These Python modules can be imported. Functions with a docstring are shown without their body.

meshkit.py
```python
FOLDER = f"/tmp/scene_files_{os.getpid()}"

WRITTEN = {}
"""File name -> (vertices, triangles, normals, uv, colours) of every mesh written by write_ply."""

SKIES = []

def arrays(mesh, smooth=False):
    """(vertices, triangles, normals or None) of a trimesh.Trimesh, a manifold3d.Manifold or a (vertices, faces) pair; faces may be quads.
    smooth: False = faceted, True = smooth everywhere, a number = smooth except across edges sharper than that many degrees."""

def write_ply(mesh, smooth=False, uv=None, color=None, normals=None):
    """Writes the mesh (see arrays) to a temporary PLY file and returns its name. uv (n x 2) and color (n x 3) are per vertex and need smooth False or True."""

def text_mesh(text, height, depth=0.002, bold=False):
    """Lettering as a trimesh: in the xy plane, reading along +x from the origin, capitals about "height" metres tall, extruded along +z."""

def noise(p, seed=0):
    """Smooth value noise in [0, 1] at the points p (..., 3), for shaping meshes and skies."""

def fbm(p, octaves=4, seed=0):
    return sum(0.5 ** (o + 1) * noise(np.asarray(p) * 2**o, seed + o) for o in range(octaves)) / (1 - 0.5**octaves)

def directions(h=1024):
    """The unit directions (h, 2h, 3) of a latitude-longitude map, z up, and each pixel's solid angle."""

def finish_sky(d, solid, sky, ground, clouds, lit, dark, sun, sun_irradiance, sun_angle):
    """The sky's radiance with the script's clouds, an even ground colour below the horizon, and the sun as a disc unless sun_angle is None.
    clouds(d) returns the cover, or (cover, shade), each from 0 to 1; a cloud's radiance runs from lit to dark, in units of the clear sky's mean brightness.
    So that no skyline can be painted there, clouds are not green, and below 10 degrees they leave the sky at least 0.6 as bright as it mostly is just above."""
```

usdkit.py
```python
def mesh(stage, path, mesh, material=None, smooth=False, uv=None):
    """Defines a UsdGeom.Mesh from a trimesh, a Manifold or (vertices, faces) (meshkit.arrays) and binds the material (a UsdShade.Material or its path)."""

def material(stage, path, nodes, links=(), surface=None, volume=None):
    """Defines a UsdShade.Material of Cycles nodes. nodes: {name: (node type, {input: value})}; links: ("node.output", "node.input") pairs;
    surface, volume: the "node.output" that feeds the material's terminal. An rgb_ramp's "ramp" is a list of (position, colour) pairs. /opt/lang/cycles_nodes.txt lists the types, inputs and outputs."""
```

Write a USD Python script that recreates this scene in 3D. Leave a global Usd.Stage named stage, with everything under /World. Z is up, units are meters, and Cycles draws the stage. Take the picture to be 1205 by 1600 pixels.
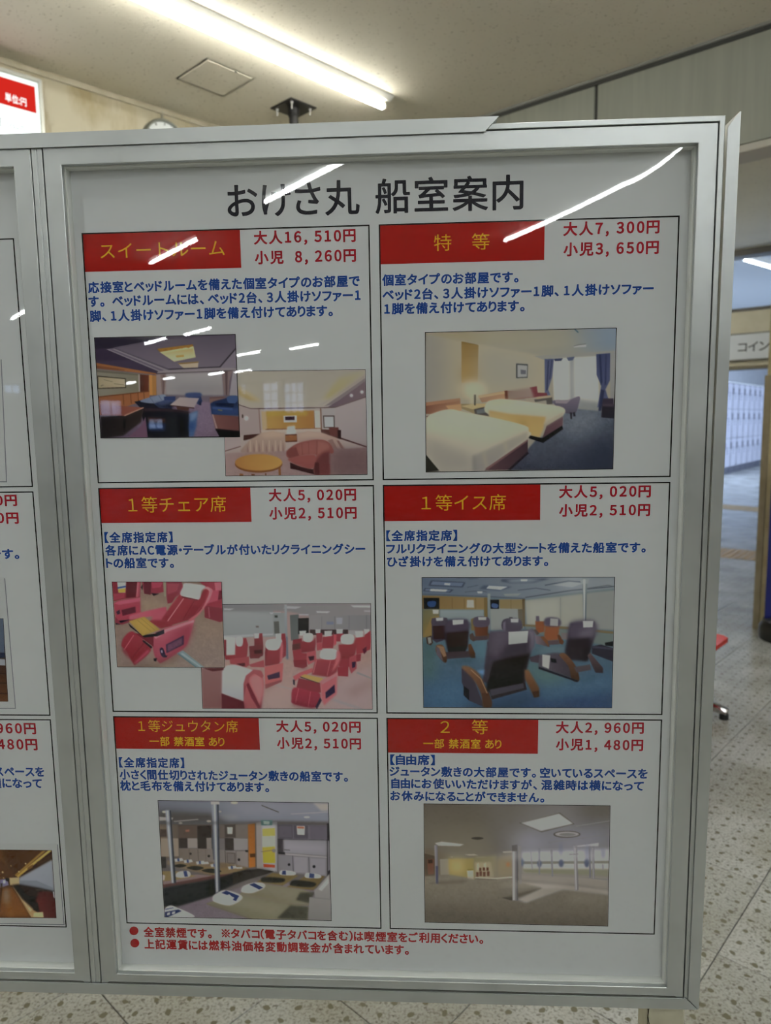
"""A ferry terminal's notice board with a poster of the cabin classes, and the waiting hall around it."""
import math
import numpy as np
import trimesh
import usdkit
from pxr import Gf, Sdf, Usd, UsdGeom, UsdShade, Vt
from scipy.ndimage import gaussian_filter, map_coordinates
from shapely import affinity
from shapely.geometry import LineString, Polygon, box as sbox
from shapely.ops import unary_union

stage = Usd.Stage.CreateInMemory()
UsdGeom.SetStageUpAxis(stage, UsdGeom.Tokens.z)
UsdGeom.SetStageMetersPerUnit(stage, 1.0)
UsdGeom.Xform.Define(stage, '/World')
UsdGeom.Scope.Define(stage, '/World/Looks')
V = lambda *a: np.array(a, float)

# ------------------------------------------------------------------ camera
EYE_H = 1.4516                                    # the lens above the floor
EYE = V(0.40321, -0.86496, EYE_H)
YAW, PITCH, ROLL, FOCAL = -0.0515027, -0.12417049, -0.01508573, 1111.0   # FOCAL in pixels of the 1205 x 1600 frame
_fwd = V(math.sin(YAW) * math.cos(PITCH), math.cos(YAW) * math.cos(PITCH), math.sin(PITCH))
_r0 = V(math.cos(YAW), -math.sin(YAW), 0)
_u0 = np.cross(_r0, _fwd)
RIGHT = math.cos(ROLL) * _r0 + math.sin(ROLL) * _u0
UP = -math.sin(ROLL) * _r0 + math.cos(ROLL) * _u0
cam = UsdGeom.Camera.Define(stage, '/World/camera')
cam.CreateHorizontalApertureAttr(36.0)
cam.CreateVerticalApertureAttr(48.0)
cam.CreateFocalLengthAttr(36.0 * FOCAL / 1205)
cam.CreateFStopAttr(9.0)
cam.CreateFocusDistanceAttr(0.868)
cam.CreateClippingRangeAttr(Gf.Vec2f(0.02, 200))
m4 = Gf.Matrix4d(*RIGHT, 0, *UP, 0, *(-_fwd), 0, *EYE, 1)
cam.AddTransformOp().Set(m4)
cam.CreateExposureAttr(EXPO := 0.0)

TUBE = 69.0          # radiance of the fluorescent tubes
OLD_TUBE = 34.0      # radiance of the aged tube over the board
DAY = 5.0            # radiance of the daylit panes
SIGN = 1.25          # radiance of the lit fare board

# ------------------------------------------------------------------ builders
_n = {}


def free(parent, name):
    k = (str(parent), name)
    _n[k] = _n.get(k, -1) + 1
    return f'{parent}/{name}' + (f'_{_n[k]:03d}' if _n[k] else '')


def tag(p, label=None, cat=None, group=None, kind=None):
    for k, v in (('label', label), ('category', cat), ('group', group), ('kind', kind)):
        if v:
            p.SetCustomDataByKey(k, v)
    return p


def empty(name, label=None, cat=None, loc=(0, 0, 0), rz=0.0, group=None, kind=None, parent='/World'):
    x = UsdGeom.Xform.Define(stage, free(parent, name))
    x.AddTranslateOp().Set(Gf.Vec3d(*map(float, loc)))
    if rz:
        x.AddRotateZOp().Set(float(rz))
    return tag(x.GetPrim(), label, cat, group, kind)


def put(name, mesh, mat, parent='/World', smooth=False, label=None, cat=None, group=None, kind=None):
    par = parent if isinstance(parent, str) else str(parent.GetPath())
    m = usdkit.mesh(stage, free(par, name), mesh, mat, smooth=smooth)
    return tag(m.GetPrim(), label, cat, group, kind)


def copy(root, loc, rz, label, name=None, group=''):
    was = root.GetCustomData()
    r = empty(name or root.GetName().split('_0')[0], label, was['category'], loc, rz, was.get('group') if group == '' else group)
    r.GetReferences().AddInternalReference(root.GetPath())
    r.SetInstanceable(True)
    return r


def box(x0, x1, y0, y1, z0, z1):
    b = trimesh.creation.box([x1 - x0, y1 - y0, z1 - z0])
    b.apply_translation([(x0 + x1) / 2, (y0 + y1) / 2, (z0 + z1) / 2])
    return b


def cham(x0, x1, y0, y1, z0, z1, c=0.002):
    """A box with chamfered edges: the hull of three slimmer boxes."""
    c = min(c, (x1 - x0) * .45, (y1 - y0) * .45, (z1 - z0) * .45)
    p = [box(x0, x1, y0 + c, y1 - c, z0 + c, z1 - c), box(x0 + c, x1 - c, y0, y1, z0 + c, z1 - c), box(x0 + c, x1 - c, y0 + c, y1 - c, z0, z1)]
    return trimesh.convex.convex_hull(np.vstack([q.vertices for q in p]))


def slab(poly, y0, y1):
    """A polygon of (x, z) extruded from y0 to y1, both walls of it upright."""
    m = trimesh.creation.extrude_polygon(poly, abs(y1 - y0), engine='earcut')
    v = m.vertices
    m.vertices = np.column_stack([v[:, 0], max(y0, y1) - v[:, 2], v[:, 1]])
    return m


def prism(poly, z0, z1):
    m = trimesh.creation.extrude_polygon(poly, z1 - z0, engine='earcut')
    m.apply_translation([0, 0, z0])
    return m


def oriented(origin, e1, lo, hi):
    """A box in a frame whose first axis is the level direction e1, second its left-hand normal, third up."""
    b = box(lo[0], hi[0], lo[1], hi[1], lo[2], hi[2])
    e1 = np.append(np.asarray(e1, float)[:2], 0)
    e2 = V(-e1[1], e1[0], 0)
    b.vertices = np.asarray(origin, float) + b.vertices[:, :1] * e1 + b.vertices[:, 1:2] * e2 + b.vertices[:, 2:] * V(0, 0, 1)
    return b


def cyl(r, p, q, n=24, r2=None):
    p, q = V(*p), V(*q)
    a = q - p
    L = np.linalg.norm(a)
    m = trimesh.creation.cylinder(radius=r, height=L, sections=n)
    if r2 is not None:
        top = m.vertices[:, 2] > 0
        m.vertices[top, :2] *= r2 / r
    m.apply_transform(trimesh.geometry.align_vectors([0, 0, 1], a / L))
    m.apply_translation((p + q) / 2)
    return m


def tube(points, r, n=10):
    """A tube along a polyline."""
    p = np.asarray(points, float)
    t = np.gradient(p, axis=0)
    t /= np.linalg.norm(t, axis=1, keepdims=True)
    ref = V(0, 0, 1) if abs(t[:, 2]).max() < .9 else V(1, .2, 0)
    a = np.cross(t, ref)
    a /= np.linalg.norm(a, axis=1, keepdims=True)
    b = np.cross(t, a)
    g = np.arange(n) * 2 * np.pi / n
    rr = np.broadcast_to(r, len(p))
    v = p[:, None] + rr[:, None, None] * (np.cos(g)[None, :, None] * a[:, None] + np.sin(g)[None, :, None] * b[:, None])
    f = []
    for i in range(len(p) - 1):
        for j in range(n):
            k = (j + 1) % n
            f += [[i * n + j, i * n + k, (i + 1) * n + k], [i * n + j, (i + 1) * n + k, (i + 1) * n + j]]
    v = v.reshape(-1, 3)
    c0, c1 = len(v), len(v) + 1
    v = np.vstack([v, p[0], p[-1]])
    e = (len(p) - 1) * n
    for j in range(n):
        k = (j + 1) % n
        f += [[c0, k, j], [c1, e + j, e + k]]
    m = trimesh.Trimesh(v, f, process=False)
    m.fix_normals()
    return m


def lathe(profile, n=32):
    return trimesh.creation.revolve(np.asarray(profile, float), sections=n)


cat_ = trimesh.util.concatenate


def lin(h):
    c = np.array([int(h[i:i + 2], 16) for i in (1, 3, 5)]) / 255
    return np.where(c <= .04045, c / 12.92, ((c + .055) / 1.055) ** 2.4)


# ------------------------------------------------------------------ materials
def look(name, nodes, links, surface):
    return usdkit.material(stage, '/World/Looks/' + name, nodes, links, surface=surface)


def plain(name, color, rough=.5, metal=0.0, spec=.5, **kw):
    return look(name, {'p': ('principled_bsdf', {'base_color': color, 'roughness': rough, 'metallic': metal, 'specular_ior_level': spec, **kw})}, [], 'p.BSDF')


def mottled(name, c0, c1, scale, rough=.6, lo=.35, hi=.65, bump=0.0, metal=0.0, stretch=(1, 1, 1), detail=4, bscale=None):
    n = {'g': ('geometry', {}), 'm': ('mapping', {'scale': stretch}), 't': ('noise_texture', {'scale': scale, 'detail': detail, 'roughness': .6}),
         'r': ('rgb_ramp', {'ramp': [(lo, c0), (hi, c1)]}), 'p': ('principled_bsdf', {'roughness': rough, 'metallic': metal})}
    l = [('g.position', 'm.vector'), ('m.vector', 't.vector'), ('t.fac', 'r.fac'), ('r.color', 'p.base_color')]
    if bump:
        n['t2'] = ('noise_texture', {'scale': bscale or scale * 4, 'detail': 3})
        n['b'] = ('bump', {'strength': bump, 'distance': .004})
        l += [('m.vector', 't2.vector'), ('t2.fac', 'b.height'), ('b.normal', 'p.normal')]
    return look(name, n, l, 'p.BSDF')


def glow(name, color, strength):
    return look(name, {'e': ('emission', {'color': color, 'strength': strength})}, [], 'e.emission')


ALU = look('satin_aluminium', {
    'g': ('geometry', {}), 't2': ('noise_texture', {'scale': 9, 'detail': 4}), 'r': ('rgb_ramp', {'ramp': [(.3, (.53, .55, .54)), (.7, (.60, .62, .61))]}),
    'q': ('map_range', {'from_min': .3, 'from_max': .7, 'to_min': .34, 'to_max': .42}), 'p': ('principled_bsdf', {'metallic': .8})},
    [('g.position', 't2.vector'), ('t2.fac', 'r.fac'), ('r.color', 'p.base_color'), ('t2.fac', 'q.value'), ('q.result', 'p.roughness')], 'p.BSDF')
BEAD = plain('pale_glazing_bead', (.74, .75, .71), .4, .15)
DARKGAP = plain('black_gasket', (.012, .012, .012), .7)
PANE = look('acrylic_pane', {
    'g': ('geometry', {}), 'i': ('mix_float', {'a': 1.38, 'b': 1 / 1.38}), 'f': ('fresnel', {}), 'tr': ('transparent_bsdf', {'color': (.985, .99, .988)}),
    'gl': ('glossy_bsdf', {'color': (1, 1, 1), 'roughness': 0.0}), 'x': ('mix_closure', {})},
    [('g.backfacing', 'i.fac'), ('i.result', 'f.IOR'), ('f.fac', 'x.fac'), ('tr.BSDF', 'x.closure1'), ('gl.BSDF', 'x.closure2')], 'x.closure')
WHITE = plain('white_enamel', (.72, .71, .66), .4)
CREAM = mottled('cream_paint', (.62, .57, .43), (.70, .65, .50), 14, .5)
BLACK = plain('black_steel', (.012, .012, .014), .42)
CHROME = plain('chrome', (.75, .75, .76), .12, 1.0)
SCREW = plain('zinc_screw', (.7, .7, .7), .35, .6)
RUBBER = plain('black_rubber', (.012, .012, .012), .6)
TUBELIGHT = glow('tube_light', (.93, .98, 1.0), TUBE)
DIMTUBE = glow('dim_tube_light', (.9, .97, 1.0), 12.0)
WARMTUBE = glow('aged_tube_light', (1.0, .97, .85), OLD_TUBE)
# ------------------------------------------------------------------ the hall: floor, ceiling, walls
CEIL = 3.302
rad = math.radians
TU, TV = V(math.sin(rad(40.2)), math.cos(rad(40.2))), V(math.cos(rad(40.2)), -math.sin(rad(40.2)))    # the tiles' two directions
TILE, U0, V0 = 0.4, 0.7589, 0.749                                                                     # a tile's side; where the joints fall


def tile_xy(u, v):
    return (u * TU + v * TV) * TILE


def terrazzo(name, joints):
    """Pale terrazzo with seven by seven brown oval chips in every tile; far from the eye the joints are drawn by it too."""
    n = {'g': ('geometry', {}),
         'du': ('vector_math', {'math_type': 'dot_product', 'vector2': (TU[0] / TILE, TU[1] / TILE, 0)}), 'dv': ('vector_math', {'math_type': 'dot_product', 'vector2': (TV[0] / TILE, TV[1] / TILE, 0)}),
         'su': ('math', {'math_type': 'subtract', 'value2': U0 - 40}), 'sv': ('math', {'math_type': 'subtract', 'value2': V0 - 40}),
         'jit': ('noise_texture', {'scale': 16, 'detail': 1}), 'js': ('separate_color', {}),
         'ju': ('math', {'math_type': 'multiply_add', 'value2': .055, 'value3': -.0275}), 'jv': ('math', {'math_type': 'multiply_add', 'value2': .055, 'value3': -.0275}),
         'au': ('math', {'math_type': 'add'}), 'av': ('math', {'math_type': 'add'}),
         'cu': ('math', {'math_type': 'multiply', 'value2': 7}), 'cv': ('math', {'math_type': 'multiply', 'value2': 7}),
         'fu': ('math', {'math_type': 'fraction'}), 'fv': ('math', {'math_type': 'fraction'}),
         'xy': ('combine_xyz', {}), 'd': ('vector_math', {'math_type': 'distance', 'vector2': (.5, .5, 0)}),
         'wob': ('noise_texture', {'scale': 70, 'detail': 2}), 'dw': ('math', {'math_type': 'multiply_add', 'value2': .16, 'value3': -.08}), 'ds': ('math', {'math_type': 'add'}),
         'chip': ('map_range', {'from_min': .118, 'from_max': .150, 'to_min': 1, 'to_max': 0, 'clamp': True}),
         'fl': ('combine_xyz', {}), 'flu': ('math', {'math_type': 'floor'}), 'flv': ('math', {'math_type': 'floor'}), 'wn': ('white_noise_texture', {'dimensions': '2D'}),
         'tone': ('rgb_ramp', {'ramp': [(0, (.43, .43, .39)), (.5, (.475, .475, .44)), (1, (.52, .52, .485))]}),
         'sp': ('voronoi_texture', {'scale': 150}), 'spb': ('rgb_to_bw', {}), 'spr': ('rgb_ramp', {'ramp': [(0, (.38, .36, .32)), (.14, (.55, .53, .49)), (.22, (1, 1, 1)), (.8, (1, 1, 1)), (1, (1.1, 1.1, 1.1))]}),
         'spm': ('mix', {'mix_type': 'multiply', 'fac': 1.0}),
         'sp2': ('noise_texture', {'scale': 130, 'detail': 3}), 'sp2r': ('rgb_ramp', {'ramp': [(.37, (.68, .66, .62)), (.48, (.97, .97, .97)), (.62, (1.08, 1.08, 1.08))]}), 'spm2': ('mix', {'mix_type': 'multiply', 'fac': 1.0}),
         'dirt': ('noise_texture', {'scale': 2.6, 'detail': 5}), 'dr': ('rgb_ramp', {'ramp': [(.38, (.80, .77, .70)), (.56, (1, 1, 1))]}), 'dm': ('mix', {'mix_type': 'multiply', 'fac': 1.0}),
         'cc': ('mix', {'color2': (.165, .15, .095)}), 'rn': ('map_range', {'from_min': .3, 'from_max': .7, 'to_min': .2, 'to_max': .34}),
         'p': ('principled_bsdf', {'specular_ior_level': .5})}
    l = [('g.position', 'du.vector1'), ('g.position', 'dv.vector1'), ('du.value', 'su.value1'), ('dv.value', 'sv.value1'),
         ('g.position', 'jit.vector'), ('jit.color', 'js.color'), ('js.r', 'ju.value1'), ('js.g', 'jv.value1'),
         ('su.value', 'au.value1'), ('ju.value', 'au.value2'), ('sv.value', 'av.value1'), ('jv.value', 'av.value2'),
         ('au.value', 'cu.value1'), ('av.value', 'cv.value1'), ('cu.value', 'fu.value1'), ('cv.value', 'fv.value1'), ('fu.value', 'xy.x'), ('fv.value', 'xy.y'), ('xy.vector', 'd.vector1'),
         ('g.position', 'wob.vector'), ('wob.fac', 'dw.value1'), ('d.value', 'ds.value1'), ('dw.value', 'ds.value2'), ('ds.value', 'chip.value'),
         ('su.value', 'flu.value1'), ('sv.value', 'flv.value1'), ('flu.value', 'fl.x'), ('flv.value', 'fl.y'), ('fl.vector', 'wn.vector'), ('wn.value', 'tone.fac'),
         ('g.position', 'sp.vector'), ('sp.color', 'spb.color'), ('spb.val', 'spr.fac'), ('tone.color', 'spm.color1'), ('spr.color', 'spm.color2'),
         ('g.position', 'sp2.vector'), ('sp2.fac', 'sp2r.fac'), ('spm.color', 'spm2.color1'), ('sp2r.color', 'spm2.color2'),
         ('g.position', 'dirt.vector'), ('dirt.fac', 'dr.fac'), ('spm2.color', 'dm.color1'), ('dr.color', 'dm.color2'),
         ('chip.result', 'cc.fac'), ('dm.color', 'cc.color1'), ('dirt.fac', 'rn.value'), ('rn.result', 'p.roughness')]
    out = 'cc.color'
    if joints:
        n.update({'tu': ('math', {'math_type': 'fraction'}), 'tv': ('math', {'math_type': 'fraction'}), 'pu': ('math', {'math_type': 'pingpong', 'value2': .5}), 'pv': ('math', {'math_type': 'pingpong', 'value2': .5}),
                  'mn': ('math', {'math_type': 'minimum'}), 'jl': ('math', {'math_type': 'less_than', 'value2': .004}), 'jm': ('mix', {'color2': (.09, .085, .07)})})
        l += [('su.value', 'tu.value1'), ('sv.value', 'tv.value1'), ('tu.value', 'pu.value1'), ('tv.value', 'pv.value1'), ('pu.value', 'mn.value1'), ('pv.value', 'mn.value2'), ('mn.value', 'jl.value1'),
              ('jl.value', 'jm.fac'), (out, 'jm.color1')]
        out = 'jm.color'
    l.append((out, 'p.base_color'))
    return look(name, n, l, 'p.BSDF')


TERRAZZO, TERRAZZO_FAR = terrazzo('terrazzo_tile', False), terrazzo('terrazzo_floor', True)
GROUT = plain('tile_joint', (.085, .08, .068), .8)

floor = empty('floor', kind='structure')
cells = [(i, j) for i in range(-7, 13) for j in range(-9, 9)
         if -1.7 < tile_xy(U0 + i + .5, V0 + j + .5)[0] < 3.4 and .0 < tile_xy(U0 + i + .5, V0 + j + .5)[1] < 4.7]
tiled = []
for i, j in cells:
    g = .0024
    c = [tile_xy(U0 + i + a, V0 + j + b) for a, b in ((0, 0), (1, 0), (1, 1), (0, 1))]
    tiled.append(Polygon(c))
    mid = sum(c) / 4
    up = [mid + (q - mid) * (1 - g / TILE * 2.0) for q in c]
    lo = [mid + (q - mid) * (1 - g / TILE) for q in c]
    v = np.array([[*q, -.02] for q in lo] + [[*q, -.0012] for q in lo] + [[*q, 0] for q in up])
    f = [[8, 11, 10], [8, 10, 9]]
    for a in (0, 4):
        for k in range(4):
            f += [[a + k, a + (k + 1) % 4, a + 4 + (k + 1) % 4], [a + k, a + 4 + (k + 1) % 4, a + 4 + k]]
    t = trimesh.Trimesh(v, f, process=False)
    t.fix_normals()
    if t.face_normals[0][2] < 0:
        t.invert()
    put('tile', t, TERRAZZO, floor)
near = unary_union([p.buffer(1e-4) for p in tiled])
HALL = Polygon([(-34, -34), (28, -34), (28, 34), (-34, 34)])
put('screed', prism(near.buffer(.05), -.06, -.008), GROUT, floor)
put('terrazzo_field', prism(HALL.difference(near), -.03, 0), TERRAZZO_FAR, floor)

CEILING = look('rock_wool_ceiling', {
    'g': ('geometry', {}), 'm': ('mapping', {'rotation': (0, 0, .85), 'scale': (1, 2.6, 1)}), 't': ('noise_texture', {'scale': 52, 'detail': 2, 'roughness': .55}), 'r': ('rgb_ramp', {'ramp': [(.29, (.45, .42, .36)), (.34, (1, 1, 1))]}),
    't2': ('noise_texture', {'scale': 1.1, 'detail': 4}), 'r2': ('rgb_ramp', {'ramp': [(.3, (.74, .70, .60)), (.7, (.82, .785, .69))]}), 'x': ('mix', {'mix_type': 'multiply', 'fac': 1.0}),
    'b': ('bump', {'strength': .4, 'distance': .004}), 'p': ('principled_bsdf', {'roughness': .85, 'specular_ior_level': .2})},
    [('g.position', 'm.vector'), ('m.vector', 't.vector'), ('t.fac', 'r.fac'), ('g.position', 't2.vector'), ('t2.fac', 'r2.fac'), ('r2.color', 'x.color1'), ('r.color', 'x.color2'), ('x.color', 'p.base_color'),
     ('t.fac', 'b.height'), ('b.normal', 'p.normal')], 'p.BSDF')


# the two walls that meet behind the board, and the walls that close the hall
dL = V(math.sin(rad(42.6)), math.cos(rad(42.6)))
dR = V(math.sin(rad(126.6)), math.cos(rad(126.6)))
pL, pR = V(-1.692, 2.860), V(0.790, 3.768)
s = np.linalg.solve(np.column_stack([dL, -dR]), pR - pL)
CORNER = pL + s[0] * dL
PLASTER = mottled('stained_plaster', (.40, .335, .20), (.545, .50, .375), 5.5, .75, .33, .56, .25, stretch=(1, 1, .45), bscale=40)
put('wall_left', oriented((*CORNER, 0), -dL, (-4.9, -.15, 0), (26, 0, CEIL)), PLASTER, kind='structure')
put('trim_1', cat_([oriented((*CORNER, 0), -dL, (-4.9, -.001, CEIL - .03), (26, .012, CEIL)), ]), mottled('ceiling_moulding', (.40, .36, .26), (.48, .44, .34), 8, .6), kind='structure')

# the bulkhead on the right: grey-green panels under a metal ceiling trim
PANEL = mottled('grey_green_panel', (.285, .295, .245), (.335, .34, .285), 30, .55, .3, .7, stretch=(1, 1, .05))
STEEL = plain('grey_steel_trim', (.33, .33, .30), .42, .4)
DARKTRIM = plain('dark_shadow_joint', (.05, .05, .045), .6)
BH = 2.737
bulk = empty('wall_right', kind='structure', loc=(*CORNER, 0), rz=math.degrees(math.atan2(dR[1], dR[0])))
tj = float((V(1.375, 3.333) - CORNER) @ dR)
put('core', box(-.2, 14, .022, .16, BH + .02, CEIL), STEEL, bulk)
for k in range(-1, 8):
    a, b = max(tj + (k - 1) * 1.82, -.15), tj + k * 1.82
    put('panel', cham(a + .009, b - .009, 0, .02, BH + .04, CEIL - .035, .003), PANEL, bulk)
    put('joint_strip', box(b - .009, b + .009, .008, .02, BH + .04, CEIL - .035), DARKTRIM, bulk)
put('ceiling_trim', cat_([cham(-.2, 14, -.012, .022, CEIL - .016, CEIL, .002), ]), STEEL, bulk)
put('shadow_joint', box(-.2, 14, -.004, .02, CEIL - .036, CEIL - .016), DARKTRIM, bulk)
put('bottom_trim', cham(-.2, 14, -.008, .17, BH, BH + .034, .003), plain('pale_edge_trim', (.50, .47, .40), .5), bulk)

# the wall behind the bulkhead, with the wide opening to the locker hall
K = 1.68
JX = V(0.40321, -0.86496) + K * (V(2.668, 4.006) - V(0.40321, -0.86496))      # a point of that wall
FW0 = JX - 3.2 * dR
CEIL2 = 4.20                       # the locker hall is higher
e2 = V(-dR[1], dR[0])
BEYOND = Polygon([FW0 - 60 * dR + .1 * e2, FW0 + 60 * dR + .1 * e2, FW0 + 60 * dR + 60 * e2, FW0 - 60 * dR + 60 * e2])
put('ceiling', prism(HALL.difference(BEYOND), CEIL, CEIL + .1), CEILING, kind='structure')
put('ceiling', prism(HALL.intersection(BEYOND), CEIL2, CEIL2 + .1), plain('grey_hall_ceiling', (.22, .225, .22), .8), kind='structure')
FAR = empty('wall_back', kind='structure', loc=(*FW0, 0), rz=math.degrees(math.atan2(dR[1], dR[0])))
CREAMWALL = mottled('cream_wall', (.66, .60, .44), (.72, .66, .51), 6, .6)
LINT = 2.022
put('panel', box(-6, .3, 0, .2, 0, CEIL), CREAMWALL, FAR)
put('upper_panel', box(-6, 22, .1, .2, CEIL, CEIL2), CREAMWALL, FAR)
put('panel', box(6.2, 22, 0, .2, 0, CEIL), CREAMWALL, FAR)
put('lintel', box(.3, 6.2, 0, .2, LINT, 2.63), CREAMWALL, FAR)
put('lintel_edge', cham(.3, 6.2, -.012, .2, LINT - .03, LINT + .01, .004), plain('bronze_edge', (.22, .19, .13), .5, .3), FAR)
# a glazed transom above it
TRF = plain('transom_frame', (.10, .09, .075), .45, .4)
win = empty('window_1', kind='structure', loc=(*FW0, 0), rz=math.degrees(math.atan2(dR[1], dR[0])))
put('transom_frame', cat_([box(.3, 6.2, -.01, .2, 2.63, 2.665), box(.3, 6.2, -.01, .2, CEIL - .07, CEIL), box(.3, .36, -.01, .2, 2.665, CEIL - .07), box(3.36, 3.40, -.01, .2, 2.665, CEIL - .07), box(6.14, 6.2, -.01, .2, 2.665, CEIL - .07)]), TRF, win)
for a, b in ((.36, 3.36), (3.40, 6.14)):
    put('pane', box(a, b, .04, .05, 2.665, CEIL - .07), PANE, win)

# the partition whose end stands at the right
pier = empty('wall_partition', kind='structure', loc=(2.745, 4.006, 0), rz=49.0)
STONE = mottled('olive_stone', (.20, .19, .14), (.28, .265, .20), 9, .35)
put('core', box(.10, 3.5, .006, .054, 0, CEIL), STONE, pier)
put('end_post', cham(0, .10, 0, .060, 0, CEIL, .004), mottled('tan_post', (.46, .37, .20), (.56, .47, .28), 7, .4), pier)
put('corner_guard', cham(-.008, .05, .030, .074, 0, 1.73, .003), mottled('bronze_guard', (.30, .25, .16), (.37, .31, .21), 10, .35, metal=.3), pier)
put('baseboard', box(.102, 3.5, -.006, .006, 0, .1), plain('dark_skirting', (.05, .045, .035), .5), pier)

# the locker hall beyond, and its daylit side
put('wall_locker_hall', oriented((9.0, 23.6, 0), (math.cos(rad(40)), math.sin(rad(40))), (-9, 0, 0), (16, .15, CEIL2)), mottled('pale_wall', (.66, .66, .66), (.72, .72, .71), 4, .6), kind='structure')
# walls that close the hall behind the photographer
OFFW = mottled('offwhite_wall', (.52, .49, .42), (.58, .55, .47), 3, .6)
uL, vL = V(math.sin(rad(41)), math.cos(rad(41))), V(math.cos(rad(41)), -math.sin(rad(41)))
put('wall_rear', oriented((*(-31.5 * uL), 0), vL, (-12, -.15, 0), (24, 0, CEIL)), OFFW, kind='structure')
put('wall_side', oriented((*(14.5 * vL), 0), uL, (-34, -.15, 0), (16, 0, CEIL)), OFFW, kind='structure')
DAYLIGHT = glow('daylit_glass', (.52, .68, 1.0), DAY * .65)
SEALIGHT = glow('sea_daylight_glass', (.52, .68, 1.0), DAY * 1.5)
STEELW = plain('window_steel', (.24, .24, .24), .4, .5)


def window(origin, e1, w, z0, z1, nx, nz, light=DAYLIGHT):
    e1 = V(*e1)
    wn = empty('window', kind='structure')
    f = .045
    o = (*origin, 0)
    bars = [oriented(o, e1, (0, 0, z0), (w, .06, z0 + f)), oriented(o, e1, (0, 0, z1 - f), (w, .06, z1))]
    for k in range(nx + 1):
        x = f / 2 + k * (w - f) / nx
        bars.append(oriented(o, e1, (x - f / 2, 0, z0 + f), (x + f / 2, .06, z1 - f)))
    for k in range(1, nz):
        z = z0 + k * (z1 - z0) / nz
        bars.append(oriented(o, e1, (f, 0, z - f / 2), (w - f, .06, z + f / 2)))
    put('window_frame', cat_(bars), STEELW, wn)
    for k in range(nx):
        a = f / 2 + k * (w - f) / nx
        put('pane', oriented(o, e1, (a + f / 2, .02, z0 + f), (a + (w - f) / nx - f / 2, .03, z1 - f)), light, wn)
    return wn


_n[('/World', 'window')] = 1      # window_1 is taken
# windows of the hall seen only mirrored in the acrylic; glazing on the left of the locker hall
for a, w, za, zb, nx in ((5.6, .62, 2.86, 3.26, 2), (9.3, .95, 1.95, 2.66, 2), (11.4, .7, 1.34, 1.82, 2)):
    window(-31.45 * uL + a * vL, vL, w, za, zb, nx, 1)
for a, w, za, zb, nx in ((-27.98, .46, 2.75, 3.26, 1), (-26.0, 1.3, 2.05, 3.2, 2), (-24.25, 1.5, 1.9, 3.1, 3)):
    window(14.42 * vL + a * uL, uL, w, za, zb, nx, 3)
eh = V(math.sin(rad(38)), math.cos(rad(38)))
window(V(1.0, 10.6), eh, 11.0, .1, 2.9, 7, 2, SEALIGHT)
window(V(9.6, 12.4), V(math.sin(rad(40)), math.cos(rad(40))), 10.5, .1, 3.4, 7, 2, SEALIGHT)
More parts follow.
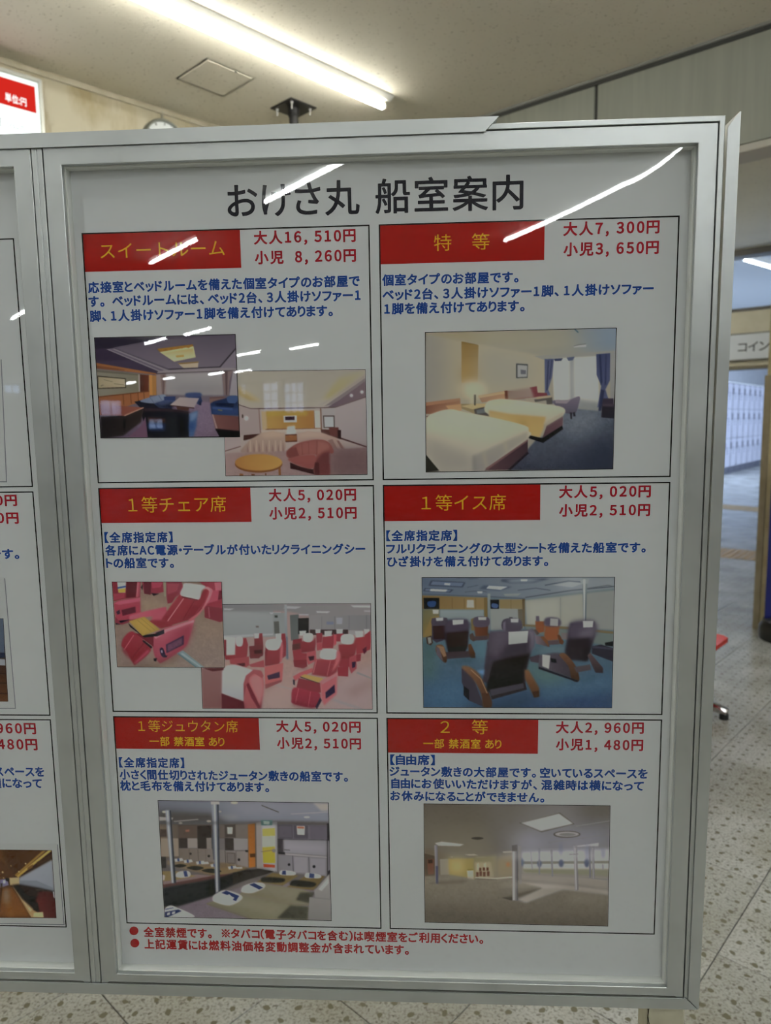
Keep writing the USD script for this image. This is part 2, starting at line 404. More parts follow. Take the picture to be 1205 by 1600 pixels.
# ------------------------------------------------------------------ ceiling lamps
def make_lamp(L, label, loc, rz, group=None, light=TUBELIGHT):
    t = empty('fluorescent_lamp', label, 'ceiling lamp', loc, rz, group)
    prof = Polygon([(-.056, 0), (.056, 0), (.056, -.006), (.030, -.026), (-.030, -.026), (-.056, -.006)])
    h = slab(prof, -L / 2 - .04, L / 2 + .04)
    put('housing', h, WHITE, t)
    ps = [cyl(.0165, (0, -L / 2, -.054), (0, L / 2, -.054), 20)]
    put('tube', ps[0], light, t, smooth=40)
    for sgn in (-1, 1):
        y = sgn * (L / 2 + .012)
        sk = cat_([cham(-.013, .013, y - .008, y + .008, -.070, -.020, .003), cyl(.017, (0, y - .006, -.054), (0, y + .006, -.054), 20)])
        put('lamp_socket', sk, WHITE, t)
    return t


AZ = 41.0
uA, vA = V(math.sin(rad(AZ)), math.cos(rad(AZ))), V(math.cos(rad(AZ)), -math.sin(rad(AZ)))


def lamp_at(u, v, label, L=1.25, group=None):
    p = (*(u * uA + v * vA), CEIL)
    if L == 1.25 and lamp_at.first is not None:
        return copy(lamp_at.first, p, -AZ, label, group=group)
    t = make_lamp(L, label, p, -AZ, group)
    if L == 1.25:
        lamp_at.first = t
    return t


lamp_at.first = None
make_lamp(2.42, 'long bare fluorescent lamp on the ceiling above the notice board', (-.597, 2.533, CEIL), -AZ, light=WARMTUBE)
lamp_at(-3.16, 5.42, 'long tube lamp mirrored as the curved streak at the top right of the acrylic', 2.42)
TL = 'white tube lamp of the hall, mirrored '
for u, v, where in ((-3.78, 2.72, 'as the streak across the title'), (-6.45, 2.75, 'as the streak across the first red heading'), (-12.25, 5.54, 'just above the lounge photograph'),
                    (-14.1, 5.41, 'on the top edge of the lounge photograph'), (-13.5, 8.7, 'in the blank paper above the bedroom photograph'), (-15.6, 8.35, 'in the blank paper right of the lounge photograph'),
                    (-20.9, 10.9, 'on the top left corner of the bedroom photograph'), (-22.3, 10.6, 'by the right curtain of the lounge photograph'), (-25.4, 10.1, 'by the left curtain of the lounge photograph'),
                    (-28.7, 9.8, 'beside the scroll in the lounge photograph'), (-11.67, 2.34, 'at the edge of the left poster')):
    lamp_at(u, v, TL + where)
for u, v in ((-1.0, 2.72), (-.3, 5.42), (-1.0, .02), (-3.7, .02), (-6.4, .02), (-3.8, -2.6), (1.6, 5.4), (1.5, 2.72), (1.6, .1), (3.0, 2.72), (4.3, 5.4)):
    lamp_at(u, v, 'white tube lamp on the hall ceiling beside or behind the viewer, outside the picture', group='hall lamps outside the picture')
for p in ((1.95, 6.2), (2.35, 6.9), (4.6, 5.0), (5.2, 2.9)):
    copy(lamp_at.first, (*p, CEIL), -AZ, 'white tube lamp on the ceiling behind the bulkhead, out of sight', group='lamps hidden behind the bulkhead')
mk = V(6.31, 12.40) - V(5.994, 12.112)
make_lamp(1.25, 'tube lamp of the locker hall, seen through the transom at the right', (6.42, 12.50, CEIL2), -math.degrees(math.atan2(mk[0], mk[1])), light=DIMTUBE)
for p in ((12.4, 15.0), (7.0, 17.2)):
    copy(lamp_at.first, (*p, CEIL2), -AZ, 'tube lamp of the locker hall, out of sight behind the wall', group='lamps hidden in the locker hall')

# ------------------------------------------------------------------ on the ceiling
hc = V(-.587, 2.177) * 1.85 + V(.40321, -.86496)
t = empty('access_hatch', 'square inspection hatch with a thin grey frame in the speckled ceiling', 'ceiling hatch', (*hc, CEIL), -40.5)
GREYF = plain('hatch_frame', (.20, .20, .17), .5, .3)
a = .152
put('hatch_frame', slab(Polygon([(-a, -a), (a, -a), (a, a), (-a, a)]).difference(Polygon([(-a + .010, -a + .010), (a - .010, -a + .010), (a - .010, a - .010), (-a + .010, a - .010)])), 0, .005).apply_transform(trimesh.transformations.rotation_matrix(math.pi / 2, [1, 0, 0])), GREYF, t)
put('hatch_panel', box(-a + .013, a - .013, -a + .013, a - .013, -.003, .002), CEILING, t)
put('latch', cyl(.006, (a - .006, .03, -.007), (a - .006, .03, 0), 12), GREYF, t)

pc = V(-.330, 3.548)
t = empty('ceiling_bracket', 'black square ceiling plate with a thick pipe hanging from it', 'bracket', (*pc, CEIL), -41)
put('plate', cham(-.096, .096, -.096, .096, -.008, 0, .002), BLACK, t)
put('pole', cyl(.027, (0, 0, -.75), (0, 0, -.006), 28), BLACK, t, smooth=40)
put('collar', cyl(.032, (0, 0, -.05), (0, 0, -.008), 28), BLACK, t, smooth=40)
for x, y in ((-.068, -.068), (.068, -.068), (.068, .068), (-.068, .068)):
    put('bolt', cat_([cyl(.0085, (x, y, -.016), (x, y, -.008), 6), cyl(.0045, (x, y, -.046), (x, y, -.016), 10)]), SCREW, t)
put('head', cham(-.06, .06, -.05, .05, -.82, -.74, .006), BLACK, t)

# ------------------------------------------------------------------ on the left wall
rzL = math.degrees(math.atan2(dL[1], dL[0]))


def wall_pt(x, y):
    return float((V(x, y) - CORNER) @ dL)


RED_LIT = glow('lit_red_film', (.86, .030, .020), SIGN * .62)
WHITE_LIT = glow('lit_white_film', (.93, 1.0, .96), SIGN)
GREY_LIT = glow('lit_grey_print', (.62, .66, .66), SIGN * .8)
TEXT_LIT = glow('lit_text_white', (1, .95, .92), SIGN * .95)
ALUF = plain('sign_frame', (.50, .51, .47), .38, .5)
SIGN_S = -2.061                  # right end of the fare board along the wall, toward the corner
W_, H_, D_ = 2.4, .95, .09
fare = empty('fare_board', 'backlit fare board with a red heading and aluminium frame on the left wall', 'sign', (*(CORNER + SIGN_S * dL), 0), rzL)
# local frame: x along the wall toward the corner, y = -depth out of the wall
z1 = 3.215
put('casing', cham(-W_, 0, -D_, 0, z1 - H_, z1, .004), ALUF, fare)
put('lit_face', box(-W_ + .018, -.020, -D_ - .002, -D_ + .001, z1 - H_ + .02, z1 - .022), WHITE_LIT, fare)
put('rim', slab(sbox(-W_, z1 - H_, 0, z1).difference(sbox(-W_ + .016, z1 - H_ + .016, -.016, z1 - .016)), -D_ - .006, -D_ + .001), ALUF, fare)
put('red_band', box(-W_ + .05, -.036, -D_ - .0035, -D_ - .001, z1 - .171, z1 - .044), RED_LIT, fare)
put('rule', box(-W_ + .05, -.030, -D_ - .0030, -D_ - .001, z1 - .2420, z1 - .2400), GREY_LIT, fare)

t = empty('wall_clock', 'round white wall clock in a grey rim, its top showing above the board', 'clock', (*(CORNER + wall_pt(-1.104, 3.500) * dL), 3.099), rzL)
R = .136
put('rim', lathe([(R - .017, .0), (R, .0), (R, .036), (R - .007, .045), (R - .015, .042), (R - .017, .030)], 64).apply_transform(trimesh.transformations.rotation_matrix(math.pi / 2, [1, 0, 0])), plain('clock_rim', (.26, .27, .24), .35, .6), t, smooth=35)
put('dial', cyl(R - .015, (0, 0, 0), (0, -.030, 0), 64), plain('clock_dial', (.74, .78, .78), .5), t, smooth=35)
for k in range(12):
    g = k * math.pi / 6
    p, q = V(math.sin(g), 0, math.cos(g)) * (R - .032), V(math.sin(g), 0, math.cos(g)) * (R - .020)
    put('hour_mark', cyl(.003, p + V(0, -.031, 0), q + V(0, -.031, 0), 6), BLACK, t)
for g, L, w in ((1.9, .065, .004), (4.2, .095, .003)):
    put('hand', cyl(w, (0, -.034, 0), (math.sin(g) * L, -.034, math.cos(g) * L), 8), BLACK, t)
t = empty('wall_conduit', 'thin grey cable duct from the ceiling down to the wall clock', 'cable duct', (*(CORNER + (wall_pt(-1.104, 3.500)) * dL), 0), rzL)
put('duct', cham(-.006, .006, -.012, 0, 3.23, CEIL - .03, .002), plain('duct_grey', (.34, .33, .27), .5), t)
put('clip', cham(-.009, .009, -.014, 0, 3.275, 3.283, .001), plain('duct_clip', (.42, .40, .33), .5), t)

# ------------------------------------------------------------------ coin lockers and their sign
LOCK_A, LOCK_B = V(8.17, 17.858), V(10.644, 21.202)
eK = (LOCK_B - LOCK_A) / np.linalg.norm(LOCK_B - LOCK_A)
rzK = math.degrees(math.atan2(eK[1], eK[0]))
LK = mottled('locker_enamel', (.40, .39, .42), (.46, .45, .48), 3, .3)
LKD = plain('locker_gap', (.05, .05, .06), .5)
LKL = plain('locker_label', (.10, .10, .13), .5)
LKB = plain('locker_plinth', (.07, .07, .085), .4)
wK, hK, dK = .60, 2.36, .5
GK = 'coin lockers in the hall beyond the opening'


def make_locker(loc, label):
    t = empty('coin_locker', label, 'coin locker', loc, rzK, GK)
    put('carcass', box(0, wK, .02, dK, .16, hK), LKD, t)
    put('plinth', box(.005, wK - .005, .03, dK, 0, .16), LKB, t)
    for (za, zb) in ((.18, .92), (.93, 1.68), (1.69, 2.34)):
        d = put('door', cham(.075, wK - .012, 0, .02, za, zb, .004), LK, t)
        put('key_lock', cham(.012, .066, -.015, .02, zb - .28, zb - .10, .006), LKD, str(d.GetPath()))
        put('number_plate', cat_([box(.2, .38, -.003, 0, zb - .26, zb - .235), box(.2, .38, -.003, 0, zb - .33, zb - .305), box(.22, .36, -.003, 0, zb - .40, zb - .38)]), LKL, str(d.GetPath()))
    put('top_panel', cham(0, wK, 0, dK, hK, hK + .02, .004), WHITE, t)
    return t


names = ['nearest', 'second nearest', 'third', 'fourth', 'fifth', 'sixth', 'seventh']
first = None
for k in range(7):
    p = LOCK_A + eK * (k * (wK + .004) + .02)
    lab = f'grey coin locker column, {names[k]} of the row seen through the opening'
    if first is None:
        first = make_locker((*p, 0), lab)
    else:
        copy(first, (*p, 0), rzK, lab)

# ------------------------------------------------------------------ tactile paving
TACT = mottled('tactile_tile', (.36, .235, .10), (.44, .30, .14), 12, .5)


def tactile(a, b, w, label, n, k0):
    a, b = V(*a), V(*b)
    e = (b - a) / np.linalg.norm(b - a)
    t = empty('tactile_strip', label, 'tactile paving', (*a, 0), math.degrees(math.atan2(e[1], e[0])))
    for k in range(n):
        x = (k + k0) * .3
        for r in range(int(round(w / .3))):
            y = r * .3
            bits = [cham(x + .003, x + .297, y + .003, y + .297, 0, .004, .002)]
            for i in range(4):
                for j in range(4):
                    bits.append(cyl(.022, (x + .045 + i * .07, y + .045 + j * .07, .004), (x + .045 + i * .07, y + .045 + j * .07, .009), 6, .014))
            put('paver', cat_(bits), TACT, t)
    return t


tactile((3.50, 6.68), (3.80, 6.46), .6, 'yellow-brown tactile strip across the floor just before the locker hall', 5, -2)
tactile((5.24, 10.78), (5.62, 10.31), .6, 'yellow-brown tactile strip further back, in front of the lockers', 12, -4)

# ------------------------------------------------------------------ bench with red seats
REDP = plain('red_seat_plastic', (.50, .028, .018), .5, spec=.3)
bench = empty('waiting_bench', 'waiting bench with red moulded seats and chrome legs behind the board', 'bench', (1.912, 2.573, 0), 50.0)
# local x runs along the bench to its far end, y to its back


def seat_shell(x0, x1):
    n, m = 14, 10
    v, f = [], []
    for i in range(n + 1):
        a = i / n
        for j in range(m + 1):
            b = j / m * 2 - 1
            y = .004 + a * .42
            rr = .035 * (1 - min(1, min(a, 1 - a) * 9)) ** 2
            x = (x0 + x1) / 2 + b * ((x1 - x0) / 2 - rr)
            z = .405 - .022 * (1 - b ** 2) * math.sin(a * math.pi) - .012 * a
            v.append((x, y, z))
    nv = len(v)
    v += [(x, y, z - .022) for x, y, z in v]
    for i in range(n):
        for j in range(m):
            k = i * (m + 1) + j
            f += [[k, k + 1, k + m + 2], [k, k + m + 2, k + m + 1], [nv + k, nv + k + m + 2, nv + k + 1], [nv + k, nv + k + m + 1, nv + k + m + 2]]
    ring = [i * (m + 1) for i in range(n + 1)] + [n * (m + 1) + j for j in range(1, m + 1)] + [i * (m + 1) + m for i in range(n - 1, -1, -1)] + [j for j in range(m - 1, 0, -1)]
    for a, b in zip(ring, ring[1:] + ring[:1]):
        f += [[a, b, nv + b], [a, nv + b, nv + a]]
    t = trimesh.Trimesh(v, f, process=False)
    t.fix_normals()
    return t


for k in range(3):
    x1 = -.03 - k * .50
    put('seat', seat_shell(x1 - .47, x1), REDP, bench, smooth=45)
    bk = cham(x1 - .46, x1 - .01, .395, .42, .46, .76, .012)
    bk.vertices[:, 1] += (bk.vertices[:, 2] - .46) * .22
    put('backrest', bk, REDP, bench, smooth=30)
    put('back_bracket', tube([(x1 - .235, .30, .37), (x1 - .235, .40, .38), (x1 - .235, .44, .50)], .012), CHROME, bench, smooth=40)
put('beam', cham(-1.5, .0, .13, .19, .335, .383, .006), CHROME, bench)
for x in (-.075, -1.38):
    lg = put('leg', cat_([cyl(.022, (x, .16, .05), (x, .16, .35), 20), tube([(x, -.012, .036), (x, .03, .046), (x, .16, .062), (x, .32, .046), (x, .40, .035)], V(.019, .022, .026, .022, .019), 14)]), CHROME, bench, smooth=40)
    for y in (.004, .38):
        put('rubber_foot', cyl(.021, (x, y, 0), (x, y, .026), 18), RUBBER, str(lg.GetPath()))

# ------------------------------------------------------------------ blue banner stand at the right edge
BLUE = plain('blue_banner', (.006, .012, .16), .5)
ban = empty('banner_stand', 'dark blue banner stand on a round black base at the right edge', 'banner stand', (2.83, 3.80, 0), -25.5)
put('base', lathe([(0, 0), (.196, 0), (.20, .02), (.20, .075), (.175, .125), (.08, .165), (.05, .17), (0, .17)], 40), plain('black_base', (.010, .010, .011), .28), ban, smooth=30)
put('pole', cyl(.017, (0, 0, .16), (0, 0, 1.15), 18), plain('grey_pole', (.2, .2, .2), .4, .8), ban, smooth=40)
put('banner', cham(-.168, .36, -.030, -.020, .13, 1.16, .002), BLUE, ban)
put('top_bar', cyl(.012, (-.175, -.025, 1.165), (.37, -.025, 1.165), 14), plain('grey_bar', (.3, .3, .3), .4, .8), ban)
# ------------------------------------------------------------------ the notice board
Z0 = EYE_H + 0.23072              # height of the first row of panels on the poster; the poster's face is y = 0, x runs along it
OX0, OX1, OZ0, OZ1 = -.009, .711, Z0 - .955, Z0 + .0702       # the opening of the right-hand case
D = .018                          # depth from the frame's face to the poster
board = empty('notice_board', 'aluminium framed two-bay notice board standing on cream posts in the hall', 'notice board')
put('back_panel', cham(-.8195, .7405, .004, .042, OZ0 - .028, OZ1 + .029, .002), plain('board_back', (.42, .41, .36), .6), board)
SHEETBACK = plain('backing_board', (.6, .6, .58), .7)


def pane_bow(x, z, bay):
    """How far the acrylic has bent: its top right corner bellies out toward the reader."""
    if bay:
        return 0 * x
    tilt = .032 * np.clip((x - .42) / .267, 0, 1.2) ** 1.6 + .007 * np.clip((x - .64) / .047, 0, 1.3) ** 1.5
    t = np.clip((z + .15) / .15, 0, 1)
    return -tilt * np.where(z < 0, .15 * (t ** 3 - t ** 4 / 2), .075 + z)


def mitred(x0, x1, z0, z1, prof, side, inward=1):
    """One rail of a frame round the opening (x0..x1, z0..z1): prof lists (w, y), w outward from the opening's edge; its ends are mitred."""
    prof = np.asarray(prof, float)
    n = len(prof)
    w, y = prof[:, 0], prof[:, 1]
    if side == 'top':
        a, b = np.column_stack([x0 - w, y, z1 + w]), np.column_stack([x1 + w, y, z1 + w])
    elif side == 'bottom':
        a, b = np.column_stack([x0 - w, y, z0 - w]), np.column_stack([x1 + w, y, z0 - w])
    elif side == 'left':
        a, b = np.column_stack([x0 - w, y, z0 - w]), np.column_stack([x0 - w, y, z1 + w])
    else:
        a, b = np.column_stack([x1 + w, y, z0 - w]), np.column_stack([x1 + w, y, z1 + w])
    v = np.vstack([a, b])
    f = []
    for k in range(n):
        j = (k + 1) % n
        f += [[k, j, n + j], [k, n + j, n + k]]
    cap = trimesh.creation.triangulate_polygon(Polygon(prof), engine='earcut')
    idx = [int(np.argmin(np.abs(prof - p).sum(1))) for p in cap[0]]
    for t in cap[1]:
        t = [idx[q] for q in t]
        f += [t, [n + t[0], n + t[2], n + t[1]]]
    m = trimesh.Trimesh(v, f, process=False)
    m.fix_normals()
    return m


# lip, groove, face; and the narrow edge of the case outside the gap
SIDE = [(.0021, -.0002), (.0021, -.0122), (.0012, -.0134), (.0012, -D + .0004), (.0020, -D), (.0214, -D), (.0222, -D + .0008), (.0222, -.0002)]
LOW = [(.0014, -.0002), (.0014, -.0122), (.0006, -.0132), (.0006, -D + .0006), (.0012, -D), (.0118, -D), (.0125, -D + .0008), (.0125, -.0002)]
SBEAD = [(0, -.0002), (0, -.0102), (.0006, -.0112), (.0020, -.0112), (.0020, -.0002)]
LBEAD = [(0, -.0002), (0, -.0102), (.0005, -.0112), (.0013, -.0112), (.0013, -.0002)]
CASE = [(.0234, .003), (.0234, -D + .0006), (.0240, -D), (.0288, -D), (.0298, -D + .001), (.0298, .003)]
for bay in (0, 1):
    a, b = (OX0, OX1) if bay == 0 else (-.0685 - .72, -.0685)
    for sd in ('left', 'right', 'top'):
        put('frame_rail', mitred(a, b, OZ0, OZ1, SIDE, sd), ALU, board)
        put('glazing_bead', mitred(a, b, OZ0, OZ1, SBEAD, sd), BEAD, board)
        put('case_edge', mitred(a, b, OZ0 + .010, OZ1, CASE, sd), ALU, board)
        put('shadow_gap', mitred(a, b, OZ0, OZ1, [(.0222, .003), (.0222, -.008), (.0234, -.008), (.0234, .003)], sd), DARKGAP, board)
    put('frame_rail', mitred(a, b, OZ0, OZ1, LOW, 'bottom'), ALU, board)
    put('glazing_bead', mitred(a, b, OZ0, OZ1, LBEAD, 'bottom'), BEAD, board)
    n, m = 72, 96                                      # the acrylic pane, no longer quite flat
    xs, zs = np.linspace(a - .004, b + .004, n), np.linspace(OZ0 - .004, OZ1 + .004, m)
    X, Zg = np.meshgrid(xs, zs)
    Y = pane_bow(X, Zg - Z0, bay)
    front = np.column_stack([X.ravel(), -.0048 + Y.ravel(), Zg.ravel()])
    back = front + V(0, .002, 0)
    q = np.arange(n * m).reshape(m, n)
    f = np.vstack([np.column_stack([q[:-1, :-1].ravel(), q[:-1, 1:].ravel(), q[1:, 1:].ravel()]), np.column_stack([q[:-1, :-1].ravel(), q[1:, 1:].ravel(), q[1:, :-1].ravel()])])
    rim = np.concatenate([q[0], q[1:, -1], q[-1, -2::-1], q[-2:0:-1, 0]])
    r2 = np.roll(rim, -1)
    N = n * m
    fs = np.vstack([f, f[:, ::-1] + N, np.column_stack([rim, rim + N, r2 + N]), np.column_stack([rim, r2 + N, r2])])
    pm = trimesh.Trimesh(np.vstack([front, back]), fs, process=False)
    put('acrylic_pane', pm, PANE, board, smooth=40)
put('middle_gap', box(-.0397, -.0387, -D + .003, .004, OZ0 - .012, OZ1 + .022), DARKGAP, board)
put('bottom_gap', box(-.8195, .742, -D + .004, .004, OZ0 - .0135, OZ0 - .0124), DARKGAP, board)

# the trim angles that cap the case: the top one is broken off short of the corner, the right one has slipped outward
TOPX = .487
zt0, zt1 = Z0 + .0905, Z0 + .1062
tp = Polygon([(-.832, zt0), (TOPX - .010, zt0), (TOPX + .0055, zt1), (-.832, zt1)])
put('top_trim', cat_([slab(tp, -D - .0028, -D - .0012), slab(sbox(-.832, zt1 - .0015, TOPX + .004, zt1), -D - .002, .046)]), ALU, board, label='top aluminium trim, broken off before the right corner')
rx0, rx1 = .7424, .7558
zr = Z0 + .0885
rp = Polygon([(rx0 - .0035, OZ0 - .0135), (rx1 - .0033, OZ0 - .0285), (rx1, zr + .0135), (rx1 - .0012, zr + .0118), (rx1 - .004, zr + .0098), (rx0 + .003, zr + .0015), (rx0, zr - .003)])
put('right_trim', cat_([slab(rp, -D - .0026, -D - .001), slab(Polygon([(rx1 - .0045, OZ0 - .0275), (rx1 - .0033, OZ0 - .0285), (rx1, zr + .0135), (rx1 - .0012, zr + .0135)]), -D - .002, .046)]), ALU, board, label='right aluminium trim, standing off from the case')
bp_ = Polygon([(-.832, OZ0 - .0135), (.7365, OZ0 - .0135), (.7510, OZ0 - .0283), (-.832, OZ0 - .0283)])
put('bottom_trim', cat_([slab(bp_, -D - .0028, -D - .0012), slab(sbox(-.832, OZ0 - .0283, .7505, OZ0 - .0268), -D - .002, .046)]), ALU, board)
put('lower_rail', box(-.8195, .7345, -D + .001, .042, OZ0 - .0265, OZ0 - .0138), plain('rail_core', (.30, .30, .27), .5, .3), board)

LEGPAINT = mottled('cream_leg_paint', (.50, .46, .33), (.60, .57, .43), 24, .5)
RUST = plain('rust_crack', (.05, .035, .015), .8)
for x in (.698, -.838):
    lg = put('post', cham(x, x + .0505, .012, .050, .03, OZ0 - .0262, .003), LEGPAINT, board)
    if x > 0:
        rng = np.random.default_rng(5)
        zz = np.linspace(OZ0 - .0265, OZ0 - .19, 44)
        for k, x0 in ((0, .0015), (1, .0042)):
            xx = x + x0 + np.cumsum(rng.normal(0, .0005, 44)) * (1 if k else .6)
            put('rust_crack', tube(np.column_stack([xx, np.full(44, .0118), zz]), .0005, 5), RUST, str(lg.GetPath()))
        put('screw', cyl(.0022, (x + .0485, .010, OZ0 - .037), (x + .0485, .013, OZ0 - .037), 8), DARKGAP, str(lg.GetPath()))
    put('foot_plate', cham(x - .04, x + .09, -.20, .26, 0, .030, .006), LEGPAINT, board)
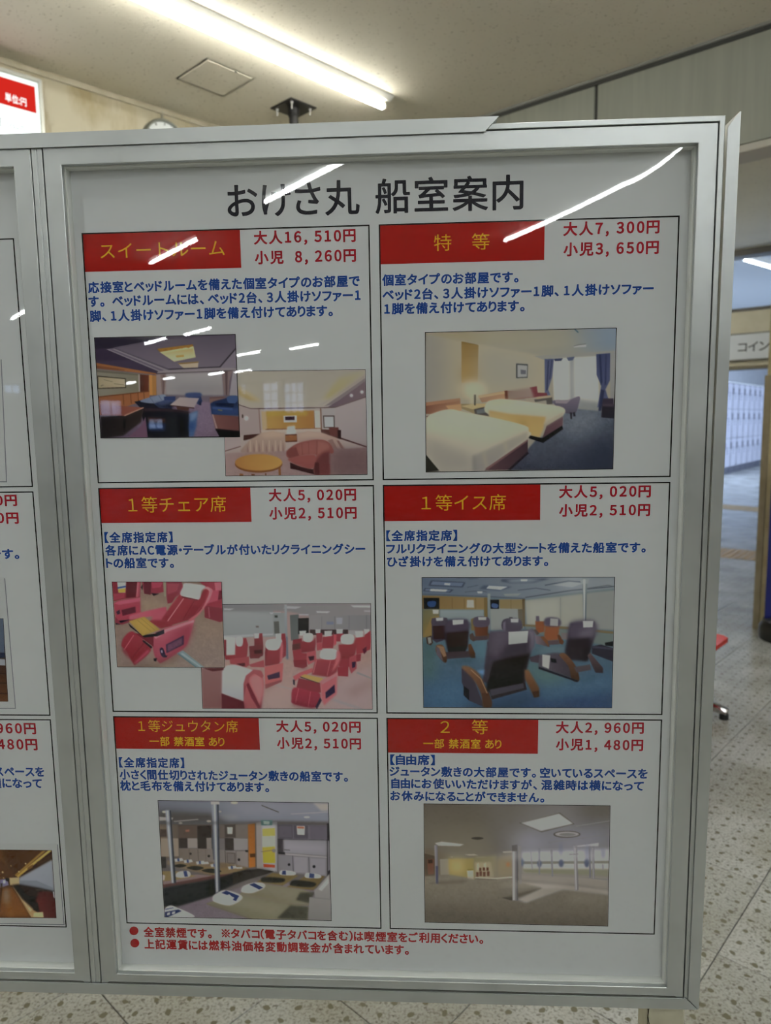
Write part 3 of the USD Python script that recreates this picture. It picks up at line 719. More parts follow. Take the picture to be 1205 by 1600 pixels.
GLYPHS = {
',': '&nt(fQ)Pa)u?*1M*+j):#(YU(Bb(HU):O)v&*b(+@M+dj+dR+:%*6f)Do(GK',
'0': '&jx&kH(-Y(o;)ll*Q4+Hm,^2.FL/yF0|81b:2/82Eo2?V1}I1M,0>8/)i-Q[,%@*Ys)@%(T;(%X )q%*8(*T^+4~+{v,gu-jz.U)/G%0&t0?80?e04U/gW/,<.:]-Hv,:@+S{*oS*E))}:',
'1': '(aR,Nz,Q1)Mj)N#+m7,{s.^K.Zl1|x1|[(a7',
'2': '&X~(3u)Y^*p&,)F-Ny.e4/h00R&12E1T]1TD1$~03w.ni*xs2DL2D0&]3&]G+@v,z(.3^/+S/NG/=D.u~.@A-=D+xW*{9)x+(o-',
'3': '&?i(C&){^*xr,,E-FJ.2Q.sr/_&0&g0&v/wR/MH.U~-M<*hd*h~,Do-SJ.4$.{4/NK/Hs/1~.QX.)E-%E,4X++h*?^)$I&wp)N.+NX-b5/Zb0k)1=y1ZQ1Z:1C*0]X/a2.]%/a#0ic1r923k23U1XM0hP/vZ.ZM-:Z+]m){>(B[',
'4': '&)M./H0R<0PJ2ij2iN0P/0O?.N|.Ol&)7 )F].P,.^%-1<',
'5': '&9~(C%)]v*mC+{r-e7.U+/G$/qJ0-^0-q/r&/<J.V;-B&,3P+0H)ee([()1L1OV1O:+${*[a*cC,PS.]C04?1751rQ2?L2-l1;b0C|/LA.7y-4r+W()uT(lq',
'6': '&vG(&P(Uy)Mo*j/+NO,dt.k#0R:25Z1%n/y3.pK-N[,4N+H@*oE*9@)}#)|k+0Q,?3-Mj.{)0Q%1Y]2?[2PK1}+1G.0be/L<.%^,1q*gG)dS(r|(7j )|M*81*ZJ+)T+pK,gv-vJ.sk/^z0DP0PC/}Z/+9-l:,91+;i*D*',
'7': '&lA&l^2Lr2L[1IC/~F/7).PK-ef-F3+4W+eR,DR-0y.Eb/~x',
'8': '&dU&jV(8+)X4*n[)M%(c:(V+(iP)12)~-*Vz,@E.FL0#30^Y1=~1mi1s;1T=0d;/Y;0ib1H+23t2PA2>v1qL0yg/FR-dt+p)*T*):1(7@ )WM)v(*mG,2--W_/*(/q60>]0JB0(%/*w-Xh+w>*[(*,u)^J *Jh*o)+S6,PE.?@/7&/g70)20)A/b$/%[.4w,p/+Yi+$t*VL',
'9': '&_*&f3(-y)+O*dQ,)F.)c/O/0j|1b52)K2:L2411r&1610>C//Z.27-4s+.k)Vl(aB&{4))6*Hr+WC-)c.>-/0+/f-03g09i.n~-G@+|g*n7)X$(U0&|W )_K)w;*J-+6%,DR-<*.Jd/a40:,0)0/Hx.QX-xs-,0,QD+T&*K+)l=',
':': '(<v(T-(~K)QQ*2&*mQ+4z+F-+@8+.t*aT*+f)EL(f} (>S(DF([P)*q)Xv*-x*iG+0p+Gg+Ar+*h*[H*&Y(yq(UH',
'A': '%_u,F),QY.vL4[O2D00cN*T{(rN +0&03h-ap-T?',
'C': '&|9(&J(cH)x,*d;+gK,do-y40LV1hV2kR45u45s3,o1bL0L8.v3-1i+f}++=*V%*8|*2{*Ct*s[+jw,Tn-L;.O:/LS1;b2DW3MT4[q2t;0yT.mb-:_+W7){])/)(CE',
'※': '72@72L7Cn7n28Lh9&S9nQ:;f:XC:X8:;B9bN92I8FG7ma7CO )ue1Su)xG*Q=2:?9uL:Y]2{M:Vz9~)2:(*T/ 0Qy0R*0k412k1nC2Lu38t3hn4#e4#X3be32Z2R&2#$18&0jr 0O[0Oi0n^1Ah1}?2PA3<?3fP3}H3}=3f33AW2b~1|d1;M0n< )w#)w/*&e*P++0a+q{,V4-$F-B%-Au-$$,Ow+w,+0**OY*-2',
'、': '&p-):v)L1,Tk.N|,xb*m:',
'。': '&Vd&j:(C6)@_*bT+q+-0(.-3.Zz.Zd.%e,xg+Vq*$m(rD(+P (m&)(v)d?*Yj+Em,7]-)T-L8-LD-/h,U++^[*sY)pO):Z(m5',
'【': '618=/S;@-9oB8qU8LT8d~9T;:uZ=+j6-M',
'】': '&Dp(<S)Vr*y/+kJ,(#+_}*d4)7@&HX.Fu.C/',
'あ': ').x)/.)F?)vV*bl,U|.{+/7Z/1y*(O)~%-,./CM/bg1UU1,m53=99o99S58i0v;0]j3265Cm5bq7UY7-+8X>9nL:|j;Z~;bL;CJ:p79aI8VN7B)5X]4-;3*O5*u7BH8oz9TK9m]9sV9bM9Cp8;96Wn5NZ4(_2i@1AR1q602U/k:-WO,N^+.q*Bs)]d 0P_0i:1$,2.+3714Kp4pR3%J0Vf *y++)P+Kz,Te.&,/G&.zA.u#-Ai+vw+)p',
'い': '60G7zY9-p:*k;&Y;b_<##:/(9bC8^y7Oq )YX+m4+Y[+Y(+qL,OM-LI.2X.hA/;D/kK0z>1lS3<V2[h1qL0hH/pj.~z.CJ,x|+{r*y2*Cg)vx',
'え': ')?l3y,1+z+$+*o3-H=0Kd5>86A@7UG5h)1}j3H=4(f4VW5Gs6(:76i8d+;gT;Sy8-}6Uw5614Oy3}%2ca23g1Gg0JF/_9+._ -ZA-yG2067.+6l$0eE',
'お': '6X[7J^:Mf<fk;cO:0^ ))6)4z*,g+q@.3^.4F)MK)Mi+rW.4d./c05k/~m4ew4kC/xi/r@1g93~^5b76vO8Wy9OD:;7:e;:jn:WD::K9Yh7}e5R{2ym2>Y4>z69Z7N%8Ef8u~8v18^:7m]6Ky5C337@/r%/vj/Wk.gs-v)-/&+Ep)o})Eo *sB+:f,I0-W^.%|.8A.-W,UC+LE*y5',
'が': ':1m:1o;F6=:O<%, 6ks8SA:G]<0@<eo:vY9D98*[ 7VS8lx:a69E) (-d*(<-g9.4~.F^0RM/ar2|<4/j58J5bW5yJ5~k5YT4o#4JD3qL3*B2&:/W_.T^.Nx.870Z~23,2z;3_v44Q44x4)U3b23262:d11v/Bm/7<.3Y-0#,%i*B_(Mz)uv+/b,cO-BI(>Z',
'き': '*Dg.4-3y/2vZ.4^+1>*u>*og*op/272Fs1c(3[b45|6Xu8}r99W4^{5bP7nF:As:XV6L97ZG8v37~H7m06?s2o>2{(6Et4^0175*[K*J4 *~o+/[+q9-XQ-f#,n3,h5-#)-e6/)w1;L5$/7a*7S94D=1;0.2+,g]+dh+/2',
'く': '+GB+M9+w]38l5?<6}V.VP-r,-fM.[n4Jg7MZ5qS2[L,Oq+e|',
'け': '/rk/s-3,c6RZ6Gf60{8BU8Ad<+M<+/8AF85$7xb7Sy6u36-z4tJ3Fz1eZ2t;3wL5$L5f{64N6Kg6X( )FW)Xf*Ex,Qg+g-+6F+0%+LA+Wq,h{-f0,7{,,?,1r*T%)jS',
'こ': '*bE+0),z.-#r,U=,U(-#2-vV//k0>>3A_6u.9~C9~$7fW4-E0m}.,K,C:+@D*b+ ,)5/,T3b}8SP8S33b_,4E,(t',
'ご': ':,&;F5=:M;{@;.o 7VS8lx:YJ9E& *7t*Ce*bi,UU,2f,2P,Tr-FQ.=}/R82z-6V?9Ym9YL7+#43+0h3.=[,av+W7*gX*C6 +a@+a^.WN3D48+58*r38C/~e',
'さ': '*?Y.QM3Id2;o3tc4<44Rz5>U8$::M}:_x5t&7IV8LA9O29IE8Q]2{#3+k6pG5Tf4/c-xF*E% *y2+/h,&d-k{,yo,n%-/Z-pi/Fe1X:50a89u8.)3w&0O1.Nt,mK+jU+/8',
'ざ': '9{[;:j=/&;ot *(U.W432_2#k3cG4$24GB5&R93p99[8a&7EB8Yh:N$9P]:6y:M]5bh7,k98,8@B2]62i}6WC5273s^-lr*(8 *b**my+eu-Xa,bl,O:,sW-^M/Fa1v}56G7}q7wj3RO1)t.ZB-/.,%L+:W',
'す': '(oE38Z3-[59M5-L<=#<6z5-25,P5b)5s05m&56u49A2z&0Zd.s;-F7/LI1002Uw3Gw23T1*g/w9/*S.>^-qT-_L-l7.]</HJ04S1C/3CJ3>*/N_(tn /Gk/fG0Dm1<=29W2zw3Sn3rh3r{3Ho2{[24^11X0?g/lZ/Me',
'せ': '&_6,c~,jD,^0.^N.Vq5yl5tw7oP7c0<+E<+)7[,7Tl77b6j<5rb2Jp2J{2Pt4?v5+y5Z#5s>5yP.VU.O^.Z~.y^/RA0Io1_-4th9T&9Mz4hx15R/^O.2<-@[,mt,cb&vt',
'た': '1Rk1S#1r.3YH3B63<73S.3wU4zR6PT8uH;gY;aU;T$8iY6&}4J53L{2J%1qE 3,E6/l;Dg;DJ7Zn3,+ )$R*d*.:O.^G.eL0|j05.4_54^s/gQ-}#,Tf+KK)d7)EO*Nb+q+-+)-r_)$6',
'だ': ';K(9Vl:gJ<g6 0nZ10k2u+2Uw2nk3Ae4945fL89o;%;:{58Jk5_G3*D2&H1A90t0 2Kl5IL:_G:_,6vN2KO 6}P86v:+38l% (9J)}g-T1-y$.#-05a/TS3yr3sk/+y.3i-#Q+pD*aC(a1)dV+/i,JQ-1@(JE',
'っ': '*DH0.e2Kv45<6LX7Io8Lj9D29t(:;G:LL:5+9ar97L8:#7+@5S.3qM1^l/jy/)|1qE4?+5x$7N=8.~8Qg8L48)q7={6R$5I<4/80K4+0.',
'て': '(]25i4;4N;418fS6wI5J#45U3%l2@@1g@1<j1<S1Gq1qw2P=3MJ5$C71,9718V=5_N4-Q2hn1k^0hl033/_D/GT/Go/Y?/~)0]o1Np3U;-NF(o*',
'で': '9&q9-[:6P;P8<6<:|s:;q (P[5-[:~4:}r8S:6M-52z3m|2pO1xd1N91191+91<?1qs2?%3Xt50n7$V9+[8Ji5Rz3||2[=1es0hg0&]/XU/<+/<>/H%/rS0W*1=S3C|-=-(cS 6LW7b|8vx9ON8@q',
'と': '+:{+LT,3/-fP/<k-7I+~]-mq/=Q0uk6qY8Gq8Y-9V.37j/Y7.V#-kk-AB-5a-R7.8C/5U0Im1w+4n|7a0:4W:4776R43-15O/FL-v8,b(+pK+L)',
'な': '5y|6wP:Gp<<J;D_;3F9DS .,v.>=.nM/_E0P823s5${4j{6X&6WU6j59C,;TG:Vp8?m6o[6iU6J_5qh5GI48l22b02H/)f.=t /q008Q1*61|e3_?4>u4zW5+H4zx3SI2J[1GU08t/q; (mN)vQ+AM,V2-g3)$8(u%*d+.:P.p^/,~1->0:u3t43su/am.d+-GT,&@*ZE',
'に': '0&k0Ja2(M1l$2&x2[Y3S*4zY8:#;Ng;NG7SG4Uj2nO1G%0UF0-> 18#18@3D/6}<:lh:lH8Ak3hA )LH)ku*d],jc+~(+;x+5Z+FS,hu-XW-f%,,D+{O*B_)df',
'の': '(bD(ba)*M)qm*oA,.Z-Z-/=n1>83UY4wE6Xr8B$9c[:MM;>{;c6;hZ;U-:v99~L8{776c5673G)2ym1w&4P95}_7$n8QE9Tk9m}9n89Oj8XV7-P5hn3[(2jI1SJ0c?/w(/*,.Cf-FD,I)+W@*mD){g)@G(m^ *OO*sa+@m+pf,O5-){-^l.8^/GU0K+1I*1bL05+.W1-73,J~+S:*z;*Og',
'は': '/;L/Lv/kk0>v16U23v3Si6:C6#D0)//rs/s32^Q6#a5za8$i7tR;oS;o77t78/+:dz<L&<e#<^7;ac:).8:97}u7SO7$C6-g5GH3RV1q&0IY/eK/LR 0z(1;_2&Y3GC4i35Y%6.36EG6?m4]>3G~2PJ1l,1;} ):t)Lx*E^*QI,Qg+g)+0L+#G+5:+@i,Oq-G<-L~+p?+dM*1F)W-',
'ひ': ')1;*j,-I#1nB2A+0pa/gb.]^-0u,8u,&6,Ca-#$.=w/^_1*62z.3wQ4c_5Mt5~)6jZ6vc6M15td7cr8Aw99%:XI<XC;Ck9bW8A08:l7m.6ib5MC3_+1px/WV-F*+{a*s-*=]*8:*[5+Ao,{0.Kj)<J',
'ま': '*mI*sA+59+|J,bl-R^/$$23u2(x.PS*z3*zO-}m1~M2#%.p1++T+%,/252*)2#p3zI3t2:1=:+93n.3mU:;y:0/3m:3}v77@8uf:W+:dT9f}6Pi4.,4&|3_<2[)1;3.mU,m>+QG*~R ,Tk,sH-@Y-|+/;,0yd1em23429B0i+/AQ.>K-LX,sg,Z]',
'み': '(=A(Nx(yF)R@*hn,3R-wy0(o2Fo2Fq1yW+xQ+m@.jz2Lt3tP4695-[4AH1x^52385B8L^8M%:Ao9sj<^p;mc9sE9CF8Q97$V5;|3;J1eY2y~4V#5r<6d<7=77mP6@@3T.11A.Ic-L6,C>*m7)]g(gC ){~*=Y*y(+WV,=v-RP/<P-0W+A@*hJ*89',
'む': '6;v7PI:+2<+.:f+8GI (i^+N6-C(-H~-=t/>7/213[83Zx/1q/+P/YA/fT/;y.Oa.O<.yK/@y1/{4Ut6cn7Se7xD7x}8)O9sM9m19S{9$l83t76R3kS1)w/L..%Z-F1,~e,gn,bG+FC*7u)WN):p)#$)#8)/v)_/*-Q*i0+Y#,?@-H.-HQ(o- *U/+){+eH,U5-A@-e|.&{-}J-fR-B*,tp,?(+_N+0D*[.',
'り': '+XF+Y#,L+.R3-gQ-N(.]y0)j1Ig2k]40L5JM6l.7ny8X]8|n9&+8jm8:N77.5r)4>n2-(/L)/)V.2=1XA3S+56u6KS6v$7,R7&<6Lr5nS58r4_13h^2A)0vC/NS.K4-lC-M;-XD+k;',
'る': '*ZY);&4ke,4R,4r1t-5cU7.180|0{E3I&6#.8/m8p}9Zs:/f:L>:Kw:)69N;8.76[j5*[3A;1Fb02I.y6-|)-Qz-LJ.2y/A]0o#2PT3}g5+@5l;6VC7N#8.b8QC8]}8WM8/E7CO5go4Ko2j;1Ba/x&-Ry /*2/R<0be1^|4-Z3ql3Ax2[i1l&0c:/k_/;S',
'れ': '&um,zf-7.-1G,o]([Y(PI*VR-=6-I%-C^/U7/,D/mQ/s8.ow.iz1mg3t$53/6Ac7nx8l(9-Y9&L8@48:38EX9%$:Ep;s=<|:==a;ND9ld8VF7r07<I6o:6Jz6K878>7>H73#6kX5hZ4A%2Qk0Ea.V<.O;.b+,ah,n_))*',
'を': '(mw,?;.4])B6)BQ,.q.pM/>(/Ih1>T0e?4#g7iO7cJ4A6/~g..?/rg1~W2do3Nj4@A:GW;-W;&l7,[4Ek4E#2[b2]?0JM/L}/#S/*//A(/k90yf4JC9Sw9Mp9<V4J(1R4/@a.CL-e&-@^-/R-/b-Ft.-C/<-2Vr2?|1Yl0uT/lg.i^-l<,zF+w3*IT',
'ん': '(BJ)dm+es1>P3DJ1Z[.D|/x51=)2dX3Hn3s#4El4V/50i5wg6u%7YB8P}9+r:F>;,y<^l</R;=K:V|9M~8?@7MO6Ux5#s3ex3*R2n]2[d2]72EJ1}}1Si0u:0(J.P7-#Z+jv*B^',
'ァ': '*i5*iS,9n9i3:f?9Iv7mf6df5T$4(u5C-6L-7Zv7yk +ui-4y.O1/Fr0&U0[U0zW1$o0uL2{T2oV2PI1}.1*=/e7-W.',
'ア': ')Mo)N5+Hh:+];4L<=*:fY98z7Ck5s;4@I5Tr7Oi8w[9?=+73 *m1,2*-L;/;_09;0i^0{70v%2|.2{U2VT1}I0nQ/#.,NO',
'イ': '(Zx-Ma1s93sl6#x86s9.Y:g37c>4L94Or2>;2J12Ey.?2)Wv',
'ウ': ')k?)lY1%v0|o3933-O3,~9(:9zn;.8:GB9b_8^57m36.=4tm2z#0h:/:r-jq08V2DW3}W5HD6W27Tl8G)8f3+fs+k^',
'ェ': '*7;*7X1;^17D+Ar+B39DS9D731{3*f:@&:?e',
'カ': ').Z+Qj,yX-w/.n{/H#04a)Xt)Y7+7$0@O0LI0;O2M+2;*9?1:SB:/h9ao9+a8d$89a6tk2h[2Oz5}U6oE76|7g985#8La8G>2)Q1HF0cf/kp.OJ,y**xM',
'ク': '(yn+r)-~=/sY0X/0|q3-W1Zj8Gn9E0:x(9[E8R37C=5r]3}N1_*/)e-)9,m9+:I-Qv0-81l#3l_5=<6^M7nL8<#0Kx.{<-Gy*by*Oa',
'グ': '9j;:~a<xd;d> 79g8N09Pu:<_9(< &|H*cE-+a.{{0*625x0e/7JI8MP9z_8X47N~6:B4cy2z?0n5.=X,+p*Bk,TQ/#A1#u3$T4:-5Z=6^e7>Z/T=.?d,P>)eT)LS',
'コ': '*=W,mw8?x8Ao*]8*]W,:E:BP:?c8?C89p*=6',
'シ': '+.g*1i-/P0-@2?.3}t6Ko8/c:l3;nv;P$:/v8/64E%2[Q02d-dy+:7 ,W7-ZS-h&2#:2^b1T[ )0I*3f-x#/6u.3W.(*',
'ジ': '9(l:Bz;dI<Sx;9j:+W )oz,md/#J1Af3Ml5Yw7To9&L:MF:S/;Ur;369U(7mG4E%2-J0ON.b<+?{*rb 6$87?E9JX80J ,@5-I:2F^1=W (n[)qy,Jl.zr-ql',
'ス': '(~1-)|/GE1SU31c4WY6#Z6AT6AW+$n+%4,]|6}I8+:99_7-(4jB9,(;Bz;NH9rC6is3Sk10R.Zn,Nf*N6',
'ソ': ',mT0On2-s3a65b(6k:7cA8+C:HG9JG8L[7,@57&2J50Zv.T[ )Si+Hh/<j-B#+wx',
'タ': '(hT+Gh-rl/h,0|s3-Y1Zo8+-9Pd:x-98l8/[6jL9C68:27xE5N.3l:1eu/Wn,gN,B}*~G,y-/RK2(.3x:/$]0?v57W6FK7D(8Ao0Qh-SP*Iw*8_',
'チ': '(bg(c*1gL1bJ*{+*Q..@S1yg5o%8<i9Pk3[(3Z=;nv;nV3Y|3+I2&y1;d02c-^$+jI-)X.>%/|x0i516_1aF',
'ッ': '-Q]/va1Lt3MN4{)6.v7,S7n48;r:<,9>68:g6d:5$C2>E/)K 04k1sK3a^1x9 *i@,?P,Ph.P4,nP',
'テ': '(nD(nd;tk;tK3mC3H62zb2>v1Lv0OJ.y2-p:,,1-^C.n(/q=0Uf1*x1Mb1rj +Yj+Z,,{t8$Z9?c9?C',
'ト': '.=X.O?.Qd.@q0RK0F[0Er7,g:;E:;C9N~4{_0K90D=0Ty',
'ド': '7Jt8g&:x%9V- -Ti/sr/b=/aR5%c9U(8pI8dw4]n/a1/^e/jr-W;-e&-gj 4_>5td8#y6_%5c*',
'ニ': '(gY*I19xo;7v;7Q9xN(g7 *iX*iz9E+9Df',
'バ': '9j5:~W<xZ;d7 3nC5[T5i%7nD9Cl:^:;m09fz8dT77z5Cu 79a8N)9d$:<W9(4 (+V*7}+w2-1.-~a0)c.9G-0++vB*+i',
'フ': ')}k)~/,:L8<N99l:a59c<8q(7y36j?4u.2c708E-dq-WB,,B.IU0z/2tz4Q&5s26vT7b}86G',
'ブ': '9{X:,.;:h=)=;ou )_z)a@+m/8Mc8Y68Mi6x-81Q8=$8lv:$n99c:<[9DK8@v77g6._4Jk23//|@-F%+dj.,g0D<29@3rG5%46:r78V7no',
'プ': ')_z)a@+x]8B48BF8YU9Ef:Hr;F1<=[=)S=Q]=Es=(~<N.;Ph:$K9>_8;.7,45Sj3wa1w+/pm-F%+dj.,g0J%2JY3x25TC6@]7>D7no 9EA9VN:+H:YG;9x;d8<=,<Hl<7[;jJ;@6:ab:1[9d=9EI',
'ベ': '&v9*&M.W-/Nh0@T1=k2:x6v><F8:ot4dY0{[0Ew/gD/$|)WR 8G}8Mj9d2;(];zs:X{9E& 5J26fA8688w<7UD6XG',
'ペ': '&v9*&M.QB/Nh0@T1=k2:x6v><F8:ot4dY0{[0Ew/gD/$|)WR 5t16#s6S*79L8B@9Pr:N);46;Pl;Jn:}G:0O9&[7yp6vt65h 7&p78u7hn8G>9&o9cG:0h:Md:6n9i[93v8M]7o)7>{',
'ム': '(Bv*gi+e+.i}0)i0L_0X22ka-pz84X6u}5I(78;:)V<@+:EC9%*(a=',
'ュ': '*%G4Dp5+p5N},9A,9_-}{5Ck6Fr7hU6Jx:QC:Q&*%*',
'ラ': ')w;)wZ+Gv8|~9i(;&|:/}9%j7=$5fd3q]1q./)W.y*-WU/LM1Ly30a4oL6.g7%O7y@8RH +~>+~]-ZI7iZ9EM9E.',
'リ': '/)r1AB36C4cv5Sv6.x6Qp6_^6M^8a98LC8)I77<6.74i53G81R90Tv +ec+g^-sO-qS',
'ル': '2hh2z.2qK4}=4tw6ob8{m:^a;by<ed;8*9m=6?54-E (1>)jE*TW+Wx,>S,[X,oD,v#,ja.vQ.PP.9.-ek,sa,%a)uJ',
'ロ': '*$~*(m:YR:Ve8]/8VZ+{n+{W +~)+|08]c8_Z',
'ン': ')uj,mi//~1Xl3}v5xi7yJ9Op;(B<+*;P-:;O8e,6uf4u/2nn0>9.%h+:;+)# *Vk+xo/TQ1mO0?x-aO',
'・': '/lP/rJ0:,0{O1gW2j[3b,4K}4dq4]u44O3Sr2VQ1_}0cj0.-',
'ー': ')#g;P&;O^9n,*t5)#B',
'一': '&^w<wX<w;&^X',
'上': '&iU&iq0U90XG2GN2F8;-r;-V2Ex2D@<di<dM',
'丸': '&?@)EZ+4{,Zp-km)XD*nr.J^.u=/1d/+}([d(]#/7l/D11381,[80b83~8VL;+n;Bq;am;mo=O:=1x<dM<:-;N%8-t70]6[f6Dt6A>0{m0]O/}R2E*3}^2cB/GJ.[.-Wl+uv*rf(_t',
'人': '&VC)j3+4y,h=.>h/SQ0W11,g1>g39@3&L3IS4@O5gO7T+91Y:j5=%?;a;9S]7SX5l[4EL3Bm2@>16v0&y.t)-k%+W*).4',
'仕': '-x$-x?4Wr4_o6BG6Fy=(M=(36F]6D{<dg<dK.No.O.4Ut4^? &/t)$(++[,@>-U*/2n.FJ,dA,aW*x:*zR(8G',
'付': '.]a.]}8*u81P9uo9t|<lq<lS9t_9rN9a)96d7S(3RD2ys7SA8(I80A 0.J1a[4]K5+U5$j3MV2(M &L])GY*u=,F(-IT/-&.:r,d=,aW*x:*zL(Zu',
'以': '.b01/{2c74.%5Sy6WC7Ib8$/8B[:1e9t~9DC8Wi7am;Hl=%8;M}9YX6og5Y04JE2t,1;,/{y /C[0q,38E4FT2jW1CO (~>)p:*CL*Et,4{,8?1SL1_{2(5+QZ){D',
'休': ',y?.nM0?-2.d3CP-g$-g?4;B4B*6$^6*I<le<lI7-28/l:#+;sO=CU</$::P8jV7CI6)p5||4>G4:a1fP/A..2E &*0)$)*]:,:S-IU/-&.Q{,]T,Yo*rP*ti(8F',
'位': '.2C6D{7b#8XV:MB9=g8(S<p9<oz.2) /7w;uM;u3/7[ 3tn5VL6fE4|{ 0jF2@Q3HI3}E2O}2>f1fh &RK)6B*oW,Kw->).|T./H,Vo,T**lh*n~(U4',
'使': '-:W0OJ2&d033/AW.ng09E1<230e3r64KD4E].i0.j:4R;4XG.)E.)_4Ry4Y/6<d6<;=)?=)%6;}6;X<<X<;N6.{5a>4[r6.(8.;:uQ=1m<489lL7fL5f93_B1Ff.Ht.7[ 6:g:RH:S$6;A 0E84QG4Wi0Eo &/|(zF*d0,L%-,o.eU-~|,?q,=&*a7*cV(,z',
'価': '-xw-y4<gW<g?8B-8AL<SF<Q,:u<:j$/vT/pS.1{.4:2:c2A, 8.I:p&:kl8/w 3wO6VC6Wr3x} 3y<6X/6Xl3yx /q)2J32Ex/rU &*5)$5*4)+Z+,R$./j-2(+rV+ol*6|*3P(&7',
'個': '.Wt<7f<.R:Pd:K202M028.TH 02h:Q5:St05J 11v1204^l4_96*m60-9cQ9c<6*-6)a8k=8j52-_2.h4^-4^T 3Md7Bs7CP3NA &#H(DQ*(U+7R,/O-h:-CQ+xE+uS*6{*3O*&|&|F',
'備': ',38.i_0dX-H6-HP1Tb1U).)H.)c1UC1Uh39@3>b7.,7498rn8rI<%><%$8r/8qh<YH<Y.2dy1Bn;P#;N3;BW;$j:(I8JY7}V9l_9rj69Z63A4[;4V&0yt0y;/:c/<C-0= 64-9s#9sB6:5 64c9sX9sx6:j 38;7-I73U3>F 0z/4V<4VZ0zM 0ze4Vr4W50{& &Fx(c=*EI,)j-Zi,v*+rY+ol*17*3I(Cv',
'児': '44;5xX5w]5}@6?(:]O:{?;1a;CB<v><dZ<.Z;Si:cz6>i55}4hj4>Y435 /8M:m8:k2/6H 0{$8|C9&h0{^ 0{w8}:9([0|S &Jo){@+pB,mn-Fk.&h/qo/_>/*5.2H-/3+4F(Y/(Gs )xm+b/+^z)v[',
'全': '&;R*Jf-T90/l2*o3[j3>u6*j93O=D|<Xn<0I9Op9Ip31m3139I59Hx30v309<:F<:-(B9(BR1A21Ao+@n+A+1<B1Bf+67+0e(D+ .us+MO98q5UJ2;Z',
'内': '(zy1Cm1J:33W38];]P;Yi;BZ:VN9lH6395_P5_R9My9rP9ts32W2jU2p<5,;8Kp9=K91v7lx5aR2:71BE03U.Iy,O/+;)-w9/+#/r80{L1=O1CP*c{*a8(wu',
'円': '(dB;{b;xU;aG;<m9}a6[Q5}<9fz:(g:/n*UF*M|(_u 3,):0.:1>3-9 *Oy1Bg1Cw*Q.',
'切': '-v-0-#1qd3+R3gV4#)4070FU0Fq<N[<;x;y7;T8;7<:o]:?S9Gx5kj5Xc5<(8ic91:9Y^9~K:;#:a:5tT5hC5C54i{3wm36>22~0se/Qg/)J &;k*?=*@=+~r+}x0L$0dj+}[+|H0PJ0tb,=s*%?):S*%c*=o*>}&RR',
'利': '5}<9a4:.R:1m;pE;l|;7&:Jz8tq6Uh 4M160f6.O4Jw &:5(C5)k++0=,9R&kW&ks,d,,^$(3z&YH-h.1>f2XT.FG.E_2pY2p?.ED.E+2iY1f@.Dh.C1,aW,[T*Tn)Kg(75',
'動': '&VQ,b*,Z_(7N(7d,Zv,[0(=d(>x,]D,]Z&Xu&Y/,W,,^.(9u&rY-sc1z92kk.@f.:b38]38F5hh5u07Ve7P*<H=<;a;xu;N:;$q:VP9+/6i%69>9129Se9rV:4X:L%:fJ7J&6v(5rC4>m3_/1|=0Zc1LZ&o; .832z53l64]D5I#5hL3%q3&0.:I.?y2jt2ia.>e.8f2o22nx.>8 .941<U1<q.?7 .9b1=)1=B.?e )k9,[C,[^)kR )kg,[r,]0)l$',
'単': '&uX&us1<&1<G*&+*(e,4V*)=+N{+~u-s:-s8,{[,up1bT1>8/yp1Ui2e}3I~3I|2;@6697E*8aU:Z&8<B:a4:^U3+N3+.<e<<d~3*o3*,1;$1;h 3,q3,I8w38qq 3+g8pg8vx3,3 +ex1<_1=,+l- +fZ1=B1=j+lk',
'台': ')$$*(2+rT.:t0AM2#w2#u/,G,.77nV78x4XR6$99i;;Dg<0V:ep98r,Dx)Rg *nL9bY9_u7qn7l<,Z&,N?*lg ,[9,ZA7lV7mN',
'各': '&@d)5Z+}/.E10dL.:6-%/*zh)Af&wE*.7,.r-sP/>K0|w/bP8YG9d*9E58$,6G#4/B5sQ8@y:X2=33;yX9CY6F22Ep-wR+;O(7| .4s0:Z2F54|[6qk.@I +A692?90r7Aj76L-/$-)*+?h -/=7<N7=5-*:',
'含': '&M%*.*-s-/m{1D?2<(3tg3DV4q^6M99cV=4#;zJ:0M8*U6#b3yt2AA0j~.]r,VT*-f([@ *hC3<g6)[+#v+$37yi8^|9-35aX9b;9_v7qo7l:,T;,N@*f~ ,U3,TS7r<7rw /xv18.3Zd4eA3I-2@M',
'喫': '-:W/po1X@2tZ3fb3fe.-7.-N4494KT6/.5~@<X-<Wq6Vo7Sm8o^:om=%>;x99SQ7f[6?@5<W4>}3G<2>A0yG.1s 4:T5CR6A.6w379?7?<5>y5?5<I#<*};ne;J*:q8:Lc8LC8**8*-9h_:*K:;j:X|:g38rB8Xs8*P78E65*5Na .J{.K50{V0v..uk.v$0vC0|H.Qm.R(0vv0|}2M>2L|4l)4ko2Lf2LI4RQ4R=2L42Ks4e74d}2K[2K50zt0uV (EU-Tk-RE)pM)j?(Bh )j|,-*,)7)lr',
'型': '&d%1Ld1M7*,G*,a1Gg1Mz37<3BA:@[:@C3B(3;k<dc<dH&ch 6L*98J9hQ9jB;F2;D:;8^:eT:)|7%V 5Jd6}j6|H5IB (&)(yf*&f*Uw+$H*ze(3B(3Y+19+1l({5({M3P33J11>?1=i3yZ3yC1=N1<Z/_l/Yw,d%,E%+_L*z#);3)/_ ,j)/ay/bO,jZ',
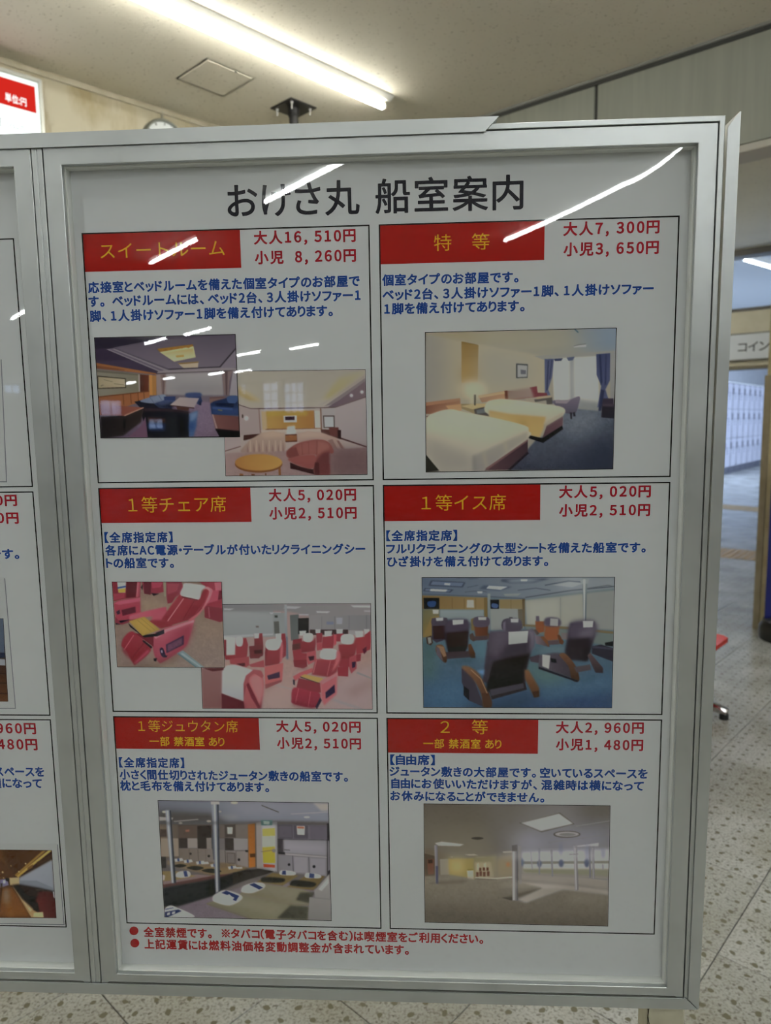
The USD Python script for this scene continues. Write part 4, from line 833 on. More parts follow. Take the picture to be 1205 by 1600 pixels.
'場': ',yU.Oo/_V1Sn.?4.?L<}B<}*3H_2EC<G$</F;a];1C:E696[7Am6tk9+C9f{::=:^K8jY8.h6u(5GG4-/2n:4DU5MX6Vc7C&51K4(B2[M1/u/L,.=h/eM1Ro2c[3Ms16S/ez.2b 0_,;@?;>~0]k 25+9[^9ce25G 25[9]49d:25y &K^*U$*V<&qa&q{*VW*WI,59,:1.jQ.j7,9q,8f.[h.z:(1Z',
'売': '3~55gR5l.6?,:K=:ox:{n;,@<WR<:B;xK;YZ:VP5}(4t>4DA4&c3}+ (.3(.K18X1>h3-o3-I<Ho<HU3-/3,g:B(:Ak*?+*?C17v18? (hc;nj;m~:)a:#H*I}*Cg(gw &],*NF,%[-#,-^q.&^.950(</f+/;Q.U#-@M+?w(f^(SG',
'変': '&cr,1y.Tv0UD/*;-Lh)QK(=C*h3,hf.3O/a,.cn.d~(9f(9~1[10_52<+2k~3h~<=D<=,5nm5m[3~T4#f0R+0Pu/}r1Sr0PW7~v9%p8F,77?43Q83{<{U;x79Ma6[_4DJ2>Q-v((r0(SF .c70>g2DX4cy6En.nh 6e{8*w:MF<6B:k[8w5 (D5*PI+r[-H[,uG+r+)kY',
'大': '&VC)?o+:^-eb.i#/S?0]e0]h(-E(-b0{n1>#1DO39@32|2vG<SV<S;3gs57S71X9g:;=/<un;YN9}m8Pa6.84ii3rN2@)1<P0-U.ye-5**~5(}a',
'子': '&j|&k<1HK1I&4RM7-w*.Z*.v9dC:xO9Pd7DV3=d37S<ky<k]3<|35w3#R2OH0sR-Eq,as0yV1A-1H0',
'定': '&Jl)(u*Nr+A-+q]-Xy-*H-;R.2l/;F0Im1A=1Bz+S6+SP9-X9->3,<31D:)w:)]31+3*R43=6[s<uu<:)4hh1Fc/e8.O*-FM,Cc*gA(wu (V_1U>0R_2An3c0;{P;z[:6>:10*?d*9C(Uk',
'室': '&zf&{#1A21Ad*%]*%v1<71BG3+f31(:Qs:QY30k309<W1<Vs (9~1UG0kb2MB3[O<=D<<^:S@:N#)~&)wq(9< *Om+M2,Dn/1]*cd*c{:$E:$.1TO-r#6Q}6FR4jx6*08L^:X.:X+9C[7y@-f9+#U',
'小': '7&_8l+;Om<eY=Ch;I%:vE9n) ,xu0bU15Y1Fu1J53?%35q2hL1|B/{{-W- &Et(N|)X1*[b+<f-=#,oF+wC+/})pR(~T',
'屋': '+(s+).2t62nu,mt,n/2o02u9.z=-5v,c2-;|.3[0.S+l,+lC;zU;z>72X:;>;hD;bX:FE8vA4]X4]7:pO:p94[|4[S<]t<]] /r-0?D7=h5gu6e@2QF &Ji(7((m-)Wo)w7)xf;:N;9V+a0+Lj*~~*NW)i|(}_ +aG9Jg9Pu+gT',
'布': '&@Q)5Z+0U,d#-rw((3((M.^;/t41c50^Y<T-<Sn/s;.dA-Mb2K]2Qy4;;4:e;9$;7Y:uf:?t97&6?15lF5lH9%&9HX9I_4:J48^2O@2EY-S0-Qg+jH+kf*&-(No(C@',
'席': '&?:&z~(N=)54)Ll)N92G01Oz3(,39B3V%4R}<gW<g?+1T+*K*mz*C6)]P(lG +wp+x,/B~/I-1%x1,@7&W7-c8l;8q_<Y@<Y)8k^8j~4{V5%$;>&;=.;$|9}q7*z6V59BV9Sq9TK5$h4yw35X36a.t8.mX-/$-0336y379/Gp/HO 1$w7%x7&@1,)',
'復': '&/Y(bu*Dj+fr,o|.Ez.@0.W40LP1Uj3?$2XG<ao<aW1hC0pU;3~;2n4p&3lf:;#;2M:Qf9Y}7Mo9a<=1l<:$;x98PO5fA28K/:d.N_-j[1A04952Uu1qj/5U-vc/G31$72{50]-0WM/Bv-rh,E+,Bl*f|*hv(2E 24G9OL9Of24a 25/24s9Oz9P6 3+649R5r17aL8jL &Gf)Y[+7f,@k-sh-2<+Yw(JT(9>',
'応': '85>9be9n7<#-<e,=2&;NC;1o:Ku &?;(N<)56)Ln)N/2ek2071>]2_V3[_4ks<gM<g4+72+*@*h&*=D)Vc(lG 0KA2.v22|2nK6PC6o07<U7T,9%=8uK8]48?>7qy6zB28F1;00bM0I^ 0p@2)o5,w7Ie6/K3y0 +4k+|*,OE-<,.o-.---L8,s9,a{',
'指': '0w72_T2^y6l>:+u;Ef8B12^c2^A2v;3b;:<):fE:}M;?Z<rV<a#<0h;DZ:6%3Z92Ke1T81,*0uz 0u<;nP;lh:.3:(X2U;2OA0sQ 2Oj:(q:/$2Uy 2PK:)Q:/a2VX &@a*t9*u-&_N&_i*uG*v7,^T,]f/CB/C),]J,[a/Mx/f^,[B,Z0,He+uY*a9(_u(11*T#*rn*sw&pG',
'掛': '7EP8xV8w;=>o<;R:0)8vx8tq7Ak -@X1R[1S6.DA.DW1SM1T$31p31=6@36?x31%30O6oO6t~-W@ .(Q.(i1Z31Ze.^+.^B1Z|1[P33V33&6*w6*_32k3296X/6Wt &:|*J%*Jp&Xf&Y#*K/*Kz,)j,(z.4l.4Q,(_,&y.E1.PE,&Z,%>+ox+:()oK(<G&oF*79*HT*Id&^5',
'接': '.%]22z4[g/|p1r3.J<.JS2i|3~d5ZN4dU=&a=&H:5=97V7x6:EY<?};6y9<V6PJ5<#35k.s3 2JV69h7N@8F63g# .d;2v52/K1=v2R@3I^4@u2{z6RC7tU8MV8_o:1(8AJ<f[<fD.d# /Tf/T~4qf3tk5E05o@6l?<1l<1R &@a*D6*E+&Xf&Y#*?[*F4,##+~5.@>.@$+}v+}..(?.9<+|m+{Y+dI+.V)z|(B2&zv*$~*Bm*Ct&dt',
'整': '2593OV40=5(15Pb7.J6B#<gS<g=;9{:<88q?:qG<}*<*@;t(9b^7hA5Z831J24D4dv6^f5ba4eb3CY 5[L6XH7he8l$9VF &ce&c|+QG+Wn-5]-4{1Fv1B%):x);4;C|;Ce3+C3+&9mA9m,3*m3*N<p0<ot &R/*-O+wr([N(]3,W-,W?&x-&xB,WT,Wl./r.5D2XU2X@./D.4w1yW1xt.uO0dF1~<1<n.4%.-i,Uc,PH*hn(h:(T} ..b0Kj0L)..{ .4+.i|.i}..L *(:,VY,Vu*.=',
'敷': '3#V4[X5r-7N@6Kk5ZZ4:F3,*4/K4vq5cE6167i~7&~<~:<}{;zw;oF:v}:/P9=F:@/;7N=1j<.P;x9:448?m6-g3|Z 6_47O08K{9UD:6X &V>)(l*%>*m^+/d&W?&WT,z%,Oz-fA,tT,n~*&[)|T(T}(V@,p#,uz&lO&le,v4,vT.RD.Wi1D/1&I/D$0060Rd2XW2#_3[N3[:.WS.QX2q#2oc1BE1<y.V@.PD.(,.(*.i-3YV3YA,t&,bV29>2&Y1^g1)p0Tj-W/-/-/Qz/vO08F0Of,=m+.q)im(SF .Pj1=/1C,.Vg .W/.Vx1C>1=h )}*,ty,u1*(& )}N,uC,uT*(J',
'料': '0nu8F78N?:1t:/Z<q>=&@=&<:/>:.28JX8Ex10F 2_(3Um5Uw6Xn7966;d4qF 1Hg2@O4pX6/K57a3TB -rc.dw/Ia0vx/%3 &?u(H|)LC*z@&ec&e|+Gt+N}-,m-+M0us0uX-0x-+./MK0Uz/G3.&l-*g-),+K<+G/)QU(<v &x<)1^)~#*PT)0b(iV',
'日': '*db:%,9}e8-t8(E,TE,NC*a< ,Nx8(a8/V,Un ,PE8*.80{,W7',
'時': '/HD/H^5>15>a0L60LN5>y5?J7(i7(;<+}<+e7&}7&N=(O=(6:0A:/t<kg<kN:/Y:.P9x)9SM8?,5AK4hy8(B89[8F</Xv/Y28@m8G# 0zJ2E/43q50u5Gm3qX2nr (EX/&//#M*%P*%3(BY *%l-Fx-B-*&d *&~-H0-C<*(t',
'枕': '-^&0>D2?53+Q3m04R#4eW1b51Yq0(k0)^4eq4lG6M|6M3<<x<<):XO:Y+6Lv6AE6)u7Zz7_y7r089]:i~;1T;Hb;ZE=%n<u{<V~;~+;6~7<+6i,6925}G5y65C(4K,3<323+15Y/4x &@5(%d)Lk*iZ*cu&f;&fT*{5*{|,^T,]j/T]/TC,]M,]@.oD/Gz.>y-6S,[u,T)*x:*tE)Wd(7L',
'格': '&@/(7v)Fq*8~++=+$V&qb&q|+<s+=g,|?-%5/~o/~Z18/2X:46[5u/4}7:<{;?w:fu9cQ7U48RB:*8;[3=DG<;B;8C;6|9M^9H(3#R2yX1FR1Gu/Rz.Uu.td-+-,xX+:$+;s)vO(7F 4jF2in:/^7ml6FJ 2z&9H@9Nq3$V 3hW4q)6A+7nd9(E4#_ -$f/w}.zM.zK24A3Z)52A3y<2k&0Q</+w/NQ-$v',
'案': '&Jt)u[,,E.,v/kc&p-&pD1<<1BD3+c3+C<eR<e;4cv64%8d1;NB=1q<.S96p6zb4o*30h3*-1@k1;u/Fm-pV*<s(Mc (,n,P*0(Z+*m-N,(-Z(-r.jG0FY1yW0jg<M~<Mh8#m7-&522;yt:R-6v137G0]0.Dd)/[(bC -rB2p04^H6#M/Hb (Q)1D50_120U3DS<1w<1A:Mi:HA*4E*.>(PN',
'横': '7Mk8j$;aY=1e;rM9rG &:E(=d);D*Da*u(&kx&l7++Z+,N,e>,dJ/Nm/TF2^R2X3/sV/sn2XJ2_U4<E4Ai7zw8%&9]r9]O<Hr<HZ9]89[p<}|<}e6kJ6pu<0[</;02~04C5,V58D/7D/+~,d0,cp/S:.O}-6D,cK,aW+(i+*Y)L+(1^ 6j$:Kw:L;6p- 6jW:LN:Lo6pa 4;C7z:7z_4;h 1f>51457<1lF 1fr51h57q1lz .Nq15c36=4i522i/jd',
'毛': '(%_/wd/x?)#X(ho(hs)#u/xZ/y7(o7(?M1>D5PO8Bk9or6Y$1hC1gg:Y*:qm1gJ1fn<09<F|1fQ1es2&N2y{:(k:Q,:ud;CG</C<|,<jT<KX;aE;$l:(N2hH1R/0h30=}0&+/ve/wF(7[',
'油': '//5/2)4_(4_t6BL6GE<+[<(k:?L:9w0n#0h$ 6?>:?{:@q6@3 6@N:A0:B#6A@ 0pA0oN4]u4^h 0o30n>4[e4]X (os)mE,WQ.@[-=B+m6 (BF){^,8d-RV)u; &XL(Db(cM+MX,zf+wJ*J?',
'混': '5b+7C_7C$9I<;Iq<eb:vH7Bf7B57SG7lF;+m;Hb;TS=%g<jA<Q6<(q;1;7S-6Uq5wG5_U .p|:~P:}#.oN 0Q?93399>0Qb 0Qx93l99w0R> .,J.h%.yE.zm0d/0c^4d@4d(0cD0b^4cM4z70h-.g^ (dD)s--I2-y/-~q,{W (6t*T],c/-qN*m.)c~ &_6(cK+r%,iK+f3&ey',
'源': '8{c:L-=,5;N9 +V{,Nh-)j-^q.-P.Pj.R3<gl<gR05N0(O/l(/;U.8$-.s,xY 1Tn5&M5i27cb6qT;oQ;n-7Hw7B$7*s6J<5_73Fs2yq5GL5_Q5aW1SH 3+f:5R:;[31o 3,?:6-:<632G /Wp16(2?73w{2[M0yP (dD)g[-ZC,Q@ ($Z)K]+X?,nM,t3*T0)VP(+A &Rf(>y([g+MV,Jg+R}+Ae',
'煙': '-e#4c?4cu/;_/;w4d24jB6Kw6Q9;yN;y66P|6PF<{a<{G-dg .L0.LH<b%<ai8Mn8S6<<r<;f/$G/%S2eL2en 8A*:XH:Y&8Ac 4@G6ph6qE4A$ 4A<6q]6r#4GG 0P}2p*2pd0QY &Jl(BU).p)du*8>*Uc*WH,)f,(6,io-Hp.dm-0y,(4+e].IP-@Q+FR*Hg)d7(Y2(M^ &LR&v|(>m(V=)fn)M;(bg(U6',
'燃': '9C$:v1<)B=Bv;lh;+j -SO.]V/Z50Wz1>i2l&2;]4};5ti5UV7zI7{<9KX9Jg<xF<x/9cN9cK:;k:|h<#O=D&<;%;ZY:FX9bW8vw7b06{a5lv4Pb3Mo5NM6:b7%}7bq7tG5Im5D64L/3+n1+%/f#/G6/;e.DF/}I1ra0(p0p%2QI37~1I-2#(3bO45|1n-0QM.i[ 9{L:~W;4o<7R<aV;K3 5}n7Bb8.G8t|7GW6o4 2cI43j4c#35^ -@9.25.sa0&c1GH0&(.ga &Jl(Sq):C)v5*Cm*h}*jb,:~,?M-%)-gi/,O-6s,9Z,-B.bl-R&+k5*mB)9n(Y1 &RA(9#(cp)lZ)M=(bi&^l',
'特': '/aH/ac5U65Ue1&$1&>5U~5VK7:$79V;p$;og79<78j<x$<wg:*Y:*/<e}<ed:)p:(b9r>9Md89B5G54tM7}Z8?G8F;0(10(J8@m8G& 1<52VG4Js5M[4-a2i7 &RG(>z(uW*Ep*(Y+Sw+ZP-8@-7O/I*/Hl-74-6?/Mj/Y&/X}-5}-4X+Vj+R@(,8&e#&jk+XG+SZ)l<(t)',
'用': '&E$(xQ)E})vE*2r*4_;:G;7;;+_:]=9wz9$F5qO56:8u29M|9Ns3<Y35^1L@1Gj+^j+:v*ak)E>(_t 3709O29Op3=V 38-9P.9Pj3>Q +kV1Mn1NO+wh +x&1Nk1OI+xc',
'由': ')<Z1={1>h3-o3-&;?^;<f9M^9H/+)#*}~)9a 3*_9HJ9O*3+T 3+r9I[9P;3,g *~U1;W1<M+*5 +#i1<j1=_++F',
'禁': '17V3Zg5c;25[25s6B)6BM8%&8+F<1m<1U8Y09Je:_l<wp;no:0P8$+8#C6@k6AS4R*2@2 (,3(,K<Fo<FU3<H3*:2IZ1/Q.Ht-pE0si1Fn1GW 5}g7Bc:Vv<.d:c}8oN *n^:#U:#=*nE &Ls([V)wp+aW(E5(EK,:[,;%-sq-y51-*1,o-xx-xu0pJ1Nq0QD-x[-r2,9B,:(*9=(b| &u,*Hj,Cd-|K,=Q)J~)3|',
'空': '(B<(BT1;J1<L*n3*nL9n-9mo31=3*Q<4_<4E (ED1U;0R^2An3nZ<1f<0v:GW:BD*42*-k(DK 3h/4vt9U^;z8:kL8q, ([/(bv*P-,P]/N^0jS/N<-6_)eb)X3',
'等': '&MG(P])Sy*{},Wg+~b2#c2#J-mO.QH-1Q,{:,]d+xa+%.)lP(tk 2*33394+/5i^5-o<Z1<Yu7iI8wZ7Oy5i,46$2pv2pt3,u32D:_c:_K32.31i<qb<qH7sJ7s+<;<<;#7rn7l<7MG6c>55z2n,22p5R}5}=6(g-;C/kD1*30ss/e2.,^+pZ,yX(N^(Nw6)#5~Z&j~&k;1Bb1==*&|*(71=T1CV0e.',
'脚': '6lP<=O<:w<)S;ge:{]97>8j>:WF:dw:g/8B<8?*6i# .o:.oT1gJ1b>/=L/=g1bY1h~39?38a5[Q5[838D37h6#-5~n2ox2.40t=43j37*4Eb5S^6(54i)4[j4P=4?%/;/.n,/;J/qK0iP17, &?8($~(Te(]f./e.%V-W6-)0*~%*N<,NZ,ax,by)|A)KQ(Y2 )|[,c8,cx*(( *(B,d6,ds*)#',
'自': '*E]0;119#39>2/}:N,:Jy8V-8V?,7R,1S*BM ,2z8WO8X*,3S ,2)8VX8W5,2_ ,3o8XD8X{,4J',
'船': '1HX2{v3bJ3sz3t]:NI:Ru:_E<q}<wO:;Z9UD9-38w*8rA5JJ5>;4|?4L,3NY2Vz 2so2uT;[3;YN9wv9rA4UY4O^ 4P09xD9y@4Q+ &Jf($d(N5))O)5Z&Wm&X))5u)70+T9,@l.*)-2)0p|0h80CY/e%-:F,g[.y8/;$/6]*nK*I))Vd(lF *oe*h{/6u/7v +^}+kR,n].&T.OX-;6,bd +g#,ot,{D-lq.9r-$N,]5',
'記': '1t#1t>;QM;O]9n)9hR3xj3wH4&n4c=:ET:j-;%8;I9<|5<W1<4O;YZ:E94[93F}2U?23$24g9hn9oX &Y50|C0|,&Xy (>B04403y(>, (Tl/l-/jx*1J*+O(SI *+y.8..8l*,Z (i2/gM/g8(hx *F*+h%,vA-b/,4a+N[',
'調': '(O).i+.h#.sQ0&T0[s0oM0q><=T<:=<.a;a@:VL8JY7wp:P|:j$:l{25o2481wd1G80yf0,^/@J.2&.CF)uK)u:(Mc )ud-@Y-A<)vE 3,%3,;5mt5n=3IJ3Ia5nS5ns7-x73B9V49Uz7-B7,z:#n:#W 3N79=|9Bk4iA4cF3M+ 4cn7~57~b4d= &Y0/I8/H|&Xt (JF.j2.ix(Ou (Iq.i[.iF(IZ *)A+=h,F:,{l+aY',
'賃': '43>5Y$:d6<Vw:VI7fP .4g.4{4AP4Ah/h;/Cz5(::%A;)46+-6$)<Yp<YZ6#n6#S;PR;P>/7;/1g4@{4A9 *ns:#k9~:*mB ,Tt84E8:E,Zs ,U@84n8:n,[@ ,Ui85;8;:,[h &u*+d^.bN0>3-pD)9_).1 &<8+,*-IW.|U.R2,p>,oD+6T+78([o',
'運': '&VL)4V*mX*nV&eK&ef,PJ,O///d0yc2nO7w|=%P<Vy9Y=3*80h3/Wa.=d+du+/+*7H(fg -p}-q74.:4(g/*j/+w4/^4*//Z4/ZI4*D40A5t_5tK:<]:<G5t65s|;(4;&&5rn5rW<FY<FD5rA5r#4-b4(: 5s%9II9Ic5s> 5sP9Iu9J25si 0](4(y4.{0]@ 0]R4)H4/J0]k -sd<=W<<p:Y;:Yk/O>/I&-r{ (:%)ag+rw,ua+BK)~#',
'部': '55z59L;W9<Z2<at9nV;D><0$<Fn<FW</D;ge:{V9rf7rF7HH9s$:F,:d}:e::;<9D#8/z:N16q~6i$ &kQ+Aw*o8)x()x*+<z+N6,(i,zr,u*+S3/$o0jz2LK0j23~l3~R&k9 (PZ(Pu-=Y,FN-sr.A$/2J3Or3OX )/a2{,2y^15@1)}*re*lj).5 *m910$10g*m{',
'酒': '-I+-IC<s<<s#7V;7[N;zw;x::9b:9r/vH/pM.1u.4V25925k /py::/::W/qF /wg/q^::r:;972.6^.64v5y+5st3sS3Z-2d;1rA0iG 7Ca7bE:;P:<)7D4 3nY3h?5yv6$5 /r*0oL1re2@42F8/rr &oC)dj+_++qA-*M)uG)?O (?o)=A-,B,))+xU &Lz(93(P6+0p,D~+;{',
'金': '&AR*?C-ap/yP13%26@3tj3>q5i*9V+=3|<$2:M58AT8;T32*31R;>E;>-3193*P<@0<?s(6h(7$15a16_);*);B16y1=9,3j,3~*JQ(Om /gn-$q7nW4w&2;W 56O6i~7ar9=V8(u6V6 +;5+;7,bs-q,.sh-F@,Cb',
'間': '3=Q3>w;{l;xT;g1;BU9}a6z;6Dl9fz:.P:0? 4vW:0T:0v4|b 4w2:1/:1M4}9 -v(-wf6WY6V//R*/L. /LV4tl4u4/Rd /S?/Ry4uJ4ul (dL13*11b*JE*H7(_u *K6/Nw/U#*Q= *PE/NA/TK*Pf',
'雑': '1%h38j46B4}a6Mv4e}<gA<g(9PH9Or<MO<M89OY9O%<X2<Wu9Ni9N-<u~<uf4c.4[33#C3&%1~n 4[^7lS7m44]> 4]V7mL7n%4du 4^H7n=7np4ed 6x18HT9Vo:<s8_z8+F &A5)G^*3v*i}&ws&x0*uj+%f,L=,Kp/Zf/aM/rd1,$1=@1=N2F424d1gB0{</Se.]7.E:.4,./0,En+YB*92(U@ .UU.[B/_M/qe1ep0>2/X8 &pX&pr,-T,3]-fd-l.1a=1a$-f,-ds-W<-:K,7A*H9){;+p,,1v,3% &K.(xl)vM+;4*%H(YO',
'電': '*D9:5b:4N2z22y|3AH433:K6:oh;1X;TM<{y<p3<W#;rW:z}3e_2Cu1R61;@15p,,D,%G*HW 2zF8KE8K^2za 2zt8Kr8L/2{1 ,%p16)16A,,s ,&A16T16n,-C (E61Cq1>A)m#)m::gO:g93-H3&I<1V<0j:Rz:Mj3&53%;1Bc1=s*(U)}8(DH 4@Z9nY9nG4@H 4A%9>~9>m4@p *h~*i50.b0.N +6t0/,0.v+6c',
'（': '6jd6vk7i.8Gv9K::gX;Qi<mb:aE9Ds8_.8LC8je9ah:dL;g9<dC<d@;BG9}s9$m8.U7HZ6{b',
'）': '&cb)EZ*mY+X#+|y+wi+18)r^&g;)1{*Kh+NS,j0-YE-f?-G3-#F,=k+Ke*N5).-',
'１': ',CJ1Ra1Ts-Yz-Z40R22#X3c23_Q8P{8P_,C/',
'２': ',(p,]h.5&/Ze1&B2XI4*b5P06M=79+7[>7U>6vL5s.4Vl2[t/q+8K78Jv,7[,7p1+#3~K58-5O?5OM58]4kO3yo2^q1O?0)b.]|-HL',
}
# ------------------------------------------------------------------ print: lettering and pictures on flat sheets
def sheet_xz(px, py):
    """Where on the poster's face (x along it, z up from the first row of panels) a measured point of the photograph lies."""
    d = _fwd * FOCAL + RIGHT * (px - 602.5) - UP * (py - 800)
    q = EYE - d * (EYE[1] / d[1])
    return q[0], q[2] - Z0


AB = ''.join(chr(c) for c in range(35, 127) if chr(c) not in "\\'\"`")


def glyph(ch):
    """The outline of a character, in ems, from the table of glyphs: every ring a string of three-letter points."""
    if ch in glyph.done:
        return glyph.done[ch]
    rings = []
    for r in GLYPHS[ch].split(' '):
        n = [(AB.index(r[i]) * 89 + AB.index(r[i + 1])) * 89 + AB.index(r[i + 2]) for i in range(0, len(r), 3)]
        rings.append(Polygon([((k // 512 - 40) / 360, (k % 512 - 90) / 360) for k in n]).buffer(0))
    rings.sort(key=lambda p: -p.area)
    shape = Polygon()
    for p in rings:
        shape = shape.symmetric_difference(p)
    glyph.done[ch] = shape
    return shape


glyph.done = {}
KEEP = dict.fromkeys('0123456789', .70)


def line_shape(text, mono=False, weight=0.0, gap=.095):
    """A line of text set in ems; its ink starts at x = 0. mono keeps every character a full em wide, else it is set by its ink as proportional faces are."""
    x, out = 0.0, []
    for ch in text:
        if ch in ' 　':
            x += (1.0 if ch == '　' else .5) if mono else .34
            continue
        g = glyph(ch)
        if weight:
            g = g.buffer(weight, quad_segs=2)
        a, _, b, _ = g.bounds
        if mono:
            out.append(affinity.translate(g, x, 0))
            x += 1.0
        elif ch in KEEP:
            out.append(affinity.translate(g, x + (KEEP[ch] - (b - a)) / 2 - a, 0))
            x += KEEP[ch]
        elif ch == ',':
            out.append(affinity.translate(g, x + .10 - a, 0))
            x += .42
        else:
            pre = .05 if ch in '、。' else gap / 2
            out.append(affinity.translate(g, x + pre - a, 0))
            x += pre + (b - a) + (.30 if ch in '、。' else gap / 2)
    s = unary_union(out)
    return affinity.translate(s, -s.bounds[0], 0)


def flat(shape, y, height=None):
    """A flat printed shape of (x, z) as a mesh on the plane y, facing the reader."""
    vs, fs, n = [], [], 0
    for g in getattr(shape, 'geoms', [shape]):
        if g.geom_type != 'Polygon' or g.area < 1e-12:
            continue
        v, f = trimesh.creation.triangulate_polygon(g, engine='earcut')
        vs.append(v)
        fs.append(np.asarray(f) + n)
        n += len(v)
    v, f = np.vstack(vs), np.vstack(fs)
    a, b, c = v[f[:, 0]], v[f[:, 1]], v[f[:, 2]]
    turn = (b[:, 0] - a[:, 0]) * (c[:, 1] - a[:, 1]) - (b[:, 1] - a[:, 1]) * (c[:, 0] - a[:, 0]) < 0
    f[turn] = f[turn][:, ::-1]
    return np.column_stack([v[:, 0], np.full(len(v), y), v[:, 1]]), f


def setting(text, p0, p1, em, **kw):
    """A line of text whose ink runs between two measured points of the photograph; em is its size there in pixels."""
    s = line_shape(text, **kw)
    (x0, z0), (x1, z1) = sheet_xz(*p0), sheet_xz(*p1)
    pm = ((p0[0] + p1[0]) / 2, (p0[1] + p1[1]) / 2)
    h = sheet_xz(pm[0], pm[1] - em / 2)[1] - sheet_xz(pm[0], pm[1] + em / 2)[1]
    k = (x1 - x0) / s.bounds[2]
    return affinity.affine_transform(s, [k, 0, 0, h, x0, (z0 + z1) / 2 - .38 * h])


INK = .00003
PAPER = plain('poster_paper', (.74, .745, .75), .6, spec=.1)
RED = plain('red_band_ink', (.42, .006, .004), .6, spec=.1)
YELLOW = plain('yellow_ink', (.82, .50, .02), .6, spec=.1)
PRICE = plain('crimson_ink', (.42, .006, .020), .6, spec=.1)
BLUEINK = plain('blue_ink', (.003, .055, .31), .6, spec=.1)
TITLE = plain('charcoal_ink', (.020, .019, .030), .6, spec=.1)
LINE = plain('black_ink', (.006, .006, .006), .6, spec=.1)
NOTE = plain('red_note_ink', (.42, .007, .010), .6, spec=.1)
PRINT = look('photo_print', {'a': ('attribute', {'attribute': 'ink'}), 'p': ('principled_bsdf', {'roughness': .6, 'specular_ior_level': .1})}, [('a.color', 'p.base_color')], 'p.BSDF')


def outline(x0, x1, z0, z1, w=.0016):
    return sbox(x0, z0, x1, z1).difference(sbox(x0 + w, z0 + w, x1 - w, z1 - w))


def smooth_ring(pts, closed=True):
    p = np.asarray(pts, float)
    n, out = len(p), []
    for i in range(n):
        a, b, c, d = (p[(i + k) % n] for k in (-1, 0, 1, 2))
        for t in (0, .25, .5, .75):
            out.append(.5 * (2 * b + (c - a) * t + (2 * a - 5 * b + 4 * c - d) * t * t + (3 * b - a - 3 * c + d) * t ** 3))
    return np.array(out)


